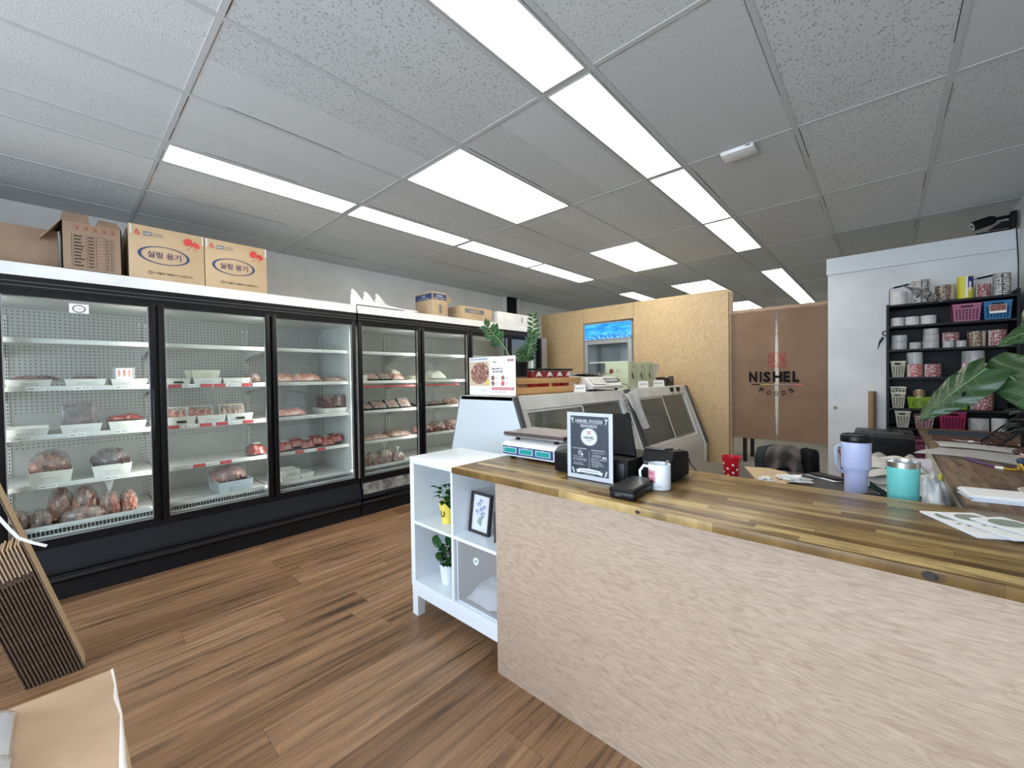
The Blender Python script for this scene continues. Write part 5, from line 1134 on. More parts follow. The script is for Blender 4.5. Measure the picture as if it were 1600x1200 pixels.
rr = random.Random(5); names = ('first', 'second', 'third', 'fourth', 'fifth', 'sixth', 'seventh', 'eighth')
for k in range(8):
    x = cx0 + .10 + k * .086; bh = .145
    b = MB(); b.lathe([(.028, 0), (.031, .004), (.031, bh * .75), (.014, bh), (.014, bh + .02), (0, bh + .02)], (mat('bottle_pinkish', (.45, .28, .24), .4), mat('bottle_pale', (.55, .52, .50), .4))[k % 2], (x, 5.72, 1.288), 14)
    solo('drink_bottle', names[k] + ' small bottle from the left inside the drinks cooler', 'bottle', b, (x, 5.72, 1.288), 'bottles in the drinks cooler')
b = MB(); b.cyl((-2.82, 5.8), 1.609, 1.74, .035, mat('can_dark_pink', (.22, .06, .09), .3), 16); solo('drink_can', 'single dark pink can on the upper shelf of the drinks cooler', 'can', b, (-2.82, 5.8, 1.609))

# ------------------------------------------------------------------ curtain and the back room
T = Thing('doorway_curtain', 'brown split doorway curtain with shop logo', 'curtain', (-.93, 5.63, .6))
M_cur = noisy('brown_cloth', (.335, .225, .155), (.395, .27, .19), 3, .9, bump=.15, bscale=60)
cu = {}
for nm, xa, xb in (('left', -1.405, -.932), ('right', -.918, -.445)):
    b = MB(); b.smooth = 1.3
    def cf(u, v, xa=xa, xb=xb, nm=nm):
        x = xa + (xb - xa) * u; z = .605 + v * 1.565
        e = (u if nm == 'right' else 1 - u)
        gap = .012 * math.sin(math.pi * min(1, max(0, (v - .05) / .85))) * max(0, 1 - e * 5)
        x += gap if nm == 'right' else -gap
        y = 5.630 + .008 * math.sin(x * 17 + v * 1.2) * (1 - v * .6) + .010 * noise.noise(Vector((x * 3, z * 1.6, 4))) - .008 * math.sin(math.pi * v)
        return (x, y, z + .02 * (1 - v) * (.4 - (x + .93) * .3))
    b.grid(cf, 30, 50, M_cur, thick=.003); T.part('cloth_panel', b)
b = MB(); b.smooth = 1.3; b.grid(lambda u, v: (-1.405 + .96 * u, 5.632 - .018 * math.cos((v - .5) * math.pi) + .003 * math.sin(u * 60), 2.125 + v * .055 + .004 * math.sin(u * 33)), 60, 6, M_cur); T.part('rod_pocket', b)
b = MB(); b.tube([(-1.42, 5.635, 2.155), (-.44, 5.635, 2.155)], .010, M_whitem, 10); T.part('rod', b)
for z in (2.02, 1.86): b = MB(); b.tube([(-.935, 5.618, z), (-.915, 5.618, z)], .004, M_cur, 6); T.part('stitch_tab', b)
b = MB(); P = FY((-.928, 5.606, 0)); 
def ptxt(s_, x, z, h, m, wd, bold=.03, rot=0): b.text(P, s_, x, z, h, m, width=wd, bold=bold, rot=rot)
for i, ch in enumerate('NISHEL'):
    cxs = (-.205, -.135, -.080, .012, .090, .165)[i] ; ptxt(ch, cxs * 1.15, 1.360, .125, M_ink, (.085, .022, .075, .095, .068, .062)[i], .045)
b.rect(P, -.255, -.16, 1.266, 1.276, M_ink); b.rect(P, -.16, -.07, 1.266, 1.276, mat('gold_line', (.55, .38, .05), .6)); b.rect(P, -.07, .03, 1.266, 1.274, mat('grey_line', (.30, .27, .24), .6)); b.rect(P, .03, .15, 1.266, 1.274, mat('grey_line2', (.25, .25, .22), .6)); b.rect(P, .15, .255, 1.266, 1.276, M_pinkp)
for i, ch in enumerate('FOODS'):
    a = (i - 2) * .30; ptxt(ch, .26 * math.sin(a), 1.185 + (1 - math.cos(a)) * .22 - .02, .052, M_ink, .042, .02, rot=a)
mr = mat('seal_red', (.42, .045, .04), .6)
for q in ((-.088, -.080), (.080, .088)): b.rect(P, q[0], q[1], 1.475, 1.635, mr)
for q in ((1.475, 1.483), (1.627, 1.635)): b.rect(P, -.088, .088, q[0], q[1], mr)
for (x0, x1, z0, z1) in ((-.07, -.062, 1.50, 1.61), (-.07, -.035, 1.602, 1.61), (-.045, -.037, 1.50, 1.60), (-.025, -.017, 1.54, 1.615), (-.025, .0, 1.535, 1.543), (-.06, .0, 1.49, 1.498), (.012, .06, 1.605, 1.613), (.02, .028, 1.57, 1.605), (.044, .052, 1.57, 1.605), (.012, .065, 1.562, 1.57),
                         (.012, .065, 1.54, 1.548), (.012, .065, 1.518, 1.526), (.012, .02, 1.495, 1.52), (.012, .065, 1.49, 1.498), (.064, .072, 1.49, 1.61)): b.rect(P, x0, x1, z0, z1, mr)
T.part('logo', b, label='red seal over black NISHEL FOODS lettering')
b = MB(); b.box(-1.42, -1.40, 5.64, 5.70, 0, 2.43, M_ply); struct('trim_2', b)
# dim things beyond the curtain
wd = mat('dark_wood_frame', (.03, .02, .014), .6)
T = Thing('back_table', 'dark table legs seen below the curtain on the left', 'table', (-2.1, 7.6, 0), 'back room furniture')
b = MB(); b.box(-2.6, -1.6, 7.3, 7.9, .70, .74, wd); T.part('tabletop', b)
for x in (-2.57, -1.67):
    for y in (7.33, 7.83): b = MB(); b.box(x, x + .05, y, y + .05, 0, .70, wd); T.part('leg', b)
T = Thing('storage_shelf', 'grey metal storage shelf deep in the back room', 'shelf', (-.6, 10.4, 0), 'back room furniture')
for x in (-1.2, -.04):
    for y in (10.2, 10.7): b = MB(); b.box(x, x + .04, y, y + .04, 0, 1.5, M_grey); T.part('post', b)
for z in (.2, .7, 1.2): b = MB(); b.box(-1.16, -.04, 10.2, 10.74, z, z + .03, M_grey); T.part('shelf_board', b)
b = MB(); b.box(-1.0, -.6, 10.25, 10.6, .231, .50, M_cardd, bev=.004); solo('storage_box', 'brown box on the low shelf in the back room', 'box', b, (-.8, 10.4, .231))

# ------------------------------------------------------------------ black shelf unit with label rolls and baskets
SX0, SX1, SF, SB = .018, .800, 5.10, 5.44
SH = (2.005, 1.813, 1.600, 1.350, 1.070, .895, .60, .30)
T = Thing('wall_shelf_unit', 'black shelf unit full of label rolls and baskets', 'shelf', (.41, 5.27, 0))
b = MB(); b.box(SX0, SX0 + .018, SF, SB, 0, 2.01, M_navy); T.part('side_panel', b)
b = MB(); b.box(SX1 - .018, SX1, SF, SB, 0, 2.045, M_navy); T.part('side_panel', b)
b = MB(); b.box(SX0 + .018, SX1 - .018, SB - .008, SB, 0, 2.0, M_navy); T.part('back_panel', b)
for z in SH: b = MB(); b.box(SX0 + .018, SX1 - .018, SF + .002, SB - .008, z - .018, z, M_navy); T.part('shelf_board', b)
M_roll = noisy('silver_label_roll', (.30, .30, .30), (.50, .50, .49), 26, .35, stretch=(1, 1, .3))
M_rollw = noisy('white_label_roll', (.50, .49, .48), (.62, .61, .60), 20, .5)
M_kraft = mat('roll_core', (.30, .20, .12), .8)
def labels(name, cols, n=11, rot=0):
    m = mat(name, cols[0], .45); t = NT(m); tc = t.n('ShaderNodeTexCoord'); x, y, z = t.sep(tc.outputs['Object'])
    at = t.n('ShaderNodeMath', operation='ARCTAN2'); t.l(y, at.inputs[0]); t.l(x, at.inputs[1])
    a = t.math('MULTIPLY', at.outputs[0], n / 3.0); cell = t.white(t.comb(t.math('FLOOR', a), 1.0, 2.0))
    c = t.ramp(cell, [(i / len(cols), c_) for i, c_ in enumerate(cols)], 'CONSTANT')
    nz = t.noise(t.coord(), 70, 3); c = t.mix(t.math('MULTIPLY', t.math('GREATER_THAN', nz, .54), .65), c, cols[-1])
    fr = t.math('LESS_THAN', t.math('FRACT', a), .06); c = t.mix(fr, c, (.6, .58, .56))
    t.col(c); return m
M_labm = labels('maroon_labels', [(.16, .02, .03), (.22, .03, .04), (.55, .52, .50), (.12, .02, .03), (.18, .03, .04), (.60, .58, .56)])
M_labf = labels('food_photo_labels', [(.12, .06, .03), (.24, .13, .06), (.10, .05, .03), (.50, .42, .34)], 3)
M_labr = labels('red_and_white_labels', [(.70, .68, .67), (.42, .08, .06), (.74, .72, .71), (.55, .22, .18), (.68, .66, .66)], 16)
M_bw = mat('black_white_labels', (.7, .7, .7), .5); t = NT(M_bw); v = t.coord(); x, y, z = t.sep(v)
g1 = t.math('FRACT', t.math('DIVIDE', z, .034)); g2 = t.math('FRACT', t.math('DIVIDE', t.math('ADD', x, y), .055)); nn = t.noise(v, 110, 2)
blk = t.math('MAXIMUM', t.math('LESS_THAN', g1, .16), t.math('MAXIMUM', t.math('LESS_THAN', g2, .12), t.math('MULTIPLY', t.math('GREATER_THAN', nn, .5), t.math('LESS_THAN', t.math('ABSOLUTE', t.math('SUBTRACT', g1, .58)), .26))))
t.col(t.mix(blk, (.66, .64, .62), (.02, .02, .02)))
RG = 'label rolls on the black shelf unit'
def roll(x0, x1, z, h, m, label, y=None, group=RG, sq=1.0):
    r_ = (x1 - x0) / 2; cx = (x0 + x1) / 2; cy = (SF + .02 + r_) if y is None else y
    T = Thing('label_roll', label, 'label roll', (cx, cy, z), group)
    b = MB(); b.lathe([(.022, .001), (r_, .001), (r_, h), (.022, h), (.022, .001)], m, (cx, cy, z), 36, cap=False); T.part('labels', b)
    b = MB(); b.lathe([(.019, .001), (.022, .001), (.022, h), (.019, h), (.019, .001)], M_kraft, (cx, cy, z), 16, cap=False); T.part('core', b, label='brown card core'); return T
S = lambda i: SH[i]
roll(.050, .159, S(0), .118, M_rollw, 'pale pinkish label roll at the left end of the top shelf')
def wire_handle(x0, x1, z, label, y=5.19):
    T = Thing('wire_handle_holder', label, 'holder', ((x0 + x1) / 2, y, z), 'wire handled holders')
    b = MB(); b.tube([(x0, y, z + .001), (x0, y, z + .165), (x0 + .015, y, z + .178), (x1 - .015, y, z + .20), (x1, y, z + .17), (x1, y, z + .001)], .003, M_black, 6); T.part('wire', b)
    b = MB(); b.tube([(x0 + .03, y, z + .180), (x1 - .03, y, z + .197)], .008, M_black, 8); T.part('grip', b)
wire_handle(.040, .20, S(0), 'black wire handle over the pale roll on the top shelf', y=5.28)
wire_handle(.563, .73, S(0), 'black wire handle over the maroon roll on the top shelf', y=5.30)
T = roll(.185, .300, S(0), .205, M_bw, 'tall black and white label roll with strip hanging over the shelf edge')
b = MB(); b.smooth = 1.3
def st(u, v):
    x = .115 + .075 * v + u * .155; z = S(0) + .17 - u * .06 - v * .125 + .01 * math.sin(v * 3); return (x + v * .03, 5.11 - .035 * math.sin(math.pi * min(1, v * .9)) - .01 * u, z)
b.grid(st, 10, 14, M_bw, thick=.001); T.part('hanging_strip', b, label='loose strip of labels')
roll(.332, .456, S(0), .133, M_labf, 'label roll with food photos on the top shelf')
T = roll(.462, .560, S(0), .188, mat('yellow_wrap', (.60, .55, .04), .4), 'tall yellow and blue roll on the top shelf')
b = MB()
for a0, a1, z0, z1, m in ((-1.35, -.5, .09, .18, mat('blue_wrap', (.01, .03, .22), .4)), (-1.2, -.9, .06, .14, M_tag), (-1.6, -1.35, .01, .185, M_tag)):
    b.grid(lambda u, v: (.511 + .0495 * math.cos(a0 + (a1 - a0) * u), 5.169 + .0495 * math.sin(a0 + (a1 - a0) * u), S(0) + z0 + (z1 - z0) * v), 8, 1, m)
T.part('wrap_print', b, label='blue and white print')
roll(.566, .655, S(0), .107, M_labm, 'maroon and white label roll under a wire handle, top shelf')
roll(.664, .762, S(0), .176, M_bw, 'tall black and white label roll at the right of the top shelf')
for k, (x0, x1) in enumerate(((.046, .138), (.141, .237), (.241, .343))): roll(x0, x1, S(1), .076, M_rollw, ('left', 'middle', 'right')[k] + ' of three white rolls on the second shelf')
roll(.046, .160, S(2), .066, M_roll, 'lower silver roll at the left end of the third shelf'); roll(.050, .160, S(2) + .067, .062, M_roll, 'upper silver roll of the pair at the left end, third shelf')
roll(.170, .247, S(2), .058, M_roll, 'small silver roll left of the stacked ones, third shelf'); roll(.251, .362, S(2), .060, M_roll, 'bottom of three stacked silver rolls, third shelf')
roll(.258, .360, S(2) + .061, .056, M_roll, 'middle of three stacked silver rolls, third shelf'); roll(.260, .357, S(2) + .118, .054, M_roll, 'top of three stacked silver rolls, third shelf')
roll(.376, .450, S(2), .056, M_roll, 'silver roll under the maroon roll, third shelf'); roll(.454, .520, S(2), .055, M_roll, 'silver roll left of the food label roll, third shelf')
roll(.374, .479, S(2) + .057, .070, M_labm, 'maroon label roll lying on silver rolls, third shelf', y=5.17)
roll(.524, .630, S(2), .127, M_labf, 'large food label roll on the third shelf'); roll(.636, .742, S(2), .129, M_labm, 'large maroon roll at right of the third shelf')
roll(.150, .260, S(3), .110, M_labr, 'red and white label roll under tall silver roll, fourth shelf'); roll(.153, .259, S(3) + .111, .108, M_roll, 'tall silver roll on a red and white roll, fourth shelf')
roll(.264, .375, S(3), .112, M_labm, 'maroon roll with a curling white end, fourth shelf')
roll(.490, .574, S(3), .110, M_labr, 'label roll behind the large leaf, fourth shelf'); roll(.580, .662, S(3), .108, M_labm, 'red label roll right of the large leaf, fourth shelf')
roll(.495, .630, S(3) + .111, .105, M_roll, 'wide silver roll on two label rolls, fourth shelf', y=5.22)
roll(.668, .750, S(3), .145, M_rollw, 'white roll at the right end of the fourth shelf')
roll(.536, .676, S(4), .138, M_labm, 'large maroon roll right of the green basket'); roll(.530, .652, S(5), .104, M_roll, 'silver roll right of the crimson basket'); roll(.658, .745, S(5), .110, M_rollw, 'pale roll at the right end of the lowest visible shelf')
def basket(x0, x1, z, h, m, label, taper=.10, handle=True, dep=.24, yf=SF + .008, holes=True, group='plastic baskets on the black shelf unit', nh=None, name='plastic_basket'):
    w_ = x1 - x0; T = Thing(name, label, 'basket', ((x0 + x1) / 2, yf + dep / 2, z), group)
    tx = w_ * taper; b = MB(); t_ = .003; z += .001
    # walls as lattices: real square holes
    def wall(a0, a1, b0, b1, nu, nv):
        a0, a1, b0, b1 = map(Vector, (a0, a1, b0, b1))
        def P(u, v): return a0.lerp(a1, u).lerp(b0.lerp(b1, u), v)
        us = [0, .06]; 
        for i in range(nu): us += [.06 + .88 * (i + .25) / nu, .06 + .88 * (i + .80) / nu]
        us += [.94, 1.0]; vs = [0, .08]
        for j in range(nv): vs += [.08 + .62 * (j + .2) / nv, .08 + .62 * (j + .80) / nv]
        vs += [.72, .80, .91, 1.0]
        V = [P(u, v) for v in vs for u in us]; n = len(us); F = []
        for j in range(len(vs) - 1):
            for i in range(n - 1):
                um = (us[i] + us[i + 1]) / 2; hole = (i % 2 == 0 and 2 <= i + 0 and i < n - 3 and j % 2 == 0 and 2 <= j < 2 + 2 * nv) and holes
                hole = (holes and 2 <= i <= n - 4 and i % 2 == 0 and 2 <= j <= 2 * nv and j % 2 == 0)
                if handle and holes and j == len(vs) - 3 and .28 < um < .72: hole = True
                if not hole: F.append([j * n + i, j * n + i + 1, (j + 1) * n + i + 1, (j + 1) * n + i])
        bm = bmesh.new(); bv = [bm.verts.new(q) for q in V]
        for f in F: bm.faces.new([bv[k] for k in f])
        for q in [q for q in bm.verts if not q.link_faces]: bm.verts.remove(q)
        bmesh.ops.solidify(bm, geom=bm.faces[:], thickness=t_); b.bm(bm, m)
    nu = nh or max(4, int(w_ / .021)); nv = max(2, int(h / .026)); yb_ = yf + dep; ty = .02
    wall((x0 + tx, yf + ty * .5, z), (x1 - tx, yf + ty * .5, z), (x0, yf, z + h), (x1, yf, z + h), nu, nv)
    wall((x0 + tx, yb_ - ty * .5, z), (x1 - tx, yb_ - ty * .5, z), (x0, yb_, z + h), (x1, yb_, z + h), nu, nv)
    wall((x0 + tx, yf + ty * .5, z), (x0 + tx, yb_ - ty * .5, z), (x0, yf, z + h), (x0, yb_, z + h), 9, nv)
    wall((x1 - tx, yf + ty * .5, z), (x1 - tx, yb_ - ty * .5, z), (x1, yf, z + h), (x1, yb_, z + h), 9, nv)
    b.box(x0 + tx, x1 - tx, yf + ty * .5, yb_ - ty * .5, z, z + .003, m); T.part('body', b)
    b = MB(); b.tube([(x0, yf, z + h), (x1, yf, z + h), (x1, yb_, z + h), (x0, yb_, z + h)], .004, m, 6, closed=True); T.part('rim', b); return T
M_pk = mat('pink_plastic', (.62, .20, .36), .4); M_bl = mat('blue_plastic', (.04, .27, .58), .4); M_gn = mat('lime_plastic', (.30, .50, .03), .4); M_rs = mat('crimson_plastic', (.45, .03, .13), .4); M_sp = noisy('speckled_pink_plastic', (.45, .16, .20), (.72, .52, .50), 70, .5)
basket(.433, .597, S(1), .142, M_pk, 'pink plastic basket on the second shelf', taper=.06)
T = basket(.608, .760, S(1), .145, M_bl, 'blue plastic basket with a food label on the second shelf', taper=.05)
b = MB(); P = FY((.684, SF + .004, S(1) + .085)); b.rect(P, -.045, .045, -.035, .035, M_tag, lift=.001); b.rect(P, -.043, .043, -.018, .034, meat('food_photo_red', (.10, .02, .02), (.30, .08, .05), (.5, .25, .15), 60, .5), lift=.002); T.part('label', b, label='food photo label')
basket(.048, .147, S(3), .140, M_cream, 'cream basket at the left end of the fourth shelf', taper=.12)
basket(.050, .146, S(4), .135, M_cream, 'lower cream basket at the left end of the fifth shelf', taper=.12)
basket(.046, .150, S(4) + .118, .068, M_cream, 'cream basket nested on top of another, fifth shelf', taper=.04, yf=SF + .004)
basket(.158, .530, S(4), .092, M_gn, 'long low lime green basket on the fifth shelf', taper=.03, handle=False)
T = Thing('packing_tape_roll', 'roll of clear brown tape in the lime green basket', 'tape', (.235, 5.16, S(4) + .005))
b = MB(); b.lathe([(.022, 0), (.040, 0), (.040, .05), (.022, .05), (.022, 0)], mat('brown_tape', (.28, .16, .07), .3), (0, 0, 0), 20, Matrix.Translation((.235, 5.17, S(4) + .11)), cap=False); b.lathe([(.02, -.11), (.022, -.11), (.022, .051), (.018, .051), (.02, -.11)], M_cream, (0, 0, 0), 16, Matrix.Translation((.235, 5.17, S(4) + .115)), cap=False); T.part('roll', b)
basket(.076, .180, S(5), .142, M_cream, 'cream basket on the lowest visible shelf', taper=.15)
basket(.203, .328, S(5), .105, M_sp, 'speckled pink basket on the lowest visible shelf', taper=.10, handle=False)
basket(.357, .516, S(5), .150, M_rs, 'crimson basket on the lowest visible shelf', taper=.06)
basket(.17, .34, S(6), .19, M_pk, 'pink basket low down behind the wooden desk edge', taper=.06)
basket(.36, .56, S(6), .16, M_rs, 'dark pink basket lowest, hidden behind the desk', taper=.06)
# scissors hanging
T = Thing('scissors', 'black scissors hanging on the grey wall beside the shelf unit', 'scissors', (-.02, 5.448, 1.71))
b = MB(); b.tube([(.012 + .022 * math.cos(a), 5.440, 1.775 + .024 * math.sin(a)) for a in [k * .52 for k in range(12)]], .005, M_black, 6, closed=True); b.tube([(-.005, 5.440, 1.74), (-.03, 5.441, 1.69)], .010, M_black, 6); T.part('handle', b)
b = MB(); b.tube([(-.03, 5.441, 1.69), (-.045, 5.441, 1.62)], [.006, .002], M_blackm, 6); T.part('blade', b)
b = MB(); b.cyl((-.085, 5.40), 0, 1.21, .030, noisy('kraft_tube', (.23, .15, .085), (.29, .19, .11), 3, .7), 24); solo('cardboard_tube', 'brown cardboard tube standing against the grey wall', 'tube', b, (-.085, 5.40, 0))
b = MB(); b.lathe([(0, -.0), (.018, 0), (.018, .003), (0, .003)], mat('wall_stain', (.25, .24, .17), .7), (0, 0, 0), 12, Matrix.Translation((-.375, 5.4495, 1.03)) @ Matrix.Rotation(R(90), 4, 'X')); ws_ = struct('wall_stain', b, parent=ws)
# security camera on the header
T = Thing('security_camera', 'black bullet security camera on bracket above the header board', 'camera', (.70, 5.4, 2.585))
b = MB(); b.tube([(.575, 5.36, 2.648), (.60, 5.37, 2.658), (.68, 5.40, 2.685), (.70, 5.41, 2.69)], [.040, .042, .040, .030], M_blackm, 16); T.part('body', b)
b = MB(); Mx = Matrix.Translation((.572, 5.352, 2.647)) @ Matrix.Rotation(R(-108), 4, 'Y') @ Matrix.Rotation(R(12), 4, 'X')
b.lathe([(.012, .004), (.026, .004)], M_grey, (0, 0, 0), 16, Mx, cap=False)
for k in range(8): a = k * .785; b.ball((.028 * math.cos(a), .028 * math.sin(a), .004), .005, M_tag, Mx, 6, 4)
T.part('lens_ring', b, label='ring of small pale lamps round the lens')
b = MB(); b.tube([(.70, 5.41, 2.69), (.76, 5.43, 2.70), (.80, 5.44, 2.70)], .014, M_blackm, 10); b.box(.79, .825, 5.38, 5.47, 2.60, 2.73, M_blackm, bev=.004); b.prism([(.66, 2.60), (.79, 2.60), (.79, 2.66), (.74, 2.66)], 'Y', 5.40, 5.41, M_blackm); T.part('bracket', b)
b = MB(); b.box(.60, .80, 5.43, 5.47, 2.586, 2.60, M_blackm); T.part('base_plate', b)
b = MB(); b.tube([(.825, 5.42, 2.60), (.833, 5.40, 2.3), (.832, 5.39, 2.05)], .004, M_black, 6); T.part('cable', b)

# ------------------------------------------------------------------ on and behind the lower desk
T = Thing('party_cup', 'red paper cup with white dots on the dark desk', 'cup', (-.59, 2.33, DZ))
cc = (-.585, 2.33, DZ + .001); M_rc = mat('red_cup', (.52, .008, .02), .35)
b = MB(); b.lathe([(.030, 0), (.031, .003), (.044, .118), (.0465, .120), (.0465, .124), (.043, .124), (.030, .006), (0, .006)], M_rc, cc, 32); T.part('cup', b)
b = MB()
for (a, z) in ((-1.75, .03), (-1.75, .065), (-1.15, .085), (-1.1, .045), (-2.3, .09), (-.6, .06), (-2.4, .045)):
    r0 = .031 + .013 * z / .118 + .0006; c0 = Vector((cc[0] + r0 * math.cos(a), cc[1] + r0 * math.sin(a), cc[2] + z)); b.disc(frame(c0, (-math.sin(a), math.cos(a), 0), (0, 0, 1)), 0, 0, .006, .006, M_tag, seg=10)
T.part('dots', b, label='white dots')
def flat_sheet(name, label, cat, pts, z, m, th=.001, curl=None):
    b = MB(); b.prism(pts, 'Z', z + .0006, z + .0006 + th, m); cx = sum(p[0] for p in pts) / len(pts); cy = sum(p[1] for p in pts) / len(pts); return solo(name, label, cat, b, (cx, cy, z))
flat_sheet('kraft_envelope', 'flat brown kraft paper bag on the dark desk', 'paper bag', [(-.605, 2.69), (-.49, 2.73), (-.40, 2.68), (-.33, 2.50), (-.37, 2.36), (-.46, 2.33)], DZ, M_cardy, .006)
rr = random.Random(11)
for k, (x, y, sx, sy) in enumerate(((-.335, 2.47, .065, .03), (-.44, 2.36, .03, .02))):
    b = MB(); b.smooth = .5; b.ball((x, y, DZ + .018), (sx, sy, .016), M_paper, lump=.5, freq=14, seed=k * 3 + 1, seg=18, rings=10, flat=DZ + .007)
    solo('crumpled_tissue', ('larger', 'smaller')[k] + ' crumpled white tissue beside the kraft bag', 'tissue', b, (x, y, DZ), 'crumpled tissues')
b = MB(); Mt = Matrix.Translation((-.215, 2.68, DZ + .001)) @ Matrix.Rotation(R(-38), 4, 'Z'); b.box(-.08, .08, -.035, .035, .0045, .0125, M_black, Mt, bev=.003); solo('mobile_phone', 'dark phone lying on papers at the far edge of dark desk', 'phone', b, (-.215, 2.68, DZ + .005))
b = MB(); b.box(-.09, .075, -.05, .03, 0, .002, mat('print_blue_grey', (.30, .36, .42), .5), Mt); b.box(.0, .085, -.05, -.01, .002, .004, M_paper, Mt); solo('paper_leaflets', 'blue grey and white leaflets under the dark phone', 'paper', b, (-.215, 2.68, DZ))
T = Thing('travel_tumbler', 'tall lavender tumbler with handle and black lid', 'tumbler', (-.085, 2.28, DZ))
tc = (-.088, 2.285, DZ + .001); M_lav = mat('lavender_enamel', (.46, .50, .74), .35)
b = MB(); b.lathe([(.036, 0), (.038, .004), (.040, .115), (.043, .128), (.0495, .140), (.0515, .148), (.0515, .255)], M_lav, tc, 36); T.part('body', b)
b = MB(); b.lathe([(.0525, .252), (.0535, .256), (.0535, .272), (.050, .282), (.046, .284), (.044, .279), (0, .279)], M_black, tc, 36); b.disc(FZ((tc[0], tc[1], tc[2] + .2795)), -.005, 0, .022, .008, M_grey); T.part('lid', b, label='black lid')
b = MB(); hx, hy = -.74, -.67
hp = [(.048, .225), (.075, .238), (.088, .225), (.086, .16), (.078, .13), (.050, .118)]
b.tube([(tc[0] + hx * r_, tc[1] + hy * r_ * .55, tc[2] + z) for r_, z in hp], .008, mat('handle_grey_lavender', (.33, .38, .45), .4), 10); T.part('handle', b)
T = Thing('green_cloth_pouch', 'dark green folded pouch behind the counter edge', 'pouch', (-.1, 2.15, DZ))
M_dg = noisy('dark_green_cloth', (.006, .030, .028), (.016, .055, .050), 20, .8); b = MB(); b.smooth = 1.0
b.grid(lambda u, v: (-.24 + .34 * u, 2.06 + .16 * v, DZ + .006 + .085 * math.sin(math.pi * v) * (.35 + .65 * u) + .015 * noise.noise(Vector((u * 5, v * 5, 3)))), 16, 10, M_dg, thick=.004); T.part('cloth', b)
b = MB(); b.smooth = .9; b.grid(lambda u, v: (-.04 + .13 * u, 2.05 + .10 * v, DZ + .115 - .09 * u + .01 * math.sin(v * 3)), 6, 6, M_dg, thick=.010); T.part('flap', b)
T = Thing('teal_tumbler', 'short teal tumbler with steel rim behind the counter', 'tumbler', (.055, 2.03, DZ))
tc = (.052, 2.035, DZ + .001); M_teal = mat('teal_enamel', (.13, .50, .48), .45)
b = MB(); b.lathe([(.038, 0), (.040, .004), (.0455, .205), (.0455, .206)], M_teal, tc, 36); T.part('body', b)
b = MB(); b.lathe([(.0452, .206), (.0462, .226), (.0435, .228), (.042, .21)], M_steel, tc, 36, cap=False); T.part('rim', b, label='steel rim')
b = MB(); b.lathe([(.0, .216), (.042, .216)], M_clear, tc, 30, cap=False); b.tube([(tc[0] - .03, tc[1], tc[2] + .219), (tc[0] + .03, tc[1], tc[2] + .219)], .005, M_clear, 8); T.part('lid', b, label='clear lid')
# crumpled bags, receipts and papers over the side cabinet
def crumple(name, label, cat, x0, x1, y0, y1, z, h, m, seed, grp=None, n=24, amp=.25):
    b = MB(); b.smooth = .9
    def f(u, v):
        e = (math.sin(math.pi * u) * math.sin(math.pi * v)) ** .45; q = noise.noise(Vector((u * 4 + seed, v * 4, seed))) + .35 * noise.noise(Vector((u * 9, v * 9 + seed, 2)))
        return (x0 + (x1 - x0) * u, y0 + (y1 - y0) * v, z + .003 + max(0, h * e * (1 - amp + amp * 1.6 * q)))
    b.grid(f, n, n, m); return solo(name, label, cat, b, ((x0 + x1) / 2, (y0 + y1) / 2, z), grp)
M_bagw = noisy('white_plastic_bag', (.50, .54, .58), (.74, .76, .78), 9, .3, coat=.4)
crumple('plastic_bag', 'crumpled white plastic bag right of the teal tumbler', 'plastic bag', .075, .19, 2.10, 2.40, DZ, .18, M_bagw, 3)
crumple('paper_scraps', 'pile of torn paper and wrappers beside the desk edge', 'paper', .10, .192, 1.97, 2.14, DZ, .06, noisy('mixed_wrappers', (.03, .03, .03), (.62, .60, .58), 34, .6, lo=.45, hi=.55), 8, n=20, amp=.6)
crumple('white_napkins', 'loose white napkins left of the teal tumbler', 'napkin', -.03, .03, 2.10, 2.22, DZ, .09, M_paper, 12)
b = MB(); Mt = Matrix.Translation((.155, 2.62, .60)) @ Matrix.Rotation(R(20), 4, 'Z') @ Matrix.Rotation(R(-10), 4, 'X'); b.box(-.035, .035, 0, .003, 0, .40, mat('pale_pink_paper', (.68, .60, .64), .6), Mt)
for k in range(4): b.rect(Mt @ FY((0, 0, 0)), -.025, .02, .30 - k * .02, .303 - k * .02, M_greyp)
solo('paper_bag_handle', 'pale pink printed paper bag standing beside the wooden desk', 'paper bag', b, (.155, 2.62, .60))
b = MB(); b.tube([(.165, 2.50, .865), (.18, 2.55, .885), (.192, 2.66, .93)], .008, mat('yellow_green_plastic', (.50, .50, .08), .4), 8); solo('yellow_marker', 'yellow green marker leaning on the desk side', 'marker', b, (.18, 2.55, .86))
# wooden chair with draped clothing
T = Thing('wooden_chair', 'red-brown wooden chair behind the dark desk', 'chair', (0, 3.3, 0))
M_rw = noisy('red_brown_wood', (.085, .016, .008), (.16, .035, .016), 8, .3, stretch=(1, 1, .2)); cxa, cxb = -.185, .185
b = MB(); b.box(cxa, cxb, 3.12, 3.52, .43, .46, M_rw, bev=.008); T.part('seat', b)
for x, y, h in ((cxa + .01, 3.13, .43), (cxb - .01, 3.13, .43), (cxa + .01, 3.50, .43), (cxb - .01, 3.50, .43)): b = MB(); b.tube([(x, y, 0), (x, y, h)], [.014, .018], M_rw, 10); T.part('leg', b)
for x in (cxa + .005, cxb - .005): b = MB(); b.tube([(x, 3.14, .46), (x, 3.13, .6), (x + .008, 3.12, .78), (x - .004, 3.11, .93 if x < 0 else .86)], [.016, .020, .014, .012], M_rw, 10); T.part('back_post', b)
b = MB(); b.box(cxa + .01, cxb - .01, 3.10, 3.125, .80, .86, M_rw, bev=.010); T.part('backrest', b)
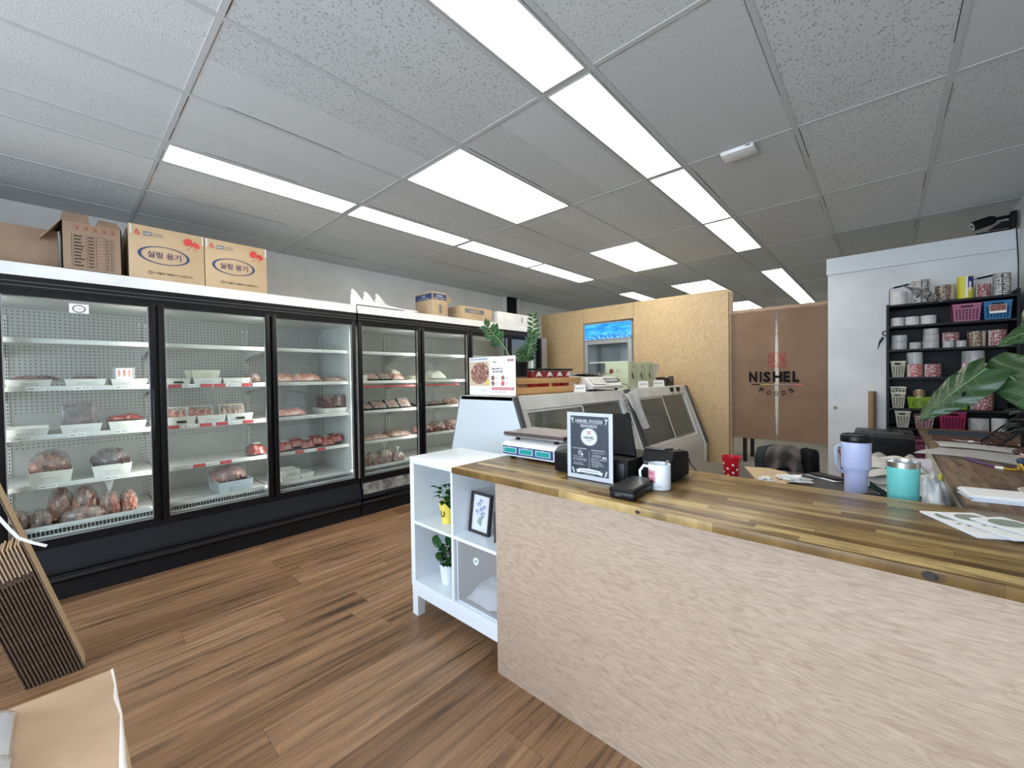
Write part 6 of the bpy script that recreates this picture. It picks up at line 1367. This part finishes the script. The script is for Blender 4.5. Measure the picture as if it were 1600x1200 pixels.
b = MB(); b.box(cxa - .022, cxa + .05, 3.08, 3.14, .925, .955, M_rw, bev=.012); T.part('post_cap', b)
b = MB(); b.box(cxa + .01, cxb - .01, 3.11, 3.13, .62, .66, M_rw, bev=.004); T.part('back_rail', b)
M_cloth = noisy('off_white_cloth', (.56, .54, .48), (.68, .66, .60), 12, .95)
b = MB(); b.smooth = 1.3
def dr(u, v):
    x = -.15 + .33 * u; q = noise.noise(Vector((u * 4, v * 4, 6))); w2 = v * 2 - 1
    return (x + .015 * q, 3.105 + w2 * .045 - (.02 if v < .5 else -.02) + .014 * q, .925 + .014 * noise.noise(Vector((u * 6, v * 2, 1))) - abs(w2) ** 1.4 * (.24 if v < .5 else .15) - .028 * u * 0 + .022 * math.sin(u * 15 + v * 4))
b.grid(dr, 22, 26, M_cloth, thick=.010); T2 = solo('draped_sweater', 'off-white sweater draped over the wooden chair back', 'clothing', b, (0, 3.1, .9))
b = MB(); b.smooth = 1.3
for q_, (h0, ex) in enumerate(((0, .0), (.030, .012), (.060, .004), (.088, .02))):
    b.grid(lambda u, v: (-.10 + ex + (.27 - 2 * ex) * u + .006 * math.sin(v * 9 + q_), 2.57 + ex + (.32 - 2 * ex) * v + .008 * math.sin(u * 7 + q_ * 2), DZ + .001 + h0 + .034 * (max(0, math.sin(math.pi * u)) * max(0, math.sin(math.pi * v))) ** .18 + .008 * math.sin(u * 11 + q_ * 1.7 + v * 3)), 24, 20, M_cloth)
solo('folded_clothes', 'folded off-white clothes heaped on the desk end', 'clothing', b, (.03, 2.73, DZ))
b = MB(); b.smooth = 1.2; b.ball((.03, 2.60, DZ + .095), (.022, .02, .03), mat('faded_red_cloth', (.40, .08, .06), .9), lump=.3); solo('red_cloth_scrap', 'small faded red cloth on the folded clothes', 'cloth', b, (.03, 2.60, DZ + .09))
b = MB(); b.box(-.14, .15, 2.54, 2.90, DZ - .04, DZ, M_darkg, bev=.004); b.box(-.13, -.10, 2.85, 2.88, 0, DZ - .04, M_darkg); b.box(.10, .13, 2.85, 2.88, 0, DZ - .04, M_darkg); b.box(-.13, -.10, 2.56, 2.59, 0, DZ - .04, M_darkg); b.box(.10, .13, 2.56, 2.59, 0, DZ - .04, M_darkg)
solo('side_stand', 'small dark stand beneath the folded clothes', 'stand', b, (0, 2.72, 0))
# office chair with jackets
T = Thing('office_chair', 'office chair hidden under jackets, its back to the curtain', 'chair', (-.55, 3.45, 0))
b = MB(); b.box(-.79, -.33, 3.22, 3.66, .46, .52, M_blackm, bev=.02); T.part('seat', b)
b = MB(); b.box(-.72, -.36, 3.60, 3.64, .56, .84, M_blackm, bev=.015); T.part('backrest', b)
b = MB(); b.cyl((-.55, 3.45), .10, .46, .025, M_blackm, 12); b.box(-.57, -.53, 3.6, 3.66, .48, .62, M_blackm); T.part('column', b)
for k in range(5):
    a = k * 1.2566; b = MB(); b.tube([(-.55, 3.45, .11), (-.55 + .27 * math.cos(a), 3.45 + .27 * math.sin(a), .06)], [.022, .014], M_blackm, 8); leg = T.part('leg', b)
    b = MB(); b.ball((-.55 + .27 * math.cos(a), 3.45 + .27 * math.sin(a), .028), (.028, .028, .028), M_black, seg=10, rings=8); T.part('caster', b, leg)
def jacket(name, label, x0, x1, ztop, drop, m, y, seed, pts=None, grp='jackets on the office chair'):
    b = MB(); b.smooth = 1.3
    def f(u, v):
        q = noise.noise(Vector((u * 3 + seed, v * 3, seed))); spread = 1 + .25 * v
        x = (x0 + x1) / 2 + (x1 - x0) * (u - .5) * spread; top = ztop - .05 * abs(u - .5) ** 1.5 * 2
        return (x + .01 * q, y - .03 * math.sin(math.pi * min(1, v * 1.5)) - .05 * v + .030 * math.sin(u * 14 + seed + v * 2) * (.3 + .7 * v) + .02 * q, top - drop * v + .01 * q)
    b.grid(f, 26, 18, m, thick=.008); return solo(name, label, 'clothing', b, ((x0 + x1) / 2, y, ztop), grp)
jacket('jacket', 'dark grey-green jacket hanging at the left of the chair', -.72, -.46, .872, .30, noisy('grey_green_fabric', (.035, .045, .048), (.06, .072, .074), 9, .9), 3.585, 1)
jacket('jacket', 'taupe grey shirt lying over the middle of the chair back', -.64, -.44, .884, .17, noisy('taupe_fabric', (.16, .135, .13), (.23, .195, .19), 9, .9), 3.55, 4)
jacket('jacket', 'black jacket hanging at the right of the chair', -.48, -.335, .868, .30, noisy('black_fabric', (.006, .006, .007), (.016, .016, .018), 14, .85), 3.575, 7)
# office printer on a stand near the shelf unit
T = Thing('office_printer', 'large black office printer in front of the shelf unit', 'printer', (0, 4.6, .58))
b = MB(); b.box(-.185, .180, 4.40, 4.80, .581, .872, M_blackm, bev=.008); T.part('case', b)
b = MB(); b.prism([(4.41, .8725), (4.44, .895), (4.80, .905), (4.80, .8725)], 'X', -.183, .178, mat('printer_top_black', (.03, .03, .033), .4)); T.part('top_cover', b)
b = MB(); b.box(-.14, .14, 4.55, 4.70, .896, .906, M_black, bev=.003); b.box(-.12, .12, 4.53, 4.545, .898, .908, M_darkg); T.part('paper_slot', b)
b = MB(); b.box(-.04, .14, 4.394, 4.40, .83, .86, M_black); T.part('control_strip', b)
T = Thing('printer_stand', 'dark stand under the office printer', 'stand', (0, 4.6, 0))
b = MB(); b.box(-.19, .19, 4.38, 4.82, .55, .58, M_darkg); T.part('top', b)
for x in (-.18, .15):
    for y in (4.39, 4.78): b = MB(); b.box(x, x + .03, y, y + .03, 0, .55, M_darkg); T.part('leg', b)

# ------------------------------------------------------------------ on the wooden desk
for k, (a, o) in enumerate(((.06, 0), (.02, .006), (-.03, .003), (.0, -.004), (.05, .004))):
    b = MB(); Mt = Matrix.Translation((.33 + o, 2.11 + o, TZ + .001 + k * .0042)) @ Matrix.Rotation(a + .12, 4, 'Z'); b.box(-.125, .125, -.062, .062, 0, .0035, M_paperb if k < 3 else M_paper, Mt)
    b.add([(-.125, -.062, .0037), (.125, -.062, .0037), (0, .01, .0042)], [[0, 1, 2]], M_paper, Mt)
    solo('envelope', ('bottom', 'second', 'middle', 'fourth', 'top')[k] + ' envelope of the stack beside the woven plant pot', 'envelope', b, (.33, 2.11, TZ + k * .004), 'stack of envelopes')
P_ = [('lower open white document sheet reaching over the desk edge', [(.115, 3.02), (.48, 2.86), (.62, 3.16), (.235, 3.36)], .004), ('upper white document sheet lying across the desk', [(.205, 3.52), (.235, 3.32), (.60, 3.20), (.66, 3.45)], .012)]
for l, pts, dz in P_:
    b = MB(); b.smooth = 1.2; A, B_, C_, D_ = [Vector((p[0], p[1], 0)) for p in pts]
    b.grid(lambda u, v: (lambda q: (q.x, q.y, TZ + dz + .012 * math.sin(math.pi * u) * (1 - v * .4) + .004 * math.sin(v * 5)))(A.lerp(B_, u).lerp(D_.lerp(C_, u), v)), 14, 8, M_paper, thick=.001)
    for k in range(5):
        u0 = .2 + .02 * (k % 3)
        b.grid(lambda u, v: (lambda q: (q.x, q.y, TZ + dz + .0024 + .012 * math.sin(math.pi * (u0 + .5 * u)) * (1 - (.15 + k * .16) * .4) + .004 * math.sin((.15 + k * .16) * 5)))(A.lerp(B_, u0 + .5 * u).lerp(D_.lerp(C_, u0 + .5 * u), .15 + k * .16 + .012 * v)), 6, 1, mat('faint_text', (.45, .47, .50), .6))
    solo('document', l, 'paper', b, (pts[0][0], pts[0][1], TZ), 'white documents on the desk')
flat_sheet('desk_mat', 'dark blue folder lying at the far end of desk', 'folder', [(.225, 3.98), (.24, 4.25), (.52, 4.25), (.50, 3.98)], TZ, mat('navy_cover', (.02, .035, .07), .5), .006)
flat_sheet('brown_notebook', 'dark red-brown notebook between folder and documents', 'notebook', [(.225, 3.60), (.235, 3.90), (.58, 3.90), (.56, 3.60)], TZ, mat('brown_cover', (.10, .035, .02), .4), .010)
b = MB(); b.tube([(.300, 2.925, TZ + .012), (.33, 2.86, TZ + .006), (.36, 2.80, TZ + .006), (.375, 2.775, TZ + .006)], [.009, .005, .005, .005], mat('purple_plastic', (.09, .03, .14), .35), 8); solo('purple_stylus', 'curved purple stylus on the wooden desk', 'stylus', b, (.33, 2.86, TZ))
T = Thing('coiled_cable', 'yellow coiled cable with white tip beside the plant pot', 'cable', (.43, 2.72, TZ))
b = MB(); b.tube([(.385, 2.755, TZ + .006), (.41, 2.74, TZ + .006), (.43, 2.75, TZ + .008)] + [(.43 + .0022 * k, 2.75 - .0015 * k + .014 * math.cos(k * .9), TZ + .018 + .013 * math.sin(k * .9)) for k in range(30)], .004, mat('yellow_rubber', (.60, .36, .02), .4), 6); T.part('coil', b)
b = MB(); b.tube([(.365, 2.765, TZ + .006), (.388, 2.754, TZ + .006)], .006, M_tag, 8); T.part('plug', b, label='white plug')
T = Thing('toy_figurine', 'small figurine with brown hair and blue clothes', 'figurine', (.455, 2.86, TZ))
fc = Vector((.455, 2.86, TZ + .001)); M_sk = mat('figurine_skin', (.70, .50, .40), .5); M_fb = mat('figurine_blue', (.02, .05, .12), .5); M_hr = mat('figurine_hair', (.045, .015, .010), .5)
b = MB(); b.smooth = 1.2; b.lathe([(.010, .012), (.015, .02), (.013, .035), (.006, .043)], M_fb, fc, 14)
for sx in (-1, 1): b.tube([(fc.x + sx * .010, fc.y, fc.z + .038), (fc.x + sx * .017, fc.y - .004, fc.z + .024)], [.004, .0035], M_fb, 6); b.tube([(fc.x + sx * .006, fc.y, fc.z + .016), (fc.x + sx * .007, fc.y, fc.z + .004)], .005, M_fb, 6); b.ball((fc.x + sx * .008, fc.y - .004, fc.z + .004), (.006, .009, .004), M_tag, seg=8, rings=6); b.ball((fc.x + sx * .018, fc.y - .005, fc.z + .022), .003, M_sk, seg=6, rings=5)
T.part('body', b)
b = MB(); b.smooth = 1.2; b.ball((fc.x, fc.y, fc.z + .058), (.020, .018, .018), M_sk); 
for sx in (-1, 1): b.ball((fc.x + sx * .008, fc.y - .0165, fc.z + .056), (.0025, .002, .003), M_black, seg=6, rings=5)
T.part('head', b)
b = MB(); b.smooth = 1.2; b.ball((fc.x, fc.y + .004, fc.z + .067), (.026, .022, .019), M_hr, lump=.2, freq=12); b.ball((fc.x - .014, fc.y - .008, fc.z + .064), (.011, .009, .010), M_hr); b.ball((fc.x + .014, fc.y - .008, fc.z + .064), (.011, .009, .010), M_hr); T.part('hair', b)
# wire mesh organiser
T = Thing('mesh_organiser', 'black tilted wire mesh rack on the desk under the plant', 'desk organiser', (.50, 3.45, TZ))
b = MB(); A, B_, C_, D_ = Vector((.40, 3.42, 1.01)), Vector((.45, 3.40, .975)), Vector((.60, 3.45, 1.135)), Vector((.55, 3.47, 1.165))
for i in range(9):
    f = i / 8; b.tube([A.lerp(D_, f), B_.lerp(C_, f)], .0022, M_black, 5)
for i in range(6):
    f = i / 5; b.tube([A.lerp(B_, f), D_.lerp(C_, f)], .0022, M_black, 5)
T.part('mesh_side', b)
b = MB(); b.tube([A, B_, C_, D_], .005, M_blackm, 6, closed=True); T.part('rim', b)
b = MB(); b.tube([B_, (.47, 3.40, TZ + .003), (.60, 3.45, TZ + .003), C_], .004, M_blackm, 6); b.tube([A, (.42, 3.55, TZ + .003), (.57, 3.58, TZ + .003), D_], .004, M_blackm, 6); T.part('stand', b)
b = MB(); b.box(.56, .60, 3.50, 3.56, TZ + .001, 1.15, M_blackm, bev=.004); b.box(.62, .70, 3.46, 3.52, TZ + .001, 1.12, M_cardd, bev=.004); T.part('dividers', b)
b = MB(); b.tube([(.30, 3.75, TZ + .006), (.33, 3.66, TZ + .008), (.40, 3.62, TZ + .008), (.52, 3.64, TZ + .006), (.62, 3.66, TZ + .006)], .0045, M_tag, 6); b.ball((.385, 3.62, TZ + .012), (.014, .008, .008), M_tag, seg=8, rings=6)
solo('white_cable', 'thin white cable looping past the mesh rack', 'cable', b, (.4, 3.65, TZ))
# monstera
mp = (.442, 2.185, TZ)
T = Thing('potted_monstera', 'monstera with large split leaves in woven pale pot', 'plant', mp)
M_wov = mat('woven_cream_pot', (.66, .58, .46), .6); t = NT(M_wov); v = t.coord(); x, y, z = t.sep(v)
ang = t.n('ShaderNodeMath', operation='ARCTAN2'); t.l(y, ang.inputs[0]); t.l(x, ang.inputs[1])
zr = t.math('DIVIDE', z, .0125); rowi = t.math('FLOOR', zr); au = t.math('ADD', t.math('MULTIPLY', ang.outputs[0], 9.0), t.math('MULTIPLY', rowi, .5))
e1 = t.math('ABSOLUTE', t.math('SUBTRACT', t.math('FRACT', au), .5)); e2 = t.math('ABSOLUTE', t.math('SUBTRACT', t.math('FRACT', zr), .5))
hh = t.math('MAXIMUM', e1, e2); t.col(t.mix(t.math('GREATER_THAN', hh, .42), (.66, .58, .47), (.30, .20, .16))); t.bump(t.math('SUBTRACT', 1.0, hh), .8, .01)
b = MB(); b.lathe([(.068, .016), (.074, .018), (.088, .165), (.090, .170), (.083, .170), (.080, .15)], M_wov, mp, 40); po = T.part('pot', b)
b = MB(); b.lathe([(0, .155), (.082, .155)], M_soil, mp, 24, cap=False); T.part('soil', b)
b = MB(); b.lathe([(0, .001), (.070, .001), (.098, .020), (.103, .026), (.099, .027), (.068, .008), (0, .008)], mat('cream_saucer', (.66, .62, .55), .35), mp, 40); T.part('saucer', b, label='cream saucer')
M_mon = mat('monstera_leaf', (.03, .11, .025), .32, coat=.25); t = NT(M_mon); n = t.noise(t.coord(), 9, 3); t.col(t.ramp(n, [(.3, (.022, .070, .020)), (.7, (.055, .130, .042))]))
M_vein = mat('leaf_vein', (.11, .20, .08), .4)
def mleaf(base, tip, nrm, wid, slots, seed=0, droop=.1, fold=.25, holes=()):
    """heart-shaped leaf with a midrib, slots cut in from the edge and oval holes near the rib"""
    B0, T0 = Vector(base), Vector(tip); D_ = T0 - B0; L = D_.length; D_.normalize(); N = Vector(nrm); N = (N - D_ * N.dot(D_)).normalized(); S_ = D_.cross(N)
    nu, nv = 44, 60
    def half(v): return wid * (max(0, math.sin(math.pi * min(1, (v * .93 + .07)) ** .62)) ** .75) * .5
    def pt(u, v):
        s = (u - .5) * 2; hw = half(v); back = -.10 * L * abs(s) ** 1.2 * (1 - v) ** 2 * 1.5
        y = v * L + back; bend = -droop * L * (v ** 2)
        return B0 + D_ * y + S_ * (s * hw) + N * (bend - fold * abs(s) ** 1.6 * hw * .8 + .03 * L * math.sin(v * 26 + abs(s) * 5) * abs(s) * .35)
    def keep(u, v):
        s = (u - .5) * 2; a = abs(s); sd = 1 if s > 0 else -1
        for (side, vv, dep, w_) in slots:
            if side == sd and a > 1 - dep:
                c = vv - (1 - a) * .22; wz = w_ * (.35 + .65 * (a - (1 - dep)) / dep)
                if abs(v - c) < wz: return False
        for (side, vv, aa, rv, ra) in holes:
            if side == sd and ((v - (vv + (a - aa) * .25)) / rv) ** 2 + ((a - aa) / ra) ** 2 < 1: return False
        return True
    b = MB(); b.smooth = 1.4; b.grid(pt, nu, nv, M_mon, keep=keep, thick=.0012); lf = T.part('leaf', b)
    b = MB(); b.tube([pt(.5, k / 20) + N * .001 for k in range(20)], [.0028 - .0001 * k for k in range(20)], M_vein, 6)
    for k in range(1, 8):
        for sd in (-1, 1):
            v0 = .06 + k * .11; b.tube([pt(.5 + sd * .5 * q * .9, min(1, v0 + q * .16)) + N * .0006 for q in (0, .25, .5, .75, 1)], [.0009, .0007, .0006, .0005, .0003], M_vein, 5)
    T.part('veins', b, lf); return lf
mleaf((.268, 2.20, 1.405), (.092, 2.17, 1.222), (-.25, -.80, .62), .135, [(1, .30, .30, .012)], 1, .06, .35, holes=((-1, .42, .35, .035, .10),))
mleaf((.385, 2.20, 1.440), (.358, 2.14, 1.262), (-.25, -.92, .25), .24, [(-1, .55, .55, .018), (-1, .74, .45, .012), (1, .45, .5, .02)], 2, .05, .25, holes=((-1, .38, .50, .04, .14), (-1, .60, .30, .05, .06)))
mleaf((.445, 2.22, 1.575), (.288, 2.18, 1.500), (-.1, -.6, .78), .115, [(1, .4, .5, .03), (-1, .55, .5, .03)], 3, .12, .25)
mleaf((.372, 2.26, 1.60), (.362, 2.22, 1.45), (-.85, -.45, .2), .075, [], 4, .05, .3)
mleaf((.52, 2.15, 1.62), (.47, 2.05, 1.78), (-.2, -.9, .3), .14, [(1, .5, .5, .02), (-1, .5, .5, .02)], 5, .1, .2)
mleaf((.53, 2.25, 1.45), (.70, 2.22, 1.38), (.1, -.8, .6), .14, [(1, .5, .5, .02), (-1, .5, .5, .02)], 6, .1, .2)
for tgt in ((.268, 2.20, 1.405), (.385, 2.20, 1.440), (.445, 2.22, 1.575), (.372, 2.26, 1.60), (.52, 2.15, 1.62), (.53, 2.25, 1.45)):
    t0 = Vector((mp[0], mp[1], TZ + .155)); t1 = Vector(tgt); m_ = t0.lerp(t1, .5) + Vector((.02, 0, .05)); b = MB(); b.tube([t0, t0.lerp(m_, .5) + Vector((0, 0, .02)), m_, m_.lerp(t1, .5) + Vector((0, 0, .02)), t1], [.006, .006, .005, .004, .003], M_stem, 7); T.part('stem', b)
# second small dark-leaved plant in a clear pot
T = Thing('small_dark_plant', 'small dark leaved plant behind the woven pot', 'plant', (.57, 3.15, TZ)); q = (.57, 3.15, TZ + .001)
b = MB(); b.lathe([(.045, 0), (.055, .10), (.052, .10), (.048, .09)], M_blackm, q, 20); T.part('pot', b)
b = MB(); b.lathe([(0, .09), (.05, .09)], M_soil, q, 16, cap=False); T.part('soil', b)
leafy(T, (q[0], q[1], q[2] + .10), .10, .15, 30, 21, .07, m=noisy('dark_leaf', (.010, .022, .016), (.035, .055, .045), 14, .3))

# ------------------------------------------------------------------ cardboard at the lower left
ORDN = ('first', 'second', 'third', 'fourth', 'fifth', 'sixth', 'seventh', 'eighth', 'ninth', 'tenth', 'eleventh', 'twelfth', 'thirteenth', 'fourteenth', 'fifteenth', 'sixteenth', 'seventeenth')
ED = Vector((0, -.262, .965)); SN = Vector((0, -.965, -.262))      # sheets lean back from the aisle
for j in range(16):
    o_ = Vector((-2.905 + .006 * (j % 3), .062, 0)) + Vector((0, -1, 0)) * (.0125 * j)
    h = 1.30 if j == 0 else (.70 - .004 * j + .006 * (j % 2)); wd_ = .80; th = .006
    T = Thing('flattened_carton', 'outermost tall flattened carton leaning at the left photo edge' if j == 0 else ORDN[j] + ' flat carton from the outermost in the dark leaning bundle', 'cardboard', (-3.0, o_.y, 0), 'flattened cartons leaning in a bundle' if j else 'tall flattened carton')
    zt0 = h * .79; b = MB()
    def slabp(a, c_, m, x0, x1, tk, off=0):
        p = [o_ + ED * a + SN * off, o_ + ED * c_ + SN * off, o_ + ED * c_ + SN * (off + tk), o_ + ED * a + SN * (off + tk)]
        b.prism([(q_.y, max(q_.z, .0005)) for q_ in p], 'X', x0, x1, m)
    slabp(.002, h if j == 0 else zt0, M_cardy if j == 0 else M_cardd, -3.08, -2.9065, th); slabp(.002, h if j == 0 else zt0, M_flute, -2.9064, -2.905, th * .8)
    T.part('board', b)
    if j:
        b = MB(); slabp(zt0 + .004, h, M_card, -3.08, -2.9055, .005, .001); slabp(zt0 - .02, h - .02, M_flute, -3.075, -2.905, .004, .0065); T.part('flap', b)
b = MB(); sp = [(-2.80, -.26, .95), (-2.80, -.19, .848), (-2.80, -.155, .775), (-2.80, -.13, .728), (-2.80, -.09, .695), (-2.80, -.05, .668)]
for i in range(len(sp) - 1):
    p0, p1 = Vector(sp[i]), Vector(sp[i + 1]); d = (p1 - p0).cross(Vector((1, 0, 0))).normalized() * .006; b.add([p0 - d, p1 - d, p1 + d, p0 + d, p0 - d + Vector((-.001, 0, 0)), p1 - d + Vector((-.001, 0, 0)), p1 + d + Vector((-.001, 0, 0)), p0 + d + Vector((-.001, 0, 0))], [[0, 1, 2, 3], [7, 6, 5, 4]], M_tag)
solo('plastic_strap', 'loose white plastic strap curling off the leaning cartons', 'strap', b, (-2.80, -.15, .75))
M_torn = mat('torn_white_paper', (.66, .60, .54), .8)
for j in range(14):
    z0 = j * .032; rr = random.Random(j + 3); dx, dy = rr.uniform(-.03, .02), rr.uniform(-.012, .008); top = j == 13
    if top: dx = dy = 0
    T = Thing('cardboard_sheet', 'topmost cardboard piece of the low stack at bottom left' if top else ORDN[13 - j] + ' cardboard piece from the top of the low stack at bottom left', 'cardboard', (-1.55, -.17, z0), 'stack of flat cardboard')
    b = MB(); b.box(-1.905 + dx, -1.05, -.46 + dy, .102 + dy, z0 + .001, z0 + .031, M_card, bev=.004); T.part('board', b)
    if top:
        b = MB(); b.smooth = 1.2
        b.tube([(-1.90, .100, z0 + .031), (-1.80, .101, z0 + .032), (-1.72, .097, z0 + .030), (-1.62, .101, z0 + .032), (-1.5, .094, z0 + .031), (-1.4, .088, z0 + .032), (-1.3, .09, z0 + .031), (-1.1, .09, z0 + .031)], [.004, .003, .006, .003, .006, .008, .004, .004], M_torn, 6); T.part('torn_edge', b, label='pale torn edge')
for k, (x0, x1, y0, y1, z, h) in enumerate(((-1.86, -1.60, -.42, -.105, .450, .075), (-1.64, -1.34, -.40, -.100, .450, .09), (-1.84, -1.58, -.44, -.16, .530, .10))):
    T = Thing('plastic_wrapped_pack', ('far', 'near', 'upper')[k] + ' cloudy plastic wrapped pack on the cardboard stack', 'plastic pack', ((x0 + x1) / 2, (y0 + y1) / 2, z), 'plastic wrapped packs')
    def dome(u, v, g=0.0, s_=1.0): e = (math.sin(math.pi * min(.999, max(.001, u))) * math.sin(math.pi * min(.999, max(.001, v)))) ** .35; return (x0 - g + (x1 - x0 + 2 * g) * u, y0 - g + (y1 - y0 + 2 * g) * v, z + .001 + max(0, (h * s_) * e * (1 + .22 * noise.noise(Vector((u * 5 + k * 3, v * 5, s_ * 4 + k))))))
    b = MB(); b.smooth = 1.2; b.grid(lambda u, v: dome(u, v, 0, .86), 20, 20, M_paperb); T.part('contents', b)
    b = MB(); b.smooth = .9; b.grid(lambda u, v: dome(u, v, .004, 1.0), 26, 26, M_film); T.part('film', b)
